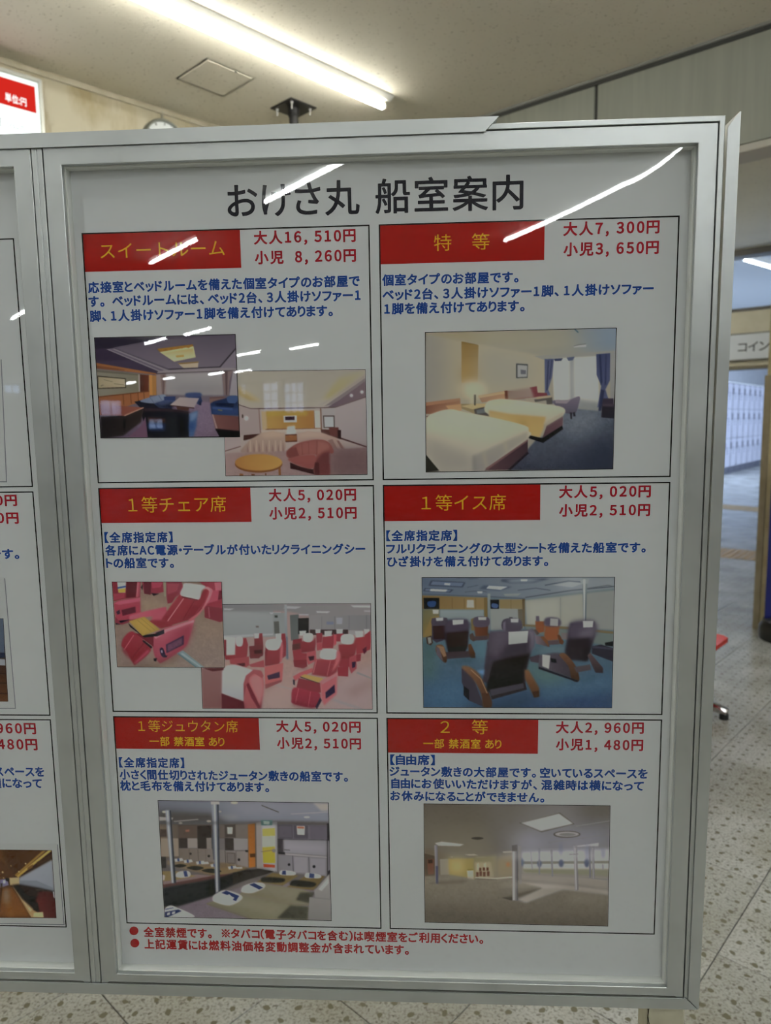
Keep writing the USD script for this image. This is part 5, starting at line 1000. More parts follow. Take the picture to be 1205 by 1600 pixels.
def picture(parent, name, y, frame, corners, paper, items, label=None, edge=None):
    """A printed photograph, as one flat sheet of ink: patches with soft edges, later ones over earlier ones, laid on a fine net of vertices that carry the ink.
    frame = (x, y, scale) of the crop in which the points were measured; paper = how white paper looks beside the picture, so that inks can be given as they look.
    A patch is (ink or two inks and a direction, 'x,y x,y ...', kind); kind holds s (smooth outline), e (ellipse), l<width> (line), f<feather>, a<opacity in %>, n<mottle in %>."""
    white = lin(paper)
    k = .70                                           # what the eye reads off the print, less the veil of the acrylic
    ink = lambda h: np.array([int(h[i:i + 2], 16) for i in (1, 3, 5)], float)
    x0, y0, sc = frame
    c4 = np.array(corners, float)                     # top left, top right, bottom right, bottom left
    wide = max(np.linalg.norm(c4[1] - c4[0]), np.linalg.norm(c4[2] - c4[3])) / sc
    high = max(np.linalg.norm(c4[3] - c4[0]), np.linalg.norm(c4[2] - c4[1])) / sc
    st = sc / 2                                       # the working net is twice as fine as the vertices
    bx0, by0 = c4.min(0) - 2 * st
    nx, ny = int((c4[:, 0].max() - bx0) / st) + 4, int((c4[:, 1].max() - by0) / st) + 4
    X, Y = bx0 + np.arange(nx) * st, by0 + np.arange(ny) * st
    base = items[0] if isinstance(items[0], str) else items[0][0]
    pic = np.tile(ink(base), (ny, nx, 1))
    rng = np.random.default_rng(len(items))
    for it in items[1:]:
        col, pts = it[0], np.array([tuple(map(float, p.split(','))) for p in it[1].split()])
        kinds = it[2].split() if len(it) > 2 else []
        feather, alpha, mottle, rings = 1.3, 1.0, 0.0, [pts]
        for q in kinds:
            if q == 's':
                rings = [smooth_ring(pts)]
            elif q == 'e':
                (cx, cy), (rx, ry) = pts
                rings = [np.array([(cx + rx * math.cos(t), cy + ry * math.sin(t)) for t in np.linspace(0, 2 * math.pi, 28, endpoint=False)])]
            elif q[0] == 'l':
                g = LineString(pts).buffer(float(q[1:]) / 2, cap_style=2, quad_segs=2)
                rings = [np.array(r.coords) for h in getattr(g, 'geoms', [g]) for r in (h.exterior, *h.interiors)]
            elif q[0] == 'f':
                feather = float(q[1:])
            elif q[0] == 'a':
                alpha = float(q[1:]) / 100
            elif q[0] == 'n':
                mottle = float(q[1:]) / 100
        every = np.vstack(rings)
        pad = 3 * feather + 2 * st
        i0, i1 = np.searchsorted(X, (every[:, 0].min() - pad, every[:, 0].max() + pad))
        j0, j1 = np.searchsorted(Y, (every[:, 1].min() - pad, every[:, 1].max() + pad))
        if i1 <= i0 or j1 <= j0:
            continue
        xs, mask = X[i0:i1], np.zeros((j1 - j0, i1 - i0))
        e0 = np.vstack(rings)
        e1 = np.vstack([np.roll(r, -1, 0) for r in rings])
        dy = np.where(np.abs(e1[:, 1] - e0[:, 1]) < 1e-9, 1e-9, e1[:, 1] - e0[:, 1])
        for half in (-.25, .25):
            for j in range(j0, j1):
                yy = Y[j] + half * st
                on = (e0[:, 1] <= yy) != (e1[:, 1] <= yy)
                if not on.any():
                    continue
                cr = np.sort(e0[on, 0] + (yy - e0[on, 1]) / dy[on] * (e1[on, 0] - e0[on, 0]))
                for a_, b_ in zip(cr[::2], cr[1::2]):
                    mask[j - j0] += .5 * np.clip(np.minimum(xs + st / 2, b_) - np.maximum(xs - st / 2, a_), 0, st) / st
        mask = gaussian_filter(np.clip(mask, 0, 1), feather / st) * alpha
        if isinstance(col, str):
            c = np.tile(ink(col), (j1 - j0, i1 - i0, 1))
        else:
            d = {'v': V(0, 1), 'h': V(1, 0), 'd': V(.7071, .7071), 'u': V(.7071, -.7071)}[col[2]]
            tt = every @ d
            t = (xs[None, :] * d[0] + Y[j0:j1, None] * d[1] - tt.min()) / max(np.ptp(tt), 1e-9)
            c = ink(col[0]) + (ink(col[1]) - ink(col[0])) * np.clip(t, 0, 1)[..., None]
        if mottle:
            m = gaussian_filter(rng.normal(0, 1, mask.shape), 1.6) * 3.5 + gaussian_filter(rng.normal(0, 1, mask.shape), 4.5) * 8
            c = c * (1 + mottle * .6 * m[..., None])
        pic[j0:j1, i0:i1] += (c - pic[j0:j1, i0:i1]) * mask[..., None]
    pic = gaussian_filter(pic, (.55, .55, 0))
    n, m = int(wide) + 2, int(high) + 2
    u, w = np.meshgrid(np.linspace(0, 1, n), np.linspace(0, 1, m))
    P = ((1 - u) * (1 - w))[..., None] * c4[0] + (u * (1 - w))[..., None] * c4[1] + (u * w)[..., None] * c4[2] + ((1 - u) * w)[..., None] * c4[3]
    at = [(P[..., 1] - by0) / st, (P[..., 0] - bx0) / st]
    c = np.stack([map_coordinates(pic[..., q], at, order=1, mode='nearest') for q in range(3)], -1).reshape(-1, 3)
    c = np.clip(c / 255, 0, 1)
    c = np.where(c <= .04045, c / 12.92, ((c + .055) / 1.055) ** 2.4) * k
    c = np.clip((.92 * c + .08 * c.mean(1, keepdims=True) - .005) / white * .74, .002, .80)
    pos = np.array([sheet_xz(x0 + a / sc, y0 + b / sc) for a, b in P.reshape(-1, 2)])
    v = np.column_stack([pos[:, 0], np.full(len(pos), y), pos[:, 1]])
    q = np.arange(n * m).reshape(m, n)
    a_, b_, c_, d_ = q[:-1, :-1].ravel(), q[:-1, 1:].ravel(), q[1:, 1:].ravel(), q[1:, :-1].ravel()
    f = np.vstack([np.column_stack([a_, d_, c_]), np.column_stack([a_, c_, b_])])
    if edge:                                          # the thin dark rule round it, a strip of its own over the net
        ring = Polygon(c4).difference(Polygon(c4).buffer(-edge * sc, join_style=2))
        rv, rf = flat(ring, 0.0)
        rp = np.array([sheet_xz(x0 + a / sc, y0 + b / sc) for a, _, b in rv])
        f = np.vstack([f, rf[:, ::-1] + len(v)])
        v = np.vstack([v, np.column_stack([rp[:, 0], np.full(len(rp), y - 4e-6), rp[:, 1]])])
        c = np.vstack([c, np.full((len(rp), 3), .022)])
    me = usdkit.mesh(stage, free(str(parent.GetPath()), name), (v, f), PRINT)
    UsdGeom.PrimvarsAPI(me).CreatePrimvar('ink', Sdf.ValueTypeNames.Color3fArray, 'vertex').Set(Vt.Vec3fArray.FromNumpy(c.astype(np.float32)))
    return tag(me.GetPrim(), label)
# ------------------------------------------------------------------ the poster of cabin classes
poster = empty('poster', 'poster of six priced cabin classes with photographs, in the right bay of the board', 'poster', (0, 0, Z0))
put('sheet', box(OX0 - .003, OX1 + .003, 0, .0004, -.958, .0735), PAPER, poster)
put('title_lettering', flat(unary_union([setting('おけさ丸', (355.1, 313.7), (561.8, 308.5), 58, gap=.12, weight=.013), setting('船室案内', (586.5, 306.6), (818, 300.4), 58, gap=.12, weight=.013)]), -INK), TITLE, poster)
COL = [(0.0, .345), (.35579, .70079)]
ROW = [(0.0, -.29971), (-.30544, -.59725), (-.60299, -.89544)]
B1, B2, B3 = 18.6, 17.2, 16.6
CABINS = [
    # column, row, right edge and lower edge of the heading band, headings, prices, description
    (0, 0, (376, 390), (131, 425), [('スイートルーム', (156.5, 391.9), (351, 387.5), 28, 0.0)],
     [('大人16, 510円', (396.5, 371.1), (555.7, 367.9)), ('小児　 8, 260円', (398.2, 401.7), (556.2, 399.2))], 22,
     [('応接室とベッドルームを備えた個室タイプのお部屋で', (137.3, 448.6), (562.2, 439.5)), ('す。 ベッドルームには、ベッド2台、3人掛けソファー1', (138.3, 469.6), (563.5, 462.4)), ('脚、1人掛けソファー1脚を備え付けてあります。', (140.3, 493), (520, 486.3))], B1),
    (1, 0, (850.8, 385), (594, 413), [('特　等', (678.2, 378.9), (764.9, 377.6), 28, 0.0)],
     [('大人7, 300円', (880.4, 357.3), (1030.8, 354.5)), ('小児3, 650円', (880.8, 389.2), (1029.7, 386.4))], 22.5,
     [('個室タイプのお部屋です。', (597.3, 436.9), (810.4, 433.6)), ('ベッド2台、3人掛けソファー1脚、1人掛けソファー', (597.7, 458.9), (1021.7, 452.4)), ('1脚を備え付けてあります。', (600.5, 482.2), (819.9, 478.2))], B1),
    (0, 1, (392.2, 790), (158, 817.3), [('１等チェア席', (200.1, 788.7), (353.4, 787.7), 27, 0.0)],
     [('大人5, 020円', (420, 773.4), (556.5, 772.8)), ('小児2, 510円', (420.8, 802), (557.4, 800.7))], 20.5,
     [('【全席指定席】', (163.3, 839.4), (269.8, 839.6)), ('各席にAC電源・テーブルが付いたリクライニングシー', (164.4, 859.7), (570.8, 857.8)), ('トの船室です。', (165.8, 879.3), (271.7, 879.8))], B2),
    (1, 1, (844.3, 785), (600, 814.4), [('１等イス席', (658.7, 785.8), (790.4, 784.5), 27, 0.0)],
     [('大人5, 020円', (873.8, 768.5), (1017.2, 767.1)), ('小児2, 510円', (873.8, 797.4), (1016.2, 796.4))], 20.5,
     [('【全席指定席】', (603.7, 837), (714.5, 836.6)), ('フルリクライニングの大型シートを備えた船室です。', (603.4, 856.8), (1009.2, 855.8)), ('ひざ掛けを備え付けてあります。', (604.9, 877), (856.9, 877.0))], B2),
    (0, 2, (405.2, 1145), (181, 1169.7), [('１等ジュウタン席', (215.8, 1133.5), (371.8, 1135.9), 20.5, 0.0), ('一部 禁酒室 あり', (233.7, 1158.2), (350.8, 1158.8), 15.5, .020)],
     [('大人5, 020円', (431.6, 1134.7), (563.7, 1135.7)), ('小児2, 510円', (432.9, 1161), (564.1, 1161.7))], 19,
     [('【全席指定席】', (185.9, 1191), (287.9, 1192.2)), ('小さく間仕切りされたジュータン敷きの船室です。', (186.9, 1209.6), (543.7, 1213.9)), ('枕と毛布を備え付けてあります。', (187.9, 1227.5), (420.5, 1229.8))], B3),
    (1, 2, (841, 1145), (606, 1175.8), [('２　等', (688.3, 1135.9), (762.4, 1135.9), 24.5, 0.0), ('一部 禁酒室 あり', (661.6, 1162), (783.7, 1162.2), 16, .018)],
     [('大人2, 960円', (868.8, 1136.9), (1006.2, 1136.7)), ('小児1, 480円', (868.8, 1163.7), (1005.2, 1163.3))], 19.5,
     [('【自由席】', (610, 1187.2), (679.7, 1187.4)), ('ジュータン敷きの大部屋です。空いているスペースを', (608.7, 1206.3), (1012.2, 1207.6)), ('自由にお使いいただけますが、混雑時は横になって', (611.4, 1225), (1006.2, 1226.9)), ('お休みになることができません。', (610, 1243.5), (850.8, 1245.7))], B3),
]
panels = []
for c, r, pr, pb, heads, prices, pem, lines, bem in CABINS:
    (xa, xb), (za, zb) = COL[c], ROW[r]
    pn = put('cabin_panel', flat(outline(xa, xb, zb, za, .0016), -2 * INK), LINE, poster, label='black-ruled panel headed ' + heads[0][0].replace('　', ' '))
    pp = str(pn.GetPath())
    panels.append(pn)
    put('heading_band', flat(sbox(xa + .0016, sheet_xz(*pb)[1], sheet_xz(*pr)[0], za - .0016), -INK), RED, pp)
    put('heading_lettering', flat(unary_union([setting(t, a, b, em, mono=(w == 0.0), weight=w) for t, a, b, em, w in heads]), -2 * INK), YELLOW, pp)
    put('price_lettering', flat(unary_union([setting(t, a, b, pem, weight=.030, gap=.12) for t, a, b in prices]), -INK), PRICE, pp)
    put('description_lettering', flat(unary_union([setting(t, a, b, bem, weight=.034) for t, a, b in lines]), -INK), BLUEINK, pp)
note = [('全室禁煙です。', (224.4, 1456.2), (330.8, 1458.3)), ('※タバコ（電子タバコを含む）は喫煙室をご利用ください。', (346.4, 1458.3), (755.3, 1466.9)), ('上記運賃には燃料油価格変動調整金が含まれています。', (225.6, 1475.4), (639, 1483.6))]
dots = [Polygon([sheet_xz(x + 7.0 * math.cos(t), y + 6.8 * math.sin(t)) for t in np.linspace(0, 6.2832, 24, endpoint=False)]) for x, y in ((209.3, 1454.4), (210.7, 1473.6))]
put('footnote_lettering', flat(unary_union([setting(t, a, b, 16.2, weight=.034) for t, a, b in note]), -INK), NOTE, poster)
for d in dots:
    put('bullet', flat(d, -INK), NOTE, poster)

# the six panels' photographs
PY = -2 * INK
picture(panels[0], 'printed_photo', PY - .0002, (340, 550, 4.635), [(36, 140), (1073, 125), (1087, 888), (58, 900)], '#9b9f98', [
    '#b3a79c',
    (('#a9a595', '#b6b09c', 'v'), '36,130 1073,125 1073,150 850,330 760,400 240,410 150,380 40,250', 'f14'),
    (('#b3ac94', '#aaa494', 'h'), '150,135 1060,127 760,330 700,385 240,395 150,300', 'f40 a70'),
    ('#b39d62', '150,250 310,355 225,350 150,310', 'f10'), ('#bdb189', '150,240 300,345 320,358 300,362 150,270', 'f10'),
    (('#b1a458', '#b0aa8c', 'u'), '880,190 1040,135 1068,135 1068,160 800,340 750,362', 'f14 a80'),
    ('#a69c8e', '1068,165 1070,190 800,355 760,385 720,385 830,335', 'f5'), ('#8b7f7c', '1071,188 1073,210 850,375 770,395'),
    (('#6f5e66', '#7c6a6c', 'h'), '1073,208 1075,325 850,400 800,398 880,350'), ('#5a4444', '1075,322 1075,330 855,405 240,414 150,384 150,378 240,408 850,398'),
    ('#b8b2a6', '770,330 800,330 770,395 700,400', 'f14 a60'),
    (('#b3a8a2', '#a49b97', 'v'), '850,405 1075,330 1085,690 890,620 850,560', 'f6'), ('#4d2f2e', '890,618 1085,684 1085,694 885,628'),
    ('#ab9c94', '150,388 240,412 310,415 310,600 160,600'), ('#93776c', '296,415 303,415 318,600 308,600'), ('#b5ab9f', '310,418 750,410 755,560 320,570'),
    ('#c2ab7f', '318,430 352,432 362,560 326,565'), (('#b8954e', '#a8783c', 'h'), '352,430 697,424 700,552 360,558', 'f3'), ('#b9a13f', '355,432 650,426 650,462 356,466', 'f8 a70'), ('#7d4d2a', '697,424 703,424 706,552 700,552'),
    ('#d1cdc4', '478,462 574,460 574,508 480,510'), ('#3a2430', '490,468 558,466 558,492 491,494'), ('#c9c0b2', '700,425 745,425 750,550 706,552'), ('#80604e', '742,408 752,408 757,558 748,558'),
    ('#aea8a2', '757,412 850,405 852,560 760,558'), ('#5a4a44', '764,460 848,460 850,548 768,550'), ('#b9bdb8', '772,468 840,468 842,543 776,544'),
    ('#8d5f3f', '360,556 745,550 760,560 330,570'), ('#c2b3a2', '315,565 745,555 752,575 320,585'),
    ('#5c3a33', '748,560 895,565 893,632 790,606 752,590'), ('#6d3f3a', '806,548 876,545 882,612 818,610'), ('#2e1c1d', '870,566 893,566 893,630 872,622'),
    ('#5d3427', '490,598 575,594 578,650 492,654'), ('#93613a', '488,606 574,602 575,640 490,645'), ('#d9d7cc', '505,540 560,533 566,590 500,594', 'f5'),
    ('#4a2a25', '190,602 310,592 312,610 200,640 188,640'),
    (('#b8a18a', '#a48b7b', 'v'), '318,585 400,572 486,588 494,690 486,718 170,728 165,712 230,640', 'f3'), ('#c7b096', '320,588 400,575 486,590 488,612 330,622', 'f12 a70'),
    (('#b7a08c', '#a98f82', 'v'), '578,590 660,572 760,586 860,620 930,700 830,706 700,680 580,652', 'f3'), ('#c4ae99', '580,594 660,576 760,588 800,606 590,622', 'f12 a70'),
] + [('#94766a', '%d,%d %d,730 %d,727' % (x, 650 + (x % 3) * 8, x + 12, x - 4)) for x in (215, 262, 300, 352, 398, 440, 474)] + [('#bba893', '%d,640 %d,640 %d,722 %d,724' % (x - 4, x + 4, x + 9, x - 8)) for x in (238, 282, 328, 375, 420, 458)] + [
    ('#93756a', '800,640 832,630 870,704 840,706'), ('#8c6a60', '862,640 880,642 918,702 896,702'),
    (('#a58c84', '#8d746f', 'h'), '56,735 170,728 486,718 560,690 700,690 925,700 1085,690 1087,888 58,900', 'f4 n3'), ('#6b5252', '830,705 1085,694 1087,888 820,888', 'f35 a70 n3'), ('#a08780', '60,735 480,722 520,780 700,850 705,888 470,893 60,899', 'f30 a70 n3'),
    ('#b2a39c', '52,620 160,612 168,680 52,718'), ('#6b4a45', '50,716 168,680 168,686 52,722'),
    ('#8f5a2f', '440,815 455,812 460,893 444,894'), ('#8a5a34', '160,880 185,882 188,898 160,898'), ('#6e4426', '345,878 354,878 354,895 346,895'), ('#6e4426', '245,884 270,884 270,896 247,896'),
    ('#7d4c26', '298,812 172,62', 'e'), (('#a8763a', '#c29a4d', 'h'), '298,800 171,60', 'e f2'), ('#b98d46', '310,790 130,38', 'e f25 a60'),
    ('#3d2222', '525,800 600,830 690,850 705,838 705,888 560,850 528,845'),
    ('#8d5049', '498,728 530,690 600,655 720,634 800,650 838,705 836,735 800,745 812,888 706,888 700,800 715,745 640,742 520,768', 's f2'), ('#9d6258', '560,690 620,655 720,640 722,745 640,740 590,752', 'f14 a80'),
    ('#a0675b', '720,640 790,655 820,690 740,735 722,748', 'f10'), ('#6e3a39', '700,800 760,735 812,720 814,888 706,888', 'f8'), ('#96544d', '512,770 640,745 712,752 700,830 660,845 560,812', 's f4'), ('#7e453f', '500,730 530,695 570,690 590,750 520,768'),
    ('#7d4540', '610,660 616,745', 'l3'), ('#7d4540', '660,648 662,742', 'l3'), ('#7d4540', '722,640 718,745', 'l4'), ('#582c2c', '706,800 700,845 705,888 740,888 735,800'),
    ('#fdfdf6', '209,480 13,14', 'e f5'), ('#55433c', '182,465 6,14', 'e'), ('#f0eef5', '970,315 11,11', 'e f4'), ('#f0eef0', '1046,290 11,11', 'e f4'),
], edge=.7)
picture(panels[0], 'printed_photo', PY - .0005, (130, 500, 4.635), [(80, 127), (1105, 102), (1138, 848), (127, 857)], '#9b9f98', [
    '#6a5f67',
    (('#322c3b', '#5f5762', 'h'), '80,127 1105,102 1108,200 990,340 620,362 170,212 85,215', 'f4'),
    (('#5d5560', '#7b727a', 'v'), '210,200 480,148 1105,104 1105,205 990,340 625,357', 'f5'), ('#2b2634', '80,127 560,115 480,150 170,208 83,212'), ('#4b4350', '480,150 700,112 600,112 430,160'),
    ('#262029', '620,355 990,338 992,344 622,362', 'f3'), ('#928a8c', '165,212 225,207 622,364 545,372'), ('#6d6470', '190,214 215,212 590,366 560,368'), ('#453c4e', '85,212 165,212 545,372 540,390 93,318'), ('#3a3042', '84,212 165,212 350,290 92,300'),
    ('#857c84', '1106,205 1112,345 1000,372 990,343'), ('#28222b', '1108,198 1110,210 992,346 986,340'), ('#968d8d', '622,362 990,345 1112,350 1114,366 530,392 545,372'), ('#4b3e40', '530,386 1114,362 1114,368 530,393'),
    ('#9d6436', '92,310 530,386 530,396 94,350'), ('#7a4a2e', '93,330 300,360 300,366 95,350'),
    (('#8d8874', '#7e7a64', 'h'), '96,356 480,398 480,520 108,556'), ('#6b6858', '98,360 400,392 400,402 98,378'), ('#3c342a', '103,403 310,423 312,492 106,500'), (('#a99c76', '#b8ab88', 'h'), '110,411 304,428 306,486 112,493'),
    ('#7d7459', '150,432 215,448', 'l4'), ('#7d7459', '225,462 300,470', 'l4'), ('#5a5348', '128,478 148,470', 'l4'),
    ('#a79f94', '400,396 414,396 418,518 404,520'), (('#4b2a22', '#6b3727', 'h'), '412,394 478,399 476,516 414,520'), ('#a8773c', '478,398 532,402 532,545 482,545'), ('#c08a44', '478,398 500,398 504,545 482,545'),
    ('#9a8a82', '530,394 600,392 605,540 534,545'), ('#a29d98', '598,390 1006,376 1018,546 602,542', 'f5'), (('#a9a5a0', '#9b9894', 'v'), '612,396 1000,384 1008,500 612,505', 'f12'), ('#8f8b8a', '700,470 1008,480 1010,545 660,542', 'f30 a60'),
    ('#857068', '560,396 600,392 596,470 588,540 572,540'), ('#6f5a55', '578,400 586,400 586,540 578,540'), ('#84716c', '1004,376 1086,366 1060,440 1056,545 1022,545'), ('#5c4a4a', '1028,372 1048,370 1044,545 1034,545'), ('#a09a9a', '1086,366 1115,364 1122,550 1060,545'),
    (('#8f5733', '#a4693c', 'h'), '108,556 480,516 484,572 360,612 118,690'), ('#5d3420', '290,536 296,618', 'l4'), ('#5d3420', '345,530 350,606', 'l4'), ('#5d3420', '398,525 402,590', 'l4'), ('#5d3420', '440,521 444,576', 'l4'), ('#6e4127', '107,554 480,514 480,520 108,562'),
    (('#5c4c5e', '#82707f', 'u'), '128,856 420,640 840,590 925,596 985,848', 'f4 n5'), ('#857386', '830,590 925,596 960,780 820,840 835,660', 'f25 a80 n5'),
    ('#1b1d28', '372,592 420,582 530,606 640,632 650,660 440,660'), (('#707e94', '#8592a4', 'h'), '412,585 580,538 592,576 514,604', 's f2'), ('#5a6680', '484,560 514,600', 'l4'), ('#5a6680', '548,546 570,580', 'l4'), ('#303f68', '585,556 670,552 668,590 590,590'),
    ('#44547a', '514,606 590,580 668,584 640,640 560,640'), ('#151a2c', '520,604 600,594 660,600 645,645 545,632', 'f10'), ('#5d6c8c', '530,600 620,590 640,606 560,622', 'f10 a70'),
    ('#2d3a5e', '744,534 846,530 864,590 842,616 760,566'), ('#3f4e75', '750,530 848,528 850,556 752,560', 's f5'), ('#1d2540', '840,590 856,590 856,616 842,616'),
    (('#b4a59b', '#a79a96', 'h'), '700,560 842,566 806,634 628,616', 'f2'), ('#4a2e2c', '628,616 806,634 804,642 640,624'), ('#56372f', '676,626 770,636 764,658 684,652'),
    ('#886a60', '915,560 1026,552 1034,582 920,606'), ('#6b504c', '916,562 1026,556 1026,562 916,570'),
    ('#223152', '945,590 1060,560 1118,560 1130,690 932,684 922,606', 'f3'), ('#41597f', '1046,556 1112,548 1122,580 1092,606 1050,596', 's'), ('#141d35', '956,602 1092,604 1090,634 966,626'), ('#2f456f', '930,622 1090,636 1130,628 1130,690 935,684', 'f8'), ('#3c5484', '935,628 1085,640 1085,652 938,645'), ('#6d6d52', '975,645 1010,650 1008,660 978,656'),
    (('#7c534c', '#6b443f', 'h'), '934,684 1136,700 1138,804 958,786'), ('#a58a80', '934,684 944,684 975,786 962,786'), ('#110f16', '958,790 1138,806 1138,850 990,846'), ('#2d1f22', '960,786 1138,802 1138,810 962,796'),
    (('#15151b', '#22252d', 'h'), '426,690 440,638 600,640 762,662 772,700 768,846 470,850'), ('#3a2b30', '446,640 600,642 758,660 756,678 600,660 450,660', 's f6'), ('#43618a', '768,680 830,656 820,770 800,842 768,846', 'f5'), ('#6d87a6', '775,680 830,660 826,700 780,740', 'f8'), ('#2c4a78', '768,740 812,745 800,800 768,800', 'f12'),
    ('#57352e', '468,704 598,714 598,744 474,740', 'f7 a80'), ('#2a3a60', '470,744 598,752 592,802 476,800', 'f8 a90'), ('#3a5078', '475,760 560,766 556,780 478,778', 'f8'), ('#0c0c10', '680,680 745,700 750,846 690,846', 'f18 a80'), ('#26282a', '610,690 680,690 680,846 620,846', 'f14 a80'),
    (('#1d191b', '#332a26', 'h'), '128,700 300,690 440,634 420,740 290,838 130,858', 'f5'), (('#7a4335', '#8f5340', 'h'), '120,612 250,620 440,634 300,694 130,690'), ('#b98c72', '300,688 440,630 440,638 300,698'), ('#8f7f90', '124,588 240,592 262,640 230,690 128,690', 's f8 a30'), ('#a89aa8', '150,600 225,600 240,640 140,640', 's f10 a25'), ('#0e0c0e', '290,720 310,716 306,786 292,790'),
    ('#6e4f62', '330,846 425,764 452,700 470,850'),
    ('#8b6425', '536,210 796,176 802,206 560,236'), ('#d8c48a', '555,232 800,190 816,270 660,302'), (('#c7ab66', '#d9cfa9', 'v'), '575,240 795,206 808,266 662,294', 'f3'), ('#a5752c', '548,216 560,224 580,222 600,212 620,220 640,206 665,214 690,200 715,208 740,196 765,204 790,186 796,178 540,210'), ('#c99f4f', '672,258 730,252 732,268 676,272'),
    ('#a08350', '686,312 838,300 836,312 700,324'), ('#bfb091', '694,322 836,310 832,344 728,348'), ('#8a6a3a', '700,316 830,306', 'l5'),
], edge=1.2)
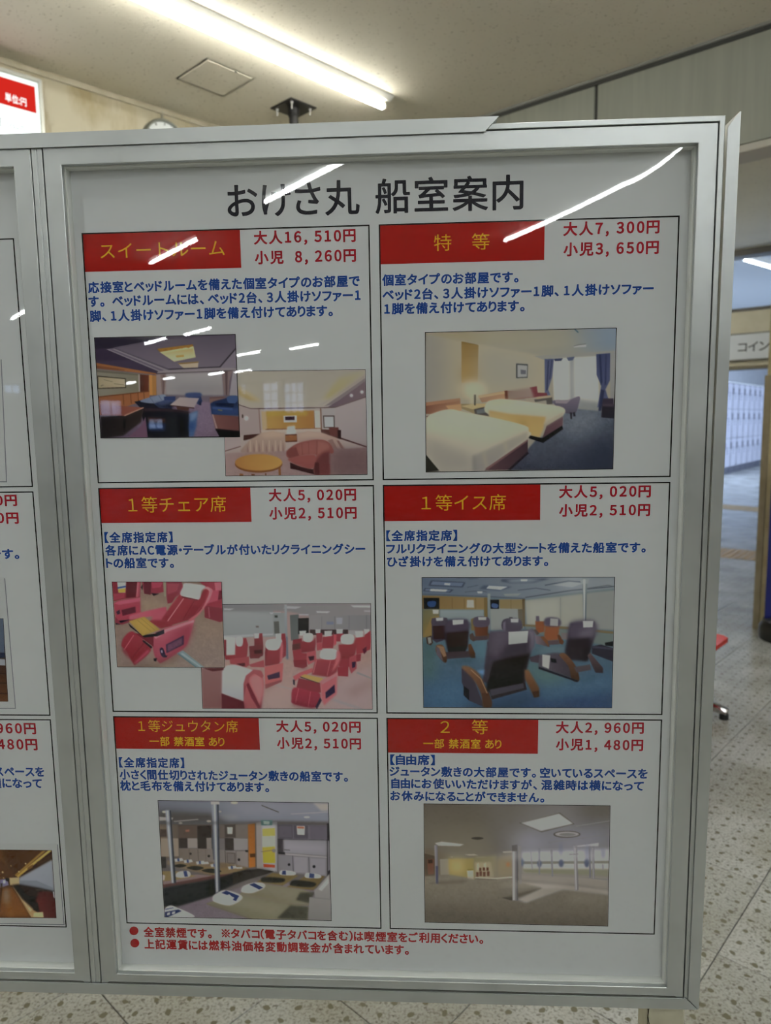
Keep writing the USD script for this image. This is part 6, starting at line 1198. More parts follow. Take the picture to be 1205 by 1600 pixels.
picture(panels[1], 'printed_photo', PY - .0002, (640, 490, 3.544), [(85, 103), (1148, 78), (1128, 862), (90, 880)], '#999d98', [
    '#a5a08c',
    (('#b09f71', '#8c9aa0', 'h'), '85,103 1148,78 1145,210 690,240 560,205 250,140 85,120', 'f20'), ('#aca68c', '380,98 900,84 1000,190 690,235 430,180', 'f40 a70'), ('#7f93a6', '1000,82 1148,78 1145,200 1060,210', 'f40 a80'), ('#8a959a', '900,84 1060,80 1100,200 960,215', 'f45 a60'),
    (('#a39f90', '#b1a98c', 'h'), '88,115 285,155 285,470 88,490', 'f4'), ('#918f85', '86,110 180,130 180,480 88,495', 'f40 a60'), ('#b5ad90', '285,150 760,240 748,450 530,430 290,470', 'f6'),
    (('#8f7440', '#b89c62', 'v'), '288,154 382,174 378,380 288,384'), ('#a4854c', '288,300 380,310 378,380 288,384', 'f25 a60'), ('#c9b894', '255,400 400,385 420,470 300,480', 'f22 a80'), ('#d6cdac', '320,395 420,390 420,450 330,460', 's f14 a85'),
    ('#a6a698', '390,180 590,215 690,240 690,400 540,430 400,400', 'f50 a70'), ('#a9a48e', '400,250 560,280 560,420 420,400', 'f50 a40'),
    ('#4d5050', '590,276 656,280 654,356 590,358'), ('#a8aaa5', '598,284 652,288 650,350 598,352'), ('#6c6d74', '615,310 645,314 644,336 616,336'),
    ('#9c9c92', '690,235 1140,205 1135,260 740,255'), (('#d0cfbf', '#c2c3b8', 'v'), '790,250 1040,235 1052,520 800,500', 'f3'), ('#9fa3a0', '885,245 912,243 915,510 890,508', 'f5'), ('#8f9490', '930,470 1050,490 1052,540 930,520', 'f10'), ('#dcdac8', '920,300 1035,290 1040,480 925,470', 'f30 a60'),
    (('#545b78', '#666d88', 'v'), '748,252 800,250 790,350 768,420 800,500 750,480'), ('#3c4360', '765,260 773,260 766,420 756,430'), ('#3f4764', '785,256 792,256 780,360 772,370'), ('#3d4560', '800,250 850,247 840,262 805,264'), ('#565e78', '870,244 915,238 905,258 880,262'),
    (('#424a6b', '#565d7c', 'v'), '1034,225 1112,219 1110,370 1085,420 1110,500 1040,520 1062,400 1036,340'), ('#2d3555', '1050,226 1060,226 1068,380 1058,400'), ('#343c5c', '1085,224 1092,224 1090,390 1080,400'), ('#2d3350', '1060,420 1080,425 1062,540 1045,540'),
    ('#999a94', '1112,219 1142,215 1135,500 1112,490'),
    ('#b5b7b3', '905,176 980,168 978,184 910,188'), ('#6d7069', '908,180 940,172 978,168', 'l4'), ('#4d6a78', '915,86 935,105', 'l7'),
    (('#66707c', '#3a3f4e', 'v'), '850,520 1060,540 1135,580 1128,862 550,868 700,700 850,620', 'f3 n8'), ('#828b92', '860,540 1000,545 1100,640 900,700 850,640', 'f45 a70 n8'), ('#303648', '900,760 1130,700 1128,862 700,866', 'f50 a80 n8'), ('#555c66', '690,740 1000,690 1050,760 700,840', 'f50 a50 n8'),
    ('#86534a', '530,428 760,440 755,460 540,480'), ('#7d3f44', '665,410 705,402 710,440 760,440 765,455 680,470'), (('#93806f', '#a08b80', 'h'), '540,430 670,410 690,465 545,480', 'f6'),
    (('#a5755a', '#b98e68', 'h'), '380,455 530,428 545,475 400,492'), ('#6b3b2a', '526,428 542,426 545,474 530,476'), ('#c9a878', '380,455 526,430 528,444 385,468'),
    ('#a9a08a', '640,470 790,452 800,475 690,492 650,490'), ('#5f5a54', '690,476 790,462 792,500 760,504 758,480 696,490'), ('#b5a583', '700,462 780,452 786,464 706,474'),
    (('#7b7380', '#5c5664', 'v'), '800,480 880,478 940,458 938,500 915,552 850,545 800,500', 's'), ('#9a8f94', '805,478 870,480 900,470 870,498 810,496'), ('#2a2830', '888,548 900,548 900,584 892,584'), ('#2a2830', '905,548 916,545 920,568 908,570'),
    ('#3d3442', '1066,500 1072,470 1130,470 1135,580 1062,575'), ('#2a2730', '1068,510 1135,505 1135,580 1064,575'), ('#4b414c', '1070,500 1130,500 1132,516 1070,514'),
    ('#8f7a50', '285,500 430,500 440,570 360,555 285,525'), ('#c4ac74', '285,512 350,500 425,498 428,514 350,530'), ('#3f3a3c', '358,530 438,512 440,568 362,556'), ('#5f6a70', '370,535 420,522 424,548 375,555'), ('#24221f', '356,448 368,448 366,508 358,508'), ('#d3c9a6', '330,420 356,428 358,500 335,505', 'f8 a70'),
    (('#7d5240', '#a5704f', 'h'), '88,500 280,472 286,535 180,560 88,555'), ('#a87a5a', '88,492 280,468 282,482 88,512'), ('#bd8d5d', '200,510 285,500 290,535 230,548'), ('#4b2b2c', '90,570 180,540 200,560 130,585'),
    (('#d2ccae', '#bab49c', 'v'), '425,495 480,475 560,476 740,500 850,520 852,562 760,610 690,600 440,560', 's f2'), (('#b89c5e', '#c4a866', 'v'), '440,535 560,556 755,572 740,640 720,686 655,672 480,590 440,570', 'f5'), ('#a8894d', '590,600 640,585 665,675 640,660', 'f14 a60'), ('#c7bb98', '440,490 520,474 610,484 560,500 460,506', 'f12 a70'),
    (('#584046', '#70545a', 'u'), '760,620 850,566 848,620 735,690'), ('#120f16', '655,672 735,690 845,620 850,640 740,716 660,690'), ('#afa78c', '740,610 850,545 852,568 760,622', 'f5 a70'),
    (('#cdc6a8', '#b5b09e', 'v'), '90,590 150,545 230,530 300,545 480,580 640,620 660,650 655,690 420,868 360,872 150,868 90,760', 's f2'), ('#dcd2ae', '130,560 230,534 300,550 560,610 460,680 300,640 160,620', 's f40 a50'), (('#aba792', '#94908a', 'v'), '350,790 655,650 655,695 540,770 420,868 350,872', 'f8'), ('#afa98f', '400,770 420,762 440,860 420,868', 'f8 a60'), ('#b4ad90', '520,715 540,706 545,765 530,775', 'f8 a60'), ('#918d84', '95,680 350,790 350,872 160,868 92,780', 'f30 a60'), ('#2b2a24', '90,780 165,870 90,878'), ('#837f76', '350,790 362,785 372,870 352,872', 'f8 a60'),
    (('#5c4347', '#412f36', 'h'), '415,868 655,700 655,770 540,866'), ('#211a22', '655,765 660,775 560,866 540,866'), ('#a9a78c', '360,440 130,70', 'e f45 a35'), ('#c9c2a4', '350,410 60,40', 'e f22 a70'), ('#8d7d48', '85,90 330,120 330,110 85,85', 'f25 a30'), ('#57604f', '560,640 600,620 640,640', 'f10 a1'), ('#1b2436', '1128,560 1140,560 1128,862 900,862', 'f60 a40'), ('#7a5a58', '420,858 655,696 655,706 430,866'),
], edge=1.1)
picture(panels[2], 'printed_photo', PY - .0002, (310, 920, 4.017), [(2, 97), (1083, 90), (1095, 757), (26, 752)], '#8f958e', [
    '#a08c84',
    (('#8f9690', '#8b9490', 'h'), '0,97 470,94 470,300 0,310'), (('#9aa19c', '#8d9693', 'v'), '150,130 470,160 472,290 160,300', 'f6'), (('#7d7f7e', '#8d8b88', 'h'), '150,95 1083,90 1083,175 690,170 560,140 150,140', 'f6'), ('#a5a9a6', '560,108 650,112 610,126 530,122'), ('#b5b9b6', '740,140 830,142 810,152 745,150'), ('#adb0ae', '630,158 695,158 690,167 632,166'), ('#b5b8b6', '955,104 1080,104 1080,118 975,116'), ('#a5a5a3', '1040,134 1082,134 1082,146 1042,144'), ('#b0b4b1', '445,148 520,147 520,155 455,157'), ('#a9aeab', '160,122 230,124 200,134 160,133'),
    ('#8b938f', '470,150 545,150 550,300 472,300'), ('#5c5e56', '474,205 506,203 510,280 478,282'), ('#77c0b0', '0,0 1,0 1,1'), ('#3f443c', '478,166 498,166 498,180 480,180'), ('#636a66', '575,165 630,160 630,320 582,325'), ('#1e1c1c', '627,185 694,182 694,280 627,285'), (('#8d8d8a', '#7f8180', 'h'), '694,165 1083,165 1083,262 694,262'), ('#6b6c6c', '775,172 775,258', 'l2'), ('#6b6c6c', '857,172 857,258', 'l3'), ('#6b6c6c', '947,168 947,262', 'l3'), ('#6b6c6c', '1056,165 1056,262', 'l3'), ('#747d90', '805,205 850,205 850,225 805,225'), ('#9aa0a2', '865,180 905,180 903,222 868,222'), ('#3a2c2c', '700,256 940,256 940,284 700,290'), ('#9a9c98', '945,262 1030,262 1030,290 945,290'),
    (('#9aa39f', '#6f7a80', 'v'), '540,98 556,98 562,455 550,456'), ('#5f6a78', '552,300 560,300 566,456 556,456'), ('#6d6460', '360,232 380,232 380,244 362,244'), ('#a5aba7', '0,300 470,280 470,290 160,310'),
    (('#a88d80', '#a58f88', 'v'), '160,455 560,440 700,480 900,440 1090,380 1095,757 400,757 420,620 160,480', 'f5 n3'), ('#b09a90', '420,620 600,560 600,757 410,757', 'f30 a80'), ('#a99894', '880,560 1092,480 1095,757 800,757', 'f25 a80'), ('#8e7068', '920,640 1092,560 1093,600 980,680', 'f22 a45'), ('#96a09f', '490,600 600,630 590,634 480,604', 'f5 a60'), ('#8d9496', '850,690 1050,757 1010,757 840,700', 'f6 a60'), ('#8d8c88', '1000,520 1090,560 1088,566 990,530'),
    (('#8b6662', '#7c5450', 'v'), '18,500 150,498 145,752 26,752', 'f6'), ('#5c2a2e', '30,498 160,495 160,510 90,518'),
    # far rows
    (('#8a3a3e', '#5a2428', 'v'), '350,284 402,278 408,360 405,420 330,438 320,420 348,400 352,345'), ('#b4b8b4', '350,280 383,278 380,310 352,312'), ('#6d3034', '318,360 405,352 408,412 380,436 325,436'), ('#452022', '350,385 400,382 400,404 352,408'),
    ('#8a3038', '515,282 545,280 552,340 550,420 528,436 524,330'), ('#b5b9b5', '485,282 522,279 520,320 488,322'), ('#b4b8b4', '160,300 235,306 228,415 170,412'), ('#7e2d34', '160,320 175,320 176,420 162,420'),
    ('#8c333a', '234,315 300,308 312,350 306,420 300,432 232,436'), ('#8a3036', '165,420 232,414 235,445 170,445'), ('#b2b6b2', '236,306 278,304 275,357 240,356', 's'), ('#9a464a', '196,440 318,424 320,480 300,492 200,470'), ('#4e2026', '240,470 292,464 294,484 280,488'),
    ('#7a2c34', '594,320 650,310 652,380 590,386'), ('#5a3030', '590,350 640,340 640,380 592,384'), ('#b6bab6', '634,264 678,262 672,292 636,294'), ('#8c333c', '660,285 682,282 682,300 664,300'), ('#b6bab6', '735,254 768,253 766,278 736,279'), ('#87303a', '740,280 780,276 776,335 742,340'), ('#a24850', '742,340 778,336 778,380 745,388'), ('#b8bcb8', '866,253 908,252 905,282 868,282'), ('#8f343e', '858,285 912,280 910,330 860,330'),
    ('#b9bdb8', '792,264 840,262 834,299 792,300'), ('#8e323c', '780,302 840,296 852,270 850,340 846,372 776,372'), ('#b84c56', '850,290 868,285 866,345 852,360'), ('#b7bbb7', '985,266 1036,266 1032,307 988,305'), ('#96383f', '990,308 1042,300 1050,280 1052,350 1040,400 992,412'), ('#b5b9b5', '1040,253 1074,253 1072,284 1044,286'), ('#92353e', '1046,288 1080,262 1083,330 1080,380 1052,392'), ('#8a2f3a', '990,412 1022,408 1018,452 988,458'), ('#5a2030', '1030,380 1056,360 1056,395 1040,410'),
    # middle chairs
    (('#8c353c', '#742a32', 'v'), '646,330 720,326 735,300 738,340 732,392 645,402', 'f3'), ('#b9beb9', '664,283 718,282 710,331 664,328', 's'), ('#8e343c', '592,388 646,376 648,402 682,404 680,450 600,456'), ('#a85258', '682,400 738,385 740,450 690,478 680,450'), ('#7a2630', '596,448 680,444 684,486 660,500 602,488'), ('#41202c', '690,425 728,420 726,446 700,452'),
    (('#953b42', '#7c2a32', 'v'), '880,350 975,344 990,300 996,350 985,410 960,440 885,448', 'f3'), ('#bcc1bc', '902,290 972,290 966,345 900,340', 's'), ('#8c2f3a', '880,440 958,436 956,490 882,488'), ('#a04850', '948,430 992,412 994,500 960,532 948,500'), ('#8b2c38', '874,490 942,486 940,550 876,546'), ('#33203a', '964,460 988,456 985,490 966,498'),
    (('#953d43', '#7c2d34', 'v'), '424,385 500,378 520,330 530,360 525,440 505,472 418,486', 'f3'), ('#7a2832', '418,400 428,330 434,330 436,392 420,486'), ('#bec3be', '432,322 524,318 498,382 430,376', 's'), ('#b4646a', '524,330 533,370 524,450 512,455 516,370', 's f4'), ('#b0605f', '416,490 534,464 526,580 420,624'), ('#9c4a4e', '318,476 412,446 415,492 330,490'), ('#3b2a40', '432,545 510,520 512,556 440,570'), ('#8a4a4c', '420,600 524,570 522,584 422,628'),
    # front middle recliner
    ('#b0585c', '594,550 640,524 716,496 720,520 640,556 606,580'), (('#9c4047', '#83303a', 'v'), '735,442 880,436 886,400 892,440 870,520 830,555 712,538', 'f4'), ('#c8cdc8', '780,380 868,384 856,442 768,434', 's'), ('#b8666a', '868,390 890,400 888,450 840,520 862,450', 's f5'), ('#d08a88', '742,445 722,530', 'l3'), ('#c57a7a', '830,450 808,545', 'l3'), ('#83303a', '630,560 765,590 770,650 700,660 616,618'), ('#b46267', '768,580 872,528 868,660 790,732 772,690', 'f5'), ('#c47a7c', '768,580 872,526 872,545 778,600'), (('#9a3142', '#802438', 'v'), '585,690 600,620 700,640 765,660 735,745 600,722', 's f3'), ('#c06570', '630,625 610,715', 'l3'), ('#c06570', '705,645 690,740', 'l3'), ('#b29a52', '640,548 668,536 785,562 755,588'), ('#3a3028', '640,550 756,590 756,594 640,556'), ('#2f2440', '798,650 855,600 858,650 800,690'), ('#2c2236', '735,740 765,680 775,700 745,755'), ('#2a2230', '594,570 606,570 606,605 596,600'),
    # near chair from behind
    (('#9d4a50', '#7b2b36', 'v'), '280,560 340,505 400,520 412,600 395,752 150,752 148,660 200,680 280,700', 'f5'), ('#571e28', '146,655 280,705 300,752 148,752'), ('#bd7a78', '320,560 370,530 402,560 410,640 385,730 360,680 330,620', 's f9'), ('#a4575a', '300,600 330,680 375,752 290,752 285,700'), ('#6f2732', '300,600 340,690 380,750 388,740 350,660 316,590'), (('#b8beb9', '#a6aeac', 'v'), '150,520 175,482 230,475 350,512 300,545 284,600 285,706 148,655', 'f3'), ('#9c5054', '284,600 300,545 345,508 390,512 410,545 400,560 350,530 315,560 300,610'), ('#5a2028', '150,690 290,720 290,752 150,752', 'f14 a60'), ('#6d1f2c', '600,700 740,740 735,752 590,730', 'f8 a50'), ('#7d5550', '590,740 760,757 640,757', 'f9 a60'), ('#8a6258', '420,620 500,600 520,590 420,640', 'f10 a50'), ('#86605a', '600,500 690,490 680,510 610,505', 'f8 a60'),
], edge=.7)
picture(panels[2], 'printed_photo', PY - .0006, (160, 890, 5.477), [(82, 102), (1023, 102), (1050, 838), (128, 833)], '#8f958e', [
    '#8b7a68',
    (('#84705f', '#8d7f6d', 'v'), '82,102 1050,102 1050,838 128,833', 'f6 n3'), ('#96836c', '330,240 600,300 560,420 330,360', 'f30 n3'), (('#8a7a68', '#8e7f74', 'v'), '780,420 1035,440 1048,838 600,836 700,700', 'f30 n4'), ('#857368', '120,480 400,700 420,833 128,833', 'f40 n4'), ('#94806d', '850,450 1035,460 1042,600 860,560', 'f40 a60 n3'),
    (('#7d2733', '#8a3440', 'h'), '84,102 330,102 325,236 180,250 100,270'), ('#a34a57', '300,104 325,104 318,230 290,236'), ('#c2747c', '303,104 310,104 300,232 294,234'), ('#5c1f28', '205,104 300,104 285,236 205,240'), ('#b7bab0', '128,104 205,104 198,196 140,196'), ('#2d4f88', '130,150 204,135 203,150 132,164'), ('#b5a03c', '136,168 200,160 198,194 140,196'), ('#9c3c4a', '95,206 195,200 190,240 100,264'),
    ('#8a2f3e', '340,104 520,104 525,190 440,210 360,200'), ('#5c1d2a', '355,104 420,104 415,215 360,205'), ('#a53c50', '420,106 520,106 500,150 430,160'), ('#2a1820', '330,150 350,120 345,176'), ('#241820', '420,200 490,206 440,224'), ('#8c8a70', '525,104 545,104 545,230 530,230'),
    ('#843442', '548,104 680,104 700,180 560,290 550,230'), ('#96404c', '555,120 660,120 640,180 560,210'), ('#7d2c38', '560,215 650,190 600,280 560,290'),
    ('#913442', '830,104 1022,104 1030,440 1010,448 880,410 870,300 930,180'), ('#a8485a', '940,180 1024,170 1028,250 900,290'), ('#7c2e3a', '880,308 1030,330 1032,440 1005,448 876,405'), ('#98505a', '905,320 915,320 925,410 912,412'), ('#b8606c', '960,110 1020,104 1024,170 970,180'), ('#6b1f2e', '1000,180 1026,180 1026,250 990,260'),
    ('#a23e4e', '97,286 140,262 325,236 330,360 320,400 160,456 120,440', 'f4'), ('#b4566a', '100,290 145,268 326,240 326,270 150,300'), ('#5a2230', '165,345 285,315 288,365 175,395'), ('#3c2a38', '120,360 150,340 155,375 130,385'), ('#1c1420', '110,440 240,425 160,468 118,470'), ('#84303e', '110,400 160,456 320,400 322,420 170,470 112,455'),
    # main chair
    (('#c06070', '#a9475a', 'h'), '235,410 260,384 520,322 548,335 545,390 420,400 250,425', 's f4'), ('#8a2a38', '400,440 540,390 600,480 500,500'), ('#852832', '410,430 520,425 610,470 500,505 430,450', 'f10'), ('#ad5060', '430,380 545,350 545,400 510,430 420,430', 'f8'),
    (('#93313b', '#822631', 'd'), '510,425 600,290 670,200 830,250 870,170 925,150 905,260 820,370 740,430 590,475', 'f3'), (('#7c222e', '#8d303b', 'h'), '520,425 670,240 690,245 560,450', 'f14'), ('#d98e8e', '697,246 560,440', 'l7'), ('#721f2b', '790,262 690,430', 'l8'), ('#7d2732', '780,300 860,330 800,390 700,430'), (('#d18a8e', '#b0565f', 'v'), '860,170 895,145 935,165 942,190 905,280 830,380 760,440 740,430 840,350 890,260 915,190 890,165', 's f4'), ('#9b3b47', '905,185 880,275 800,375', 'l6'), ('#c9737a', '930,160 945,175 930,215 915,200'),
    (('#c0c4bb', '#aeb4ae', 'h'), '715,116 880,138 850,180 822,258 674,222 690,150', 's f3'), ('#5f1f28', '674,224 820,256 815,264 690,240'),
    (('#b26270', '#8f2e40', 'v'), '430,570 530,505 780,430 785,450 740,600 700,670 520,790 480,786 445,720', 's f3'), ('#cf8a90', '440,572 540,512 782,430 784,450 560,530 460,590'), (('#a54a5b', '#8e3042', 'h'), '450,600 560,540 780,455 740,600 700,668 530,780 470,770', 'f25'), ('#3c2440', '545,640 700,560 698,640 550,715', 'f2'), ('#7a4a60', '560,645 685,582 684,635 562,700', 'f5 a70 n9'), ('#2b2038', '492,680 520,670 545,745 510,740', 's'), ('#8d8296', '500,690 515,685 520,710 505,712'), ('#221a2c', '530,740 560,730 550,752'),
    ('#6d1f2c', '260,540 440,560 440,660 360,600'), (('#962b3b', '#741823', 'v'), '165,650 185,580 245,528 300,555 410,660 395,720 290,808 265,800 200,690', 's f4'), ('#c56974', '270,560 185,690', 'l6'), ('#6e1a28', '370,610 250,760', 'l7'), ('#a94258', '395,680 405,700 290,805 270,800', 'f8'), ('#7c1f2c', '170,660 200,690 265,800 250,780 180,700', 'f10'),
    ('#15131a', '222,455 250,480 340,560 480,545 530,512 528,548 470,570 360,580 240,490'), (('#ad9240', '#9c8238', 'h'), '228,440 360,402 495,512 345,566'), ('#b9a04c', '260,438 360,410 470,505 350,548', 'f14 a50'), ('#8a7230', '300,430 420,530', 'l3'), ('#8a7230', '335,418 455,520', 'l3'), ('#22222c', '455,540 528,512 532,545 480,565'), ('#1c1820', '440,760 470,755 462,785 442,780'), ('#2b1c24', '350,600 430,660 420,676 345,612'), ('#6a5648', '240,800 460,790 640,720 700,740 480,833 260,833', 'f25 a45'), ('#c9808c', '470,600 560,545 640,520 520,600', 'f22 a35'), ('#e0a0a0', '590,300 640,250', 'l5 f6 a40'),
    ('#7b9394', '640,715 690,690 875,836 800,836'), ('#93a8a6', '690,712 860,836 840,836 670,720'), ('#5f7a7d', '640,718 655,712 815,836 800,836'),
], edge=.7)
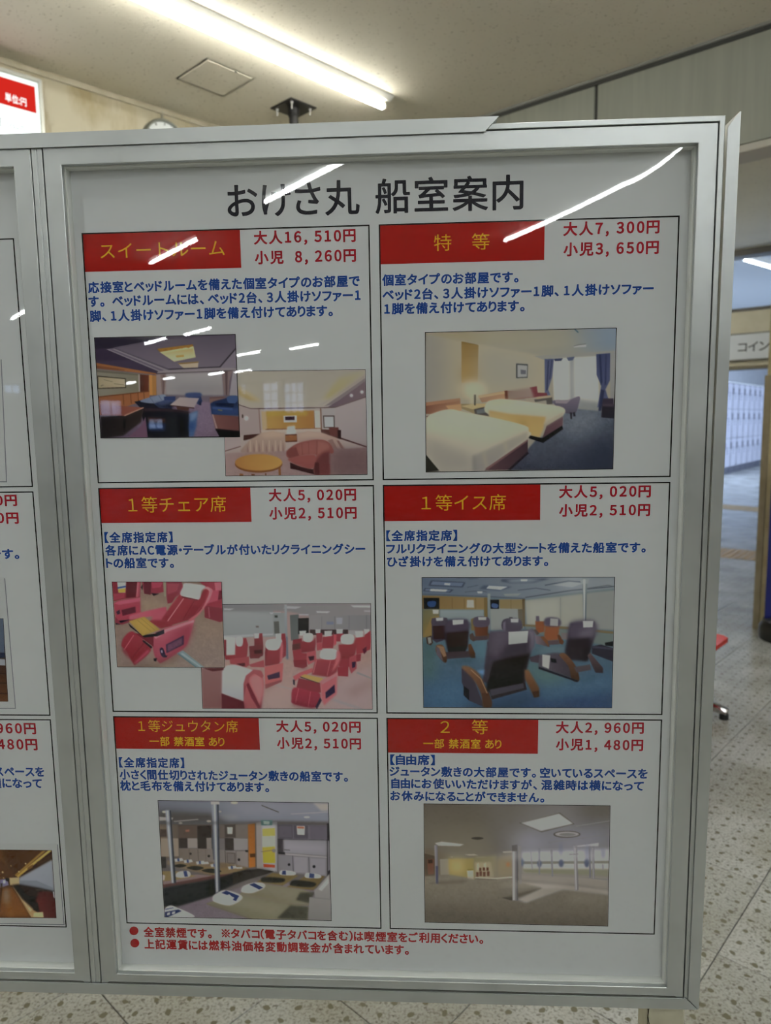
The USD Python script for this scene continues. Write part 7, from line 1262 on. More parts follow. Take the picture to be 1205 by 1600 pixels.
picture(panels[3], 'printed_photo', PY - .0002, (640, 880, 3.544), [(67, 78), (1138, 76), (1122, 802), (76, 800)], '#90958f', [
    '#5c7076',
    (('#59697a', '#8d9798', 'h'), '67,78 1138,76 1136,140 640,200 420,186 70,175', 'f6'), ('#3d4656', '120,95 310,106 295,134 105,124', 'f3'), ('#64748a', '128,100 300,109 288,128 116,119'), ('#b9c4c6', '195,110 228,112 222,122 192,120'), ('#3d4656', '85,138 245,146 225,162 75,154'), ('#67768a', '92,142 232,149 218,158 84,151'), ('#b5c0c0', '118,142 212,146 200,158 112,154'), ('#4b5666', '410,122 570,130 500,152 385,142', 'f4'), ('#bcc6c4', '440,124 545,130 505,147 425,140'), ('#46505e', '510,90 640,78 775,86 690,108 560,112 505,100', 'f4'), ('#8f9fa6', '530,94 640,84 750,90 680,103 560,106', 'f8'), ('#c5ced0', '615,90 655,90 650,99 617,99'), ('#46505c', '750,122 880,98 985,106', 'l5'), ('#9aa39f', '790,120 890,104 960,112 900,134'), ('#4b5560', '600,150 700,138 780,150', 'l4'), ('#525c68', '305,160 390,152 430,160', 'l4'), ('#b9c2c0', '375,156 405,156 402,166 378,166'), ('#8b948f', '520,170 620,166 600,180 530,182'), ('#515b66', '260,82 380,84 330,88', 'l3'), ('#48525e', '320,134 380,122', 'l3'), ('#4f5860', '640,190 900,150 1138,128', 'l6'), ('#5a6264', '980,140 1100,122 1138,130', 'l4'), ('#4f5a66', '70,172 420,184 640,196', 'l5'),
    (('#7b6438', '#8f7a4e', 'h'), '70,178 430,190 428,258 72,254'), ('#5d4a2a', '236,192 236,252', 'l2'), ('#5d4a2a', '303,194 303,254', 'l2'), ('#5d4a2a', '366,194 366,256', 'l2'), (('#6b6a4a', '#85713c', 'v'), '72,254 165,254 165,330 125,400 72,410', 'f4'), ('#8a7440', '120,300 165,290 150,400 74,410'), (('#8b9a98', '#7d8b8c', 'v'), '168,258 412,258 412,300 350,330 170,300', 'f4'), ('#75633a', '412,190 432,190 432,300 414,300'), ('#77683e', '340,310 360,300 362,372 342,372'),
    ('#0d1018', '78,192 165,192 165,252 80,252'), ('#23426e', '100,214 145,210 140,240 106,240', 's'), ('#aeb2a6', '318,204 356,204 358,246 316,246'), ('#b3b6ac', '128,258 162,258 160,280 130,280'), (('#8d9891', '#6d7a80', 'v'), '432,168 448,168 450,375 436,375'),
    ('#8f9790', '448,200 628,200 632,360 450,372'), ('#8a7a50', '495,200 625,200 628,254 500,250'), ('#6b5a36', '562,202 562,252', 'l2'), ('#0f1118', '447,202 496,202 496,252 449,252'), ('#3f5a86', '458,222 490,228 486,248 456,244', 's'), ('#5c543e', '600,254 628,254 628,360 605,362'), ('#5a4a2c', '624,198 640,198 640,350 628,350'),
    (('#9b9f8f', '#8b9089', 'h'), '640,205 1138,150 1134,370 650,340', 'f4'), ('#aaae9e', '650,215 830,190 832,330 655,335', 'f14 a80'), ('#a0a495', '840,188 960,172 960,350 842,338', 'f10'), ('#7f867f', '836,190 836,330', 'l3'), ('#8c928b', '990,165 1136,152 1134,362 995,352', 'f10'), ('#75694a', '640,338 880,352 1130,378 1130,392 880,366 640,350'), ('#6b7a74', '640,350 1130,392 1130,460 1020,450 660,380'),
    (('#54717a', '#2f4a66', 'v'), '70,420 440,370 700,400 1010,440 1128,470 1122,802 76,800', 'f5 n4'), (('#5d7a70', '#5a7a84', 'd'), '380,440 640,520 920,640 720,690 640,600 420,500', 'f40 a60 n4'), ('#58786a', '640,560 730,560 960,650 760,690 700,640', 'f40 a70 n4'), ('#6a8082', '700,470 860,455 860,500 720,500', 'f14 a60'), ('#4b6b62', '75,520 150,500 150,650 78,660', 'f30 a70 n4'), ('#45708c', '76,690 300,620 330,740 300,800 76,800', 'f50 a70 n5'), ('#2c4668', '460,760 1122,700 1122,802 450,802', 'f50 n5'), ('#4a7088', '720,690 1124,610 1122,700 740,760', 'f30 a70 n5'), ('#567e8c', '360,430 440,430 440,520 370,520', 'f25 a70'), ('#3c5a58', '75,430 150,430 150,520 75,540', 'f15 a60'),
    (('#7d8a85', '#59666c', 'v'), '955,84 985,84 978,330 966,330'), ('#8f9a96', '945,90 995,86 990,112 950,116'), ('#c9d0cd', '962,90 974,90 970,320 966,320'),
    # recliners
    ('#352f3e', '124,305 208,302 205,420 150,440 124,420'), ('#453f4c', '128,306 205,304 200,345 130,348', 's'), ('#2a1418', '130,348 200,345 198,418 135,420'), ('#aeb3ad', '146,302 188,300 186,318 148,320'), ('#3d2a22', '92,410 120,400 130,440 118,455 96,445'), ('#8a8d86', '100,412 118,408 122,440 106,448'),
    (('#352e3e', '#1a1418', 'v'), '205,318 320,312 328,380 320,470 300,496 214,490 192,400', 'f4'), ('#453d4c', '208,320 318,314 322,372 205,386', 's f8'), ('#210e11', '206,386 325,376 318,460 215,470', 'f5'), ('#120c10', '214,465 318,458 305,498 216,500'), ('#b8bdb6', '238,314 300,312 298,336 240,342'), ('#3d3036', '200,492 340,485 342,520 205,530'), (('#6b4a30', '#3d2416', 'v'), '146,460 165,450 190,460 205,510 206,545 188,546 150,500', 's'), ('#8a6a4c', '150,455 190,462 204,512 190,520'), (('#5f3d24', '#3a2315', 'v'), '325,450 340,446 364,500 364,525 340,524 328,490'), ('#5a5058', '148,462 165,470 188,545 150,505'),
    (('#6d4028', '#5a3120', 'h'), '358,345 435,345 434,405 365,408', 'f3'), ('#544c5a', '360,300 436,300 436,348 360,350', 's'), ('#aeb3ac', '380,298 426,298 424,314 382,314'), ('#4a3d40', '360,405 432,402 432,424 362,428'), ('#4a3a34', '332,395 350,385 368,425 355,434 335,420'), ('#53402f', '430,385 445,390 448,420 432,420'),
    ('#48424e', '520,312 610,308 616,372 520,374', 's'), ('#b6bbb4', '560,306 604,306 602,328 562,328'), ('#6c6574', '518,330 532,320 532,374 518,374'), ('#3f3a40', '552,298 570,298 572,306 552,306'), ('#3c3036', '430,435 445,430 446,458 432,458'),
    ('#88502e', '697,320 750,322 745,380 700,388'), ('#5f5764', '700,292 718,292 720,322 700,322'), ('#8b5331', '750,345 830,345 822,425 745,430', 'f3'), ('#565060', '756,302 828,306 832,348 750,345', 's f4'), ('#9da09b', '780,305 824,308 822,348 778,345'), ('#54463f', '685,370 700,365 720,390 705,398'), (('#7c7078', '#4d4040', 'h'), '692,400 740,405 775,440 775,464 700,445'), ('#70492c', '725,408 742,404 775,440 770,462'), ('#5f3a24', '818,398 830,395 855,435 848,450 830,445'), ('#54484c', '765,430 825,425 830,448 770,452'), ('#77706e', '840,385 880,388 880,425 842,420'),
    (('#403947', '#251f26', 'v'), '890,330 1025,322 1028,400 985,540 862,530 862,480', 'f5'), ('#4f4857', '895,328 1022,322 1026,400 890,420', 's f12'), ('#6d6771', '938,380 1026,340 1020,412 940,418', 'f14 a70'), ('#272026', '885,420 1000,412 985,540 865,530', 'f8'), ('#b5bab2', '960,320 1018,320 1014,354 962,356'), ('#1e181c', '960,480 1000,460 985,535 960,535', 'f8'), (('#565059', '#37313a', 'h'), '712,510 800,496 860,500 930,600 936,652 715,575', 'f5 n3'), ('#aeb2a9', '735,505 780,510 772,585 735,570'), (('#6e4c33', '#3d281b', 'v'), '830,510 862,500 915,560 938,620 936,654 900,645 880,570', 's'), ('#15131a', '780,525 812,530 815,552 785,548'), ('#4d4548', '910,575 1000,560 1005,590 925,605'), (('#5d4a4a', '#342a2e', 'v'), '985,510 1000,495 1072,580 1072,608 1030,605'), ('#463d46', '664,520 720,505 715,552 672,545'), ('#1d1c26', '715,572 935,650 930,658 715,585'),
    ('#2c2a36', '1010,460 1060,450 1128,470 1128,545 1010,500'), ('#3d3c4c', '1012,456 1128,470 1128,480 1014,470'), ('#14131a', '1082,440 1128,432 1128,460 1085,456'),
    (('#4e4654', '#332c36', 'v'), '440,400 470,378 640,372 688,368 690,450 668,500 645,600 620,680 420,660 410,620', 's f4 n3'), ('#5f5864', '455,385 500,372 545,380 545,470 490,520 440,490', 's f14 a70 n3'), ('#3a343e', '545,440 660,430 668,498 560,520 490,525', 'f14 n3'), (('#1d1817', '#141110', 'v'), '465,545 560,520 668,500 640,600 630,680 420,715 440,610', 'f7'), ('#75707c', '655,370 690,380 690,450 668,490 672,420', 's f10'), ('#3a343c', '415,600 460,540 440,640 430,660'), (('#b5bcb3', '#a2aaa2', 'v'), '548,380 658,374 652,440 548,450'), ('#2a2529', '440,700 640,660 650,700 455,755'), ('#403e48', '445,700 630,664 634,690 452,735'), ('#5c86ac', '370,595 415,588 412,620 390,612', 'f5'),
    ('#393440', '288,580 340,600 400,760 420,800 330,760 290,660'), (('#7d5a3d', '#4b301f', 'd'), '288,576 330,572 390,620 440,730 455,765 452,798 410,798 395,720 350,640', 's f4'), ('#4a2f20', '400,720 440,715 456,770 452,798 412,798'), ('#a07c58', '340,590 395,640 430,720', 'l5'), (('#7a5538', '#52361f', 'v'), '636,590 660,590 718,690 718,738 690,742 640,640', 'f4'), ('#3f281a', '680,712 718,704 718,738 690,744'), ('#15131a', '300,680 330,700 330,760 300,730'), ('#223848', '300,790 460,800 560,760 640,740 700,750 560,802 300,802', 'f22 a60'), ('#2a4450', '206,540 360,520 380,540 220,560', 'f12 a55'), ('#2d4850', '930,650 1080,606 1000,650', 'f14 a55'), ('#8f969c', '560,250 640,260 640,330 560,340', 'f30 a35'), ('#d4dcd8', '900,110 80,40', 'e f35 a30'),
], edge=.8)
picture(panels[4], 'printed_photo', PY - .0002, (230, 1235, 3.887), [(64, 58), (1103, 73), (1121, 792), (105, 770)], '#868d89', [
    '#5f5b58',
    (('#6f7682', '#7f8793', 'h'), '64,58 1103,73 1108,190 790,185 620,190 200,200 74,196', 'f8'), (('#53565a', '#7a818c', 'h'), '68,100 400,120 640,170 620,192 74,198', 'f25'), ('#8d9098', '430,64 1000,72 1100,120 880,140 600,150', 'f30 a70'), ('#4b4844', '70,130 380,140 500,190 74,198', 'f14'), ('#9a9a94', '74,160 160,165 150,180 74,184'), ('#8c8a84', '160,185 310,172 312,178 165,192'), ('#4c4a42', '695,90 800,132', 'l5'), ('#a5a49c', '1005,76 1103,76 1103,122 1060,125', 'f6'), ('#999a9c', '870,140 1100,128 1102,134 875,146'), ('#b5b3a8', '970,162 18,6', 'e'), ('#b5b1a0', '105,130 14,7', 'e'), ('#b0ac9c', '203,198 12,6', 'e'), ('#b3ad9a', '375,187 14,7', 'e'), ('#b5ae9a', '530,74 22,8', 'e'), ('#9a9890', '440,128 12,6', 'e'),
    (('#6f6353', '#5a5148', 'h'), '76,205 190,205 195,412 82,410'), ('#4a4038', '78,235 118,236 120,280 80,282'), ('#8c8271', '82,290 190,290 192,400 84,402'), (('#4b423b', '#5a5048', 'h'), '190,208 470,205 472,300 192,300'), ('#55493f', '192,214 300,212 302,285 194,286'), ('#8a5a48', '232,240 258,236 256,250 234,252'), ('#2e2723', '305,215 390,212 392,355 308,352'), ('#8a857e', '245,290 304,290 306,350 247,350'), ('#332c28', '192,290 244,290 246,350 194,350'), (('#6d655a', '#7f7870', 'h'), '194,352 470,356 474,440 200,420'), ('#4a433c', '308,356 312,428', 'l3'), ('#4a433c', '255,356 258,425', 'l2'), ('#57504a', '355,360 358,430', 'l2'), ('#2a2522', '375,398 8,8', 'e'), ('#2a2522', '264,384 7,7', 'e'), ('#2a2522', '456,412 8,8', 'e'),
    ('#807a72', '360,288 390,286 392,356 362,356'), (('#625a52', '#6c655e', 'h'), '430,205 610,200 614,290 432,288'), ('#4b443e', '470,208 536,206 538,285 472,284'), ('#6e6861', '540,206 608,204 610,288 542,287'), ('#b5b3a6', '486,222 520,222 518,264 488,264'), ('#393330', '472,288 524,290 526,362 474,362'), ('#8d8d8c', '526,290 612,292 612,362 528,362'), ('#6d6a68', '430,290 470,290 472,362 432,360'), (('#77726c', '#8a8580', 'h'), '430,364 612,368 614,470 434,450'), ('#45403b', '474,366 478,452', 'l4'), ('#55504a', '540,368 544,460', 'l3'), ('#1c1a19', '596,362 614,362 614,374 598,374'), ('#201d1c', '558,420 8,8', 'e'), ('#5a544e', '482,376 536,378 538,446 486,444'), ('#716c66', '488,382 530,384 532,440 490,438'),
    (('#8f5a22', '#a4661f', 'v'), '612,205 662,198 664,462 618,470'), ('#4d2f12', '624,384 660,382 660,404 626,406'), ('#94908a', '660,196 700,190 702,490 666,470'), ('#5a5650', '655,200 662,200 665,465 658,465'),
    ('#8a8d90', '692,200 790,190 790,492 702,488'), (('#a5a8a8', '#9a9d9f', 'v'), '696,210 780,205 782,488 704,484', 'f5'), ('#b5a550', '700,232 776,228 778,275 702,278'), ('#bdb9a0', '700,278 776,275 778,345 702,345'), (('#b89e34', '#c4a21f', 'v'), '700,345 776,340 778,440 706,440'), ('#a83f1a', '706,446 776,452 776,468 708,466'), ('#6f6a58', '692,372 780,360', 'l4'), ('#7d7a70', '770,365 12,12', 'e'), ('#4f7a74', '690,180 762,182 760,210 694,212'), ('#a8c5b8', '706,186 744,188 742,206 708,204'),
    (('#625f68', '#6d6a74', 'h'), '790,204 1094,208 1096,300 794,296'), ('#4c4952', '796,208 882,210 884,290 798,288'), ('#5d5a63', '800,212 878,214 880,286 802,284'), ('#55525b', '890,212 976,214 978,292 892,290'), ('#625f69', '990,212 1086,214 1088,298 992,294'), ('#bdb9ae', '908,214 958,216 956,270 912,268'), ('#b06a52', '912,218 954,220 954,232 912,230'), ('#35323a', '794,292 1096,298 1096,304 794,298'), ('#3a363a', '794,296 826,298 830,376 796,376'), (('#8f9196', '#85878c', 'h'), '828,298 1092,302 1092,400 832,380', 'f5'), ('#1d1b1e', '796,374 838,376 836,388 798,386'), ('#2a292c', '832,360 868,362', 'l4'), ('#a3a3a2', '840,382 1092,402 1092,410 840,392'), (('#7c7b80', '#85858a', 'h'), '794,388 1092,408 1090,520 798,494', 'f4'), ('#4a494e', '884,396 888,505', 'l4'), ('#4a494e', '982,404 986,515', 'l4'), ('#8f8f94', '892,402 972,408 972,500 896,498'), ('#8c8c92', '992,412 1082,418 1078,510 996,508'), ('#1e1d20', '862,450 8,8', 'e'), ('#1e1d20', '1014,462 9,9', 'e'), ('#2e2c30', '1092,200 1106,200 1112,500 1094,520'), ('#75757a', '1098,305 1110,305 1112,480 1100,490'),
    # raised floors
    (('#7b6d58', '#6f5f44', 'h'), '120,425 480,440 620,470 580,490 400,520 120,450', 'f5 n4'), ('#7c6a48', '180,440 430,470 590,470 610,480 440,516 330,490'), ('#6b5a3c', '250,450 340,462 300,480', ''), ('#5e3d38', '95,565 400,515 560,500 400,540 98,592'), ('#82706c', '97,540 300,510 400,518 98,572'), (('#7f7048', '#8c7c54', 'h'), '92,490 180,490 300,520 170,545 96,550'),
    ('#25241f', '160,458 200,446 240,456 200,468', 's'), ('#25251f', '240,470 290,458 345,470 300,484', 's'), ('#22221c', '330,486 390,474 452,490 400,502', 's'),
] + [('#b3b1ab', '%d,%d %d,%d %d,%d %d,%d' % (x, y, x + 48, y - 6, x + 56, y + 10, x + 6, y + 18)) for x, y in ((165, 416), (222, 424), (296, 432), (384, 448), (490, 462))] + [('#33436a', '%d,%d %d,%d' % (x + 24, y - 4, x + 26, y + 14), 'l12') for x, y in ((165, 416), (222, 424), (296, 432), (384, 448), (490, 462))] + [
    ('#b3b1ab', '325,436 370,432 378,446 330,448'), ('#b0aea8', '540,466 578,464 580,474 544,476'), ('#aeaca6', '170,520 190,494 245,488 264,504 255,524 200,530', 's'), ('#2f3d66', '220,490 240,488 248,522 228,524'), ('#a5a39d', '92,510 110,516 106,544 94,546'), ('#3c3a36', '84,402 114,402 116,470 88,472'),
    (('#17191c', '#101114', 'h'), '98,594 400,540 600,480 760,490 600,540 440,612 420,640 200,700 104,704', 'f5'), ('#1f2224', '100,600 380,552 370,640 104,695', 'f20'), ('#0c0d10', '380,545 430,540 430,640 370,640', 'f14'), ('#211d19', '520,500 680,475 770,492 600,545 520,570'), ('#2b2724', '560,500 700,480 755,492 640,520', 'f12'),
    (('#6f6670', '#787276', 'h'), '190,706 560,590 720,540 860,560 1040,600 990,790 700,786 200,770', 'f5 n3'), ('#7f7977', '460,610 640,556 760,560 960,610 900,690', 'f30 a60'),
    (('#685a34', '#73663e', 'h'), '664,556 760,500 920,516 826,576'), (('#6e603c', '#665834', 'h'), '848,586 960,520 1080,520 1050,560 1010,606'), ('#6a6058', '664,556 826,576 826,582 664,562'), ('#6a6058', '848,586 1010,604 1010,610 850,592'), ('#1d1c17', '692,540 712,526 830,534 818,558 706,556', 's f3'), ('#1d1c18', '870,562 900,544 1020,560 1000,586 880,578', 's f3'),
    ('#bcbab4', '806,492 830,484 896,494 894,514 812,512', 's'), ('#2b3a64', '822,488 842,486 844,512 818,510'), ('#bdbbb6', '960,508 980,500 1050,512 1048,532 966,530', 's'), ('#2a3962', '986,502 1016,506 1014,532 984,530'),
    (('#757259', '#807e66', 'h'), '565,622 700,566 940,600 1000,620 985,690 860,690', 'f3'), ('#868470', '640,600 720,576 930,610 880,660', 'f18 a70'), ('#7a765f', '565,622 860,688 985,690 985,698 858,698 566,632'), (('#72725a', '#7e7d64', 'h'), '362,682 560,632 860,694 980,706 975,786 640,780', 'f3'), ('#878670', '470,680 570,648 850,702 780,760', 'f18 a70'), ('#6e6c58', '362,682 640,778 640,786 362,692'),
    (('#3a3b30', '#45463a', 'h'), '904,664 930,620 1020,616 985,684', 'f5 n6'), (('#3b3c32', '#494a3d', 'h'), '788,776 870,698 980,706 975,786', 'f5 n6'),
    ('#c3c2be', '398,655 410,632 470,606 560,630 575,660 500,698 410,676', 's f3'), ('#22305c', '450,622 480,608 560,640 540,672 520,664 530,650'), ('#c3c2be', '470,640 500,630 520,650 480,660'), ('#c2c1bd', '572,602 590,578 650,560 706,564 712,590 640,622 580,618', 's f3'), ('#23315c', '620,572 650,562 706,590 680,602 670,596'), ('#bfbeba', '108,720 140,698 180,710 270,750 275,770 106,768', 's'), ('#1d2a52', '108,738 190,722 210,732 130,768 108,768'), ('#bfbeba', '122,744 140,738 138,754 120,758'), ('#bfbeba', '152,738 172,732 168,748 150,752'), ('#2a3862', '110,722 160,712', 'l5'),
    (('#9b9c98', '#868784', 'v'), '1015,610 1105,510 1115,660 1020,650'), (('#8a8b87', '#7b7c78', 'v'), '985,650 1118,660 1121,792 980,788'), ('#7d7e7b', '988,646 1118,658 1118,664 988,652'), ('#b0b1ac', '1040,600 1100,530 1104,560 1060,610'),
    # pillars
    (('#9aa2aa', '#4a525c', 'h'), '110,120 142,118 175,560 150,566', 'f3'), ('#a8b0b6', '118,122 128,122 160,560 150,560'), ('#2a2e34', '136,120 144,120 175,560 166,562'), (('#8d949c', '#555c66', 'h'), '392,78 432,76 442,612 416,628', 'f3'), ('#b3b8bc', '404,80 416,80 430,612 422,618'), ('#343a42', '426,78 434,78 444,612 436,614'), ('#aaa9a2', '386,66 438,66 440,84 388,84'), ('#4a5058', '392,300 398,180 404,300 408,420 402,420'), ('#6b655a', '400,690 620,770 640,786 380,700', 'f10 a60'), ('#b5b3a8', '500,160 60,10', 'e f14 a40'), ('#40403e', '70,190 620,186 1100,200 1100,214 620,204 70,210', 'f8 a50'), ('#aaa7b0', '830,320 1092,330 1090,380 830,360', 'f16 a40'),
], edge=.8)
picture(panels[5], 'printed_photo', PY - .0002, (640, 1240, 3.544), [(78, 54), (1113, 65), (1100, 735), (84, 713)], '#868d89', [
    '#75716a',
    (('#575245', '#6c6c66', 'h'), '78,54 1113,65 1108,300 620,330 300,320 80,300', 'f30'), (('#5f5a4d', '#7a7767', 'v'), '78,54 420,58 480,330 80,300', 'f30'), (('#68655a', '#85868a', 'd'), '420,58 1000,65 900,290 600,330 470,300', 'f60'), ('#565248', '900,64 1113,65 1110,150 960,170', 'f60 a80'), ('#7c7f88', '620,230 1100,170 1108,300 620,330', 'f40'), ('#66635a', '430,58 640,60 600,200 500,240', 'f50 a60'), ('#8d9098', '600,260 720,240 760,310 620,330', 'f40 a70'), ('#8a8b88', '920,180 1110,150', 'l3'), ('#7a7b78', '770,270 1108,225', 'l3'),
    ('#57554a', '606,162 832,104 915,168 730,214'), (('#a9adac', '#b5b9b8', 'h'), '616,162 828,110 906,166 728,207', 'f3'), ('#55524a', '872,225 76,20', 'e'), ('#9a9b97', '872,224 66,14', 'e'), ('#757670', '875,226 46,8', 'e'), ('#3d3a33', '376,247 34,7', 'e'), (('#a8aaa2', '#b5b6b0', 'h'), '140,274 178,265 302,280 278,291 160,288'), ('#adb0ac', '912,290 1048,272 1046,290 920,294'), ('#a8a89a', '304,336 360,334 382,342 330,343'), ('#9d9d90', '366,350 424,349 420,355 372,355'), ('#a3a397', '515,320 570,316 568,326 520,328'), ('#9b9788', '185,350 240,346 238,354 190,356'),
    (('#6a6150', '#756f5e', 'h'), '80,300 230,330 230,452 84,458', 'f8'), ('#54493a', '80,330 140,345 140,455 84,458'), ('#6d4a38', '98,362 135,360 136,445 102,448'), ('#3a2c24', '102,366 128,364 128,384 104,386'), ('#8f8d7e', '168,362 222,360 224,448 172,450'), (('#a09352', '#968a4c', 'h'), '216,360 360,356 362,476 220,450', 'f4'), ('#b3a86a', '222,360 300,358 300,440 226,440', 'f20'), (('#827c58', '#8a866a', 'h'), '355,350 480,340 480,460 360,470', 'f8'), ('#c0bda8', '318,424 354,422 356,476 322,472'), ('#857a3a', '320,418 354,416 354,424 320,426'), (('#a59f7a', '#9c997e', 'h'), '362,380 450,378 470,470 366,468', 'f5'), ('#8d8568', '480,360 580,330 590,462 482,470', 'f14'), ('#a7764e', '535,382 556,380 558,402 538,404', 'f6'), ('#b5b099', '372,390 384,380 388,420 374,424'), ('#b5b099', '410,388 424,380 426,420 412,424'),
] + [('#5a3426', '%d,%d %d,%d' % (x, y, x, y + 26), 'l14') for x, y in ((376, 434), (394, 430), (414, 432), (436, 430))] + [('#54301f', '%d,%d %d,%d' % (x, y, x, y + 18), 'l12') for x, y in ((392, 410), (412, 408), (432, 408))] + [
    ('#cfcab8', '362,462 470,466 580,458 580,464 470,474 362,470'), ('#3f3c34', '364,468 480,474 480,478 366,474'),
    (('#8f949c', '#a1a39f', 'v'), '620,315 1106,300 1104,440 625,440', 'f8'), ('#b0b4b4', '625,325 1105,310 1104,372 628,375', 'f5'), (('#77786f', '#7d7e70', 'h'), '628,375 1104,372 1104,388 628,390'), ('#b1b3ac', '630,390 1104,386 1104,420 632,418'), (('#83856a', '#80826c', 'h'), '620,416 1104,418 1104,458 640,440', 'f5'), ('#5d6a80', '620,380 14,22', 'e f5'), ('#55607a', '720,388 12,20', 'e f4'), ('#4f5a72', '840,385 14,22', 'e f4'), ('#4d5870', '982,384 14,24', 'e f4'), ('#687088', '838,310 10,40', 'e f8 a70'), ('#68718a', '985,330 14,50', 'e f10 a70'), ('#72798c', '1072,330 10,30', 'e f8 a70'), ('#8b8d92', '672,320 680,418', 'l6'), ('#87898f', '1070,390 1072,420', 'l8'),
    (('#95938a', '#8d8b80', 'h'), '600,440 1102,460 1102,530 900,500 620,478', 'f8'), ('#7c7d7a', '640,445 1100,470 1100,480 960,465'), (('#a09f96', '#a5a49c', 'h'), '480,478 640,490 940,515 1102,535 1102,562 850,535 640,604 620,600 730,525', 'f6'),
    (('#7b7767', '#625d50', 'v'), '84,458 230,452 360,474 560,480 730,520 520,578 640,604 850,535 1102,565 1100,735 84,713', 'f5 n4'), (('#85816f', '#6d695c', 'v'), '86,470 500,480 700,525 510,575 300,640 86,600', 'f40 a80 n4'), ('#6d695b', '640,610 850,540 1100,570 1100,660 700,650', 'f40 n4'), ('#544f42', '86,640 500,690 1100,700 1100,735 84,713', 'f40 n5'), ('#8a8674', '860,545 1100,572 1100,600 900,590', 'f25 a60 n3'), ('#5a564c', '160,490 320,480 300,492 160,500', 'f8'), ('#5d594d', '512,576 728,520 732,530 600,575 570,590', 'f4'), (('#a3a298', '#8f8d80', 'h'), '600,586 735,524 820,535 650,602', 'f5'), ('#4a463c', '512,576 570,572 600,592 560,590'),
    (('#9a9a98', '#6d6c6a', 'h'), '567,282 598,280 600,592 570,592'), ('#55524c', '566,284 598,282 598,318 567,318'), ('#b5b5b2', '574,320 582,320 582,588 574,588'), ('#5a5a5c', '592,320 600,320 600,590 594,590'), ('#83827e', '600,290 616,288 622,500 608,504'), (('#9a9ca0', '#62626a', 'h'), '138,285 155,283 160,498 145,500'), ('#4d4f66', '145,400 158,400 158,498 147,498'), ('#5d5a54', '110,498 175,492', 'l4 f4'),
    (('#96979a', '#6c6b6a', 'h'), '908,290 928,288 936,532 916,540'), ('#b5b6b4', '914,300 919,300 926,530 921,534'), ('#6c6a68', '884,336 936,334', 'l5'), ('#7d7f84', '780,310 792,308 796,458 788,462'), ('#7a7d86', '714,300 724,298 722,446 716,448'), ('#6e6f78', '992,292 1003,290 1005,464 996,466'), ('#76777c', '1008,292 1022,290 1026,470 1014,474'), ('#a3a5a5', '1012,300 1016,300 1020,470 1017,470'), ('#9aa0ac', '640,270 90,60', 'e f45 a45'), ('#a0a4ae', '940,300 130,60', 'e f45 a35'), ('#8e8c74', '300,340 120,40', 'e f30 a35'), ('#c4c8c8', '780,345 300,16', 'e f14 a35'), ('#b4b3a6', '700,505 200,14', 'e f14 a40'),
], edge=.8)

# ------------------------------------------------------------------ the neighbouring poster, cut by the frame of the picture
LEFTX = (-.0685 - .72, -.0685)
poster2 = empty('poster', 'white poster with red fares and framed photographs, in the left bay of the notice board', 'poster', (0, 0, Z0))
put('sheet', box(LEFTX[0] - .003, LEFTX[1] + .003, 0, .0004, -.958, .0735), PAPER, poster2)
lp = []
for (za, zb) in ((-.0035, -.3035), (-.3088, -.603), (-.6078, -.9035)):
    lp.append(put('cabin_panel', flat(outline(-.428, -.0832, zb, za, .0016), -2 * INK), LINE, poster2))
for pn, rows in ((lp[1], (('0円', (-7, 781.5), (26.3, 781.5)), ('0円', (-5, 809), (29, 809)))), (lp[2], (('960円', (-6, 1137.5), (56, 1138)), ('480円', (-4, 1162.5), (58.3, 1163))))):
    put('price_lettering', flat(unary_union([setting(t, a, b, 19.5, weight=.030, gap=.12) for t, a, b in rows]), -INK), PRICE, str(pn.GetPath()))
put('description_lettering', flat(setting('です。', (-16, 865), (29.8, 866), 17, weight=.034), -INK), BLUEINK, str(lp[1].GetPath()))
put('description_lettering', flat(unary_union([setting('スペースを', (-9, 1205), (69, 1206), 16.6, weight=.034), setting('横になって', (-15, 1223), (65.5, 1224), 16.6, weight=.034)]), -INK), BLUEINK, str(lp[2].GetPath()))
MOUNT = plain('photo_mount', (.70, .70, .70), .5)
for pn, q, k in ((lp[0], [(-240, 560), (1, 560), (9.5, 752), (-230, 752)], 0), (lp[1], [(-240, 902), (6.5, 902), (23.5, 1106), (-225, 1106)], 1), (lp[2], [(-150, 1318), (89, 1318), (99.5, 1444), (-140, 1440)], 2)):
    pts = [sheet_xz(*p) for p in q]
    g = Polygon(pts)
    put('photo_mount', flat(g, -.00012), MOUNT, str(pn.GetPath()))
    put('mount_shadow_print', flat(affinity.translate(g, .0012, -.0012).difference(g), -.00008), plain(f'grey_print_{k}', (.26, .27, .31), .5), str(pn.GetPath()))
picture(lp[1], 'printed_photo', -.0002, (0, 740, 4.0), [(-760, 900), (22, 905), (52, 1425), (-740, 1420)], '#8f938e', [
    '#3a2a20', ('#4d5a6a', '-760,900 22,905 30,1120 -760,1100'), ('#20283c', '-200,1125 30,1120 32,1150 -200,1160'), ('#8d9296', '-100,1150 32,1160 34,1200 -100,1190'), (('#3b241a', '#54341f', 'v'), '-760,1200 36,1200 52,1425 -740,1420'), ('#2a1a14', '-200,1230 38,1250', 'l6'), ('#2a1a14', '-200,1300 44,1310', 'l6'), ('#2a1a14', '-200,1370 48,1375', 'l6')], edge=.5)
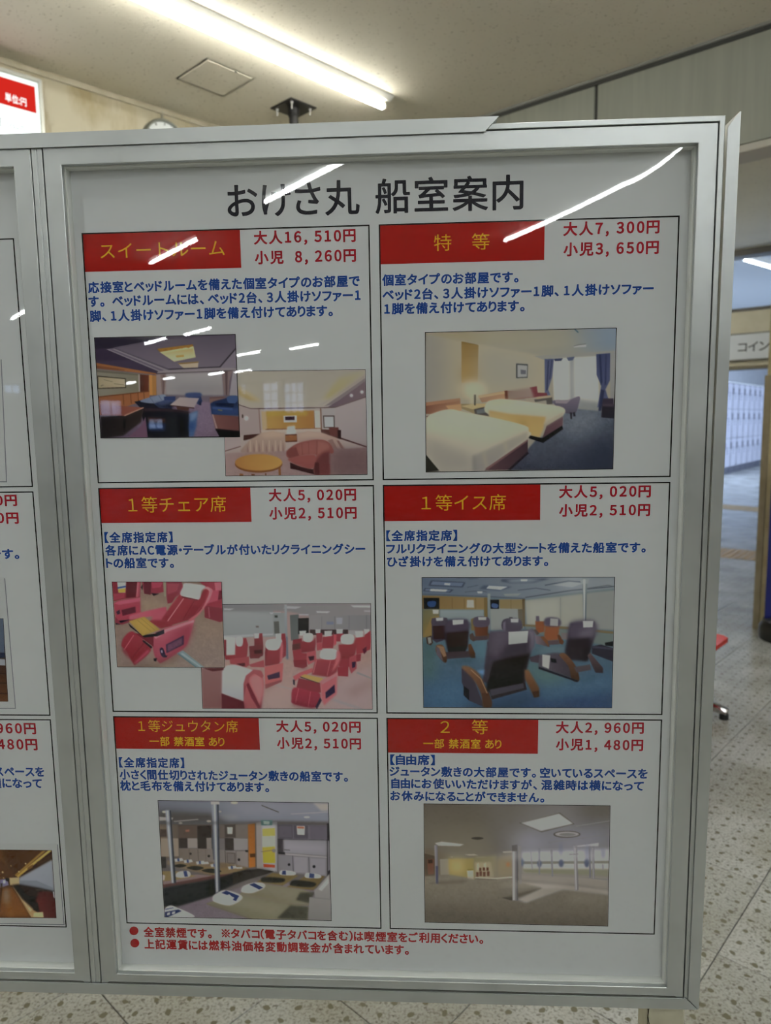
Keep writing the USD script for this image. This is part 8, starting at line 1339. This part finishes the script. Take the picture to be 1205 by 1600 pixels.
picture(lp[2], 'printed_photo', -.0002, (0, 1100, 3.482), [(-480, 786), (283, 795), (308, 1165), (-470, 1160)], '#868b88', [
    '#3a2416',
    (('#2a170c', '#4a2c14', 'h'), '-480,786 283,795 275,800 90,940 0,930 -480,900', 'f8'), ('#5d3a18', '-480,786 0,788 60,940 0,960 -480,940', 'f14'), ('#4a2a12', '0,840 80,930 60,950 0,940'), (('#a3873a', '#c0a24e', 'u'), '88,935 265,795 283,796 100,944'), ('#8a6a2a', '80,930 230,800 250,798 88,938'), ('#2a160c', '110,935 283,800 285,840 130,940'), ('#6d4c22', '150,890 180,870 178,890 150,905'), ('#3d2414', '200,860 284,815 285,838 200,880'), ('#d8c084', '103,912 4,3', 'e'), ('#e0c88a', '140,868 4,4', 'e'), ('#b09048', '60,880 3,3', 'e'), ('#c8ae70', '15,915 5,5', 'e'), ('#c8ae70', '20,946 3,3', 'e'),
    (('#9098a0', '#848c96', 'v'), '105,945 286,845 296,1000 296,1060 100,985', 'f4'), ('#757d88', '105,960 200,960 290,1000 296,1060 100,985'), ('#b09a6c', '50,945 105,942 105,985 55,985'), ('#6d6a8c', '0,955 40,950 48,985 0,1000'), ('#14110f', '30,945 52,950 50,965 32,962'), ('#2a2420', '5,975 14,975 12,1010 4,1010'), ('#b9bcc8', '16,960 30,958 30,975 18,976'),
    (('#53300f', '#6f4418', 'h'), '-480,1000 40,1000 70,990 170,1160 -470,1160', 'f8 n5'), ('#8d8c88', '20,1010 44,1010 52,1075 25,1085', 's f12 a60'), ('#8a5a24', '30,1080 60,1075 80,1160 40,1160', 'f14 a60'), ('#3d2410', '0,1000 14,1000 0,1120'), ('#a08458', '66,985 80,985 200,1130 240,1160 170,1160'), ('#c0a678', '70,995 84,1000 175,1120 165,1130'), ('#b39a6c', '120,1045 132,1050 128,1075 118,1070'), ('#b39a6c', '145,1080 160,1085 158,1110 146,1105'),
    ('#16100e', '64,985 100,980 215,1000 300,1020 300,1060 200,1130 120,1060', 'f5'), ('#241a18', '100,985 215,1005 205,1050 150,1040'), ('#3c332e', '195,1010 240,1010', 'l6'), ('#3a2a28', '230,1015 280,1020 290,1050 225,1045'), ('#46191a', '215,1020 282,1025 305,1090 308,1165 235,1160 200,1080 205,1040', 's f4'), (('#5c2022', '#3f1416', 'h'), '210,1055 282,1060 300,1100 302,1160 240,1155 206,1090', 's f10'), ('#1a1210', '180,1075 206,1080 215,1130 182,1120'), ('#aab0b4', '288,1020 296,1020 300,1060 292,1050'), ('#c0a878', '185,1135 235,1130 238,1160 180,1158')], edge=.5)

# ------------------------------------------------------------------ lettering on the fare board and the locker sign
def wall_text(thing_, name, text, x0, x1, zc, em, y, mat, weight=0.0, mono=False):
    s_ = line_shape(text, weight=weight, mono=mono)
    k = (x1 - x0) / s_.bounds[2]
    put(name, flat(affinity.affine_transform(s_, [k, 0, 0, em, x0, zc - .38 * em]), y), mat, thing_)


wall_text(fare, 'unit_lettering', '単位:円', -2.242 - SIGN_S, -2.143 - SIGN_S, 3.082, .042, -D_ - .0045, TEXT_LIT, .03)
wall_text(fare, 'fare_lettering', '（5日以内）', -2.256 - SIGN_S, -2.150 - SIGN_S, 2.953, .030, -D_ - .0035, GREY_LIT)
wall_text(fare, 'fare_lettering', '復', -2.31 - SIGN_S, -2.268 - SIGN_S, 2.958, .046, -D_ - .0035, GREY_LIT, .03)
lsign = empty('locker_sign', 'white sign lettered for coin lockers above the opening at the right', 'sign', (*FW0, 0), math.degrees(math.atan2(dR[1], dR[0])))
put('board', cham(2.812, 3.77, -.03, 0, 2.10, 2.375, .003), plain('sign_white', (.82, .84, .87), .45), lsign)
put('edge_strip', cat_([box(2.812, 3.77, -.032, -.001, 2.375, 2.387), box(2.812, 3.77, -.032, -.001, 2.088, 2.10)]), plain('sign_edge', (.22, .21, .19), .5), lsign)
wall_text(lsign, 'sign_lettering', 'コインロッカー', 2.915, 3.66, 2.236, .125, -.0308, plain('sign_black', (.03, .03, .035), .5), .012)
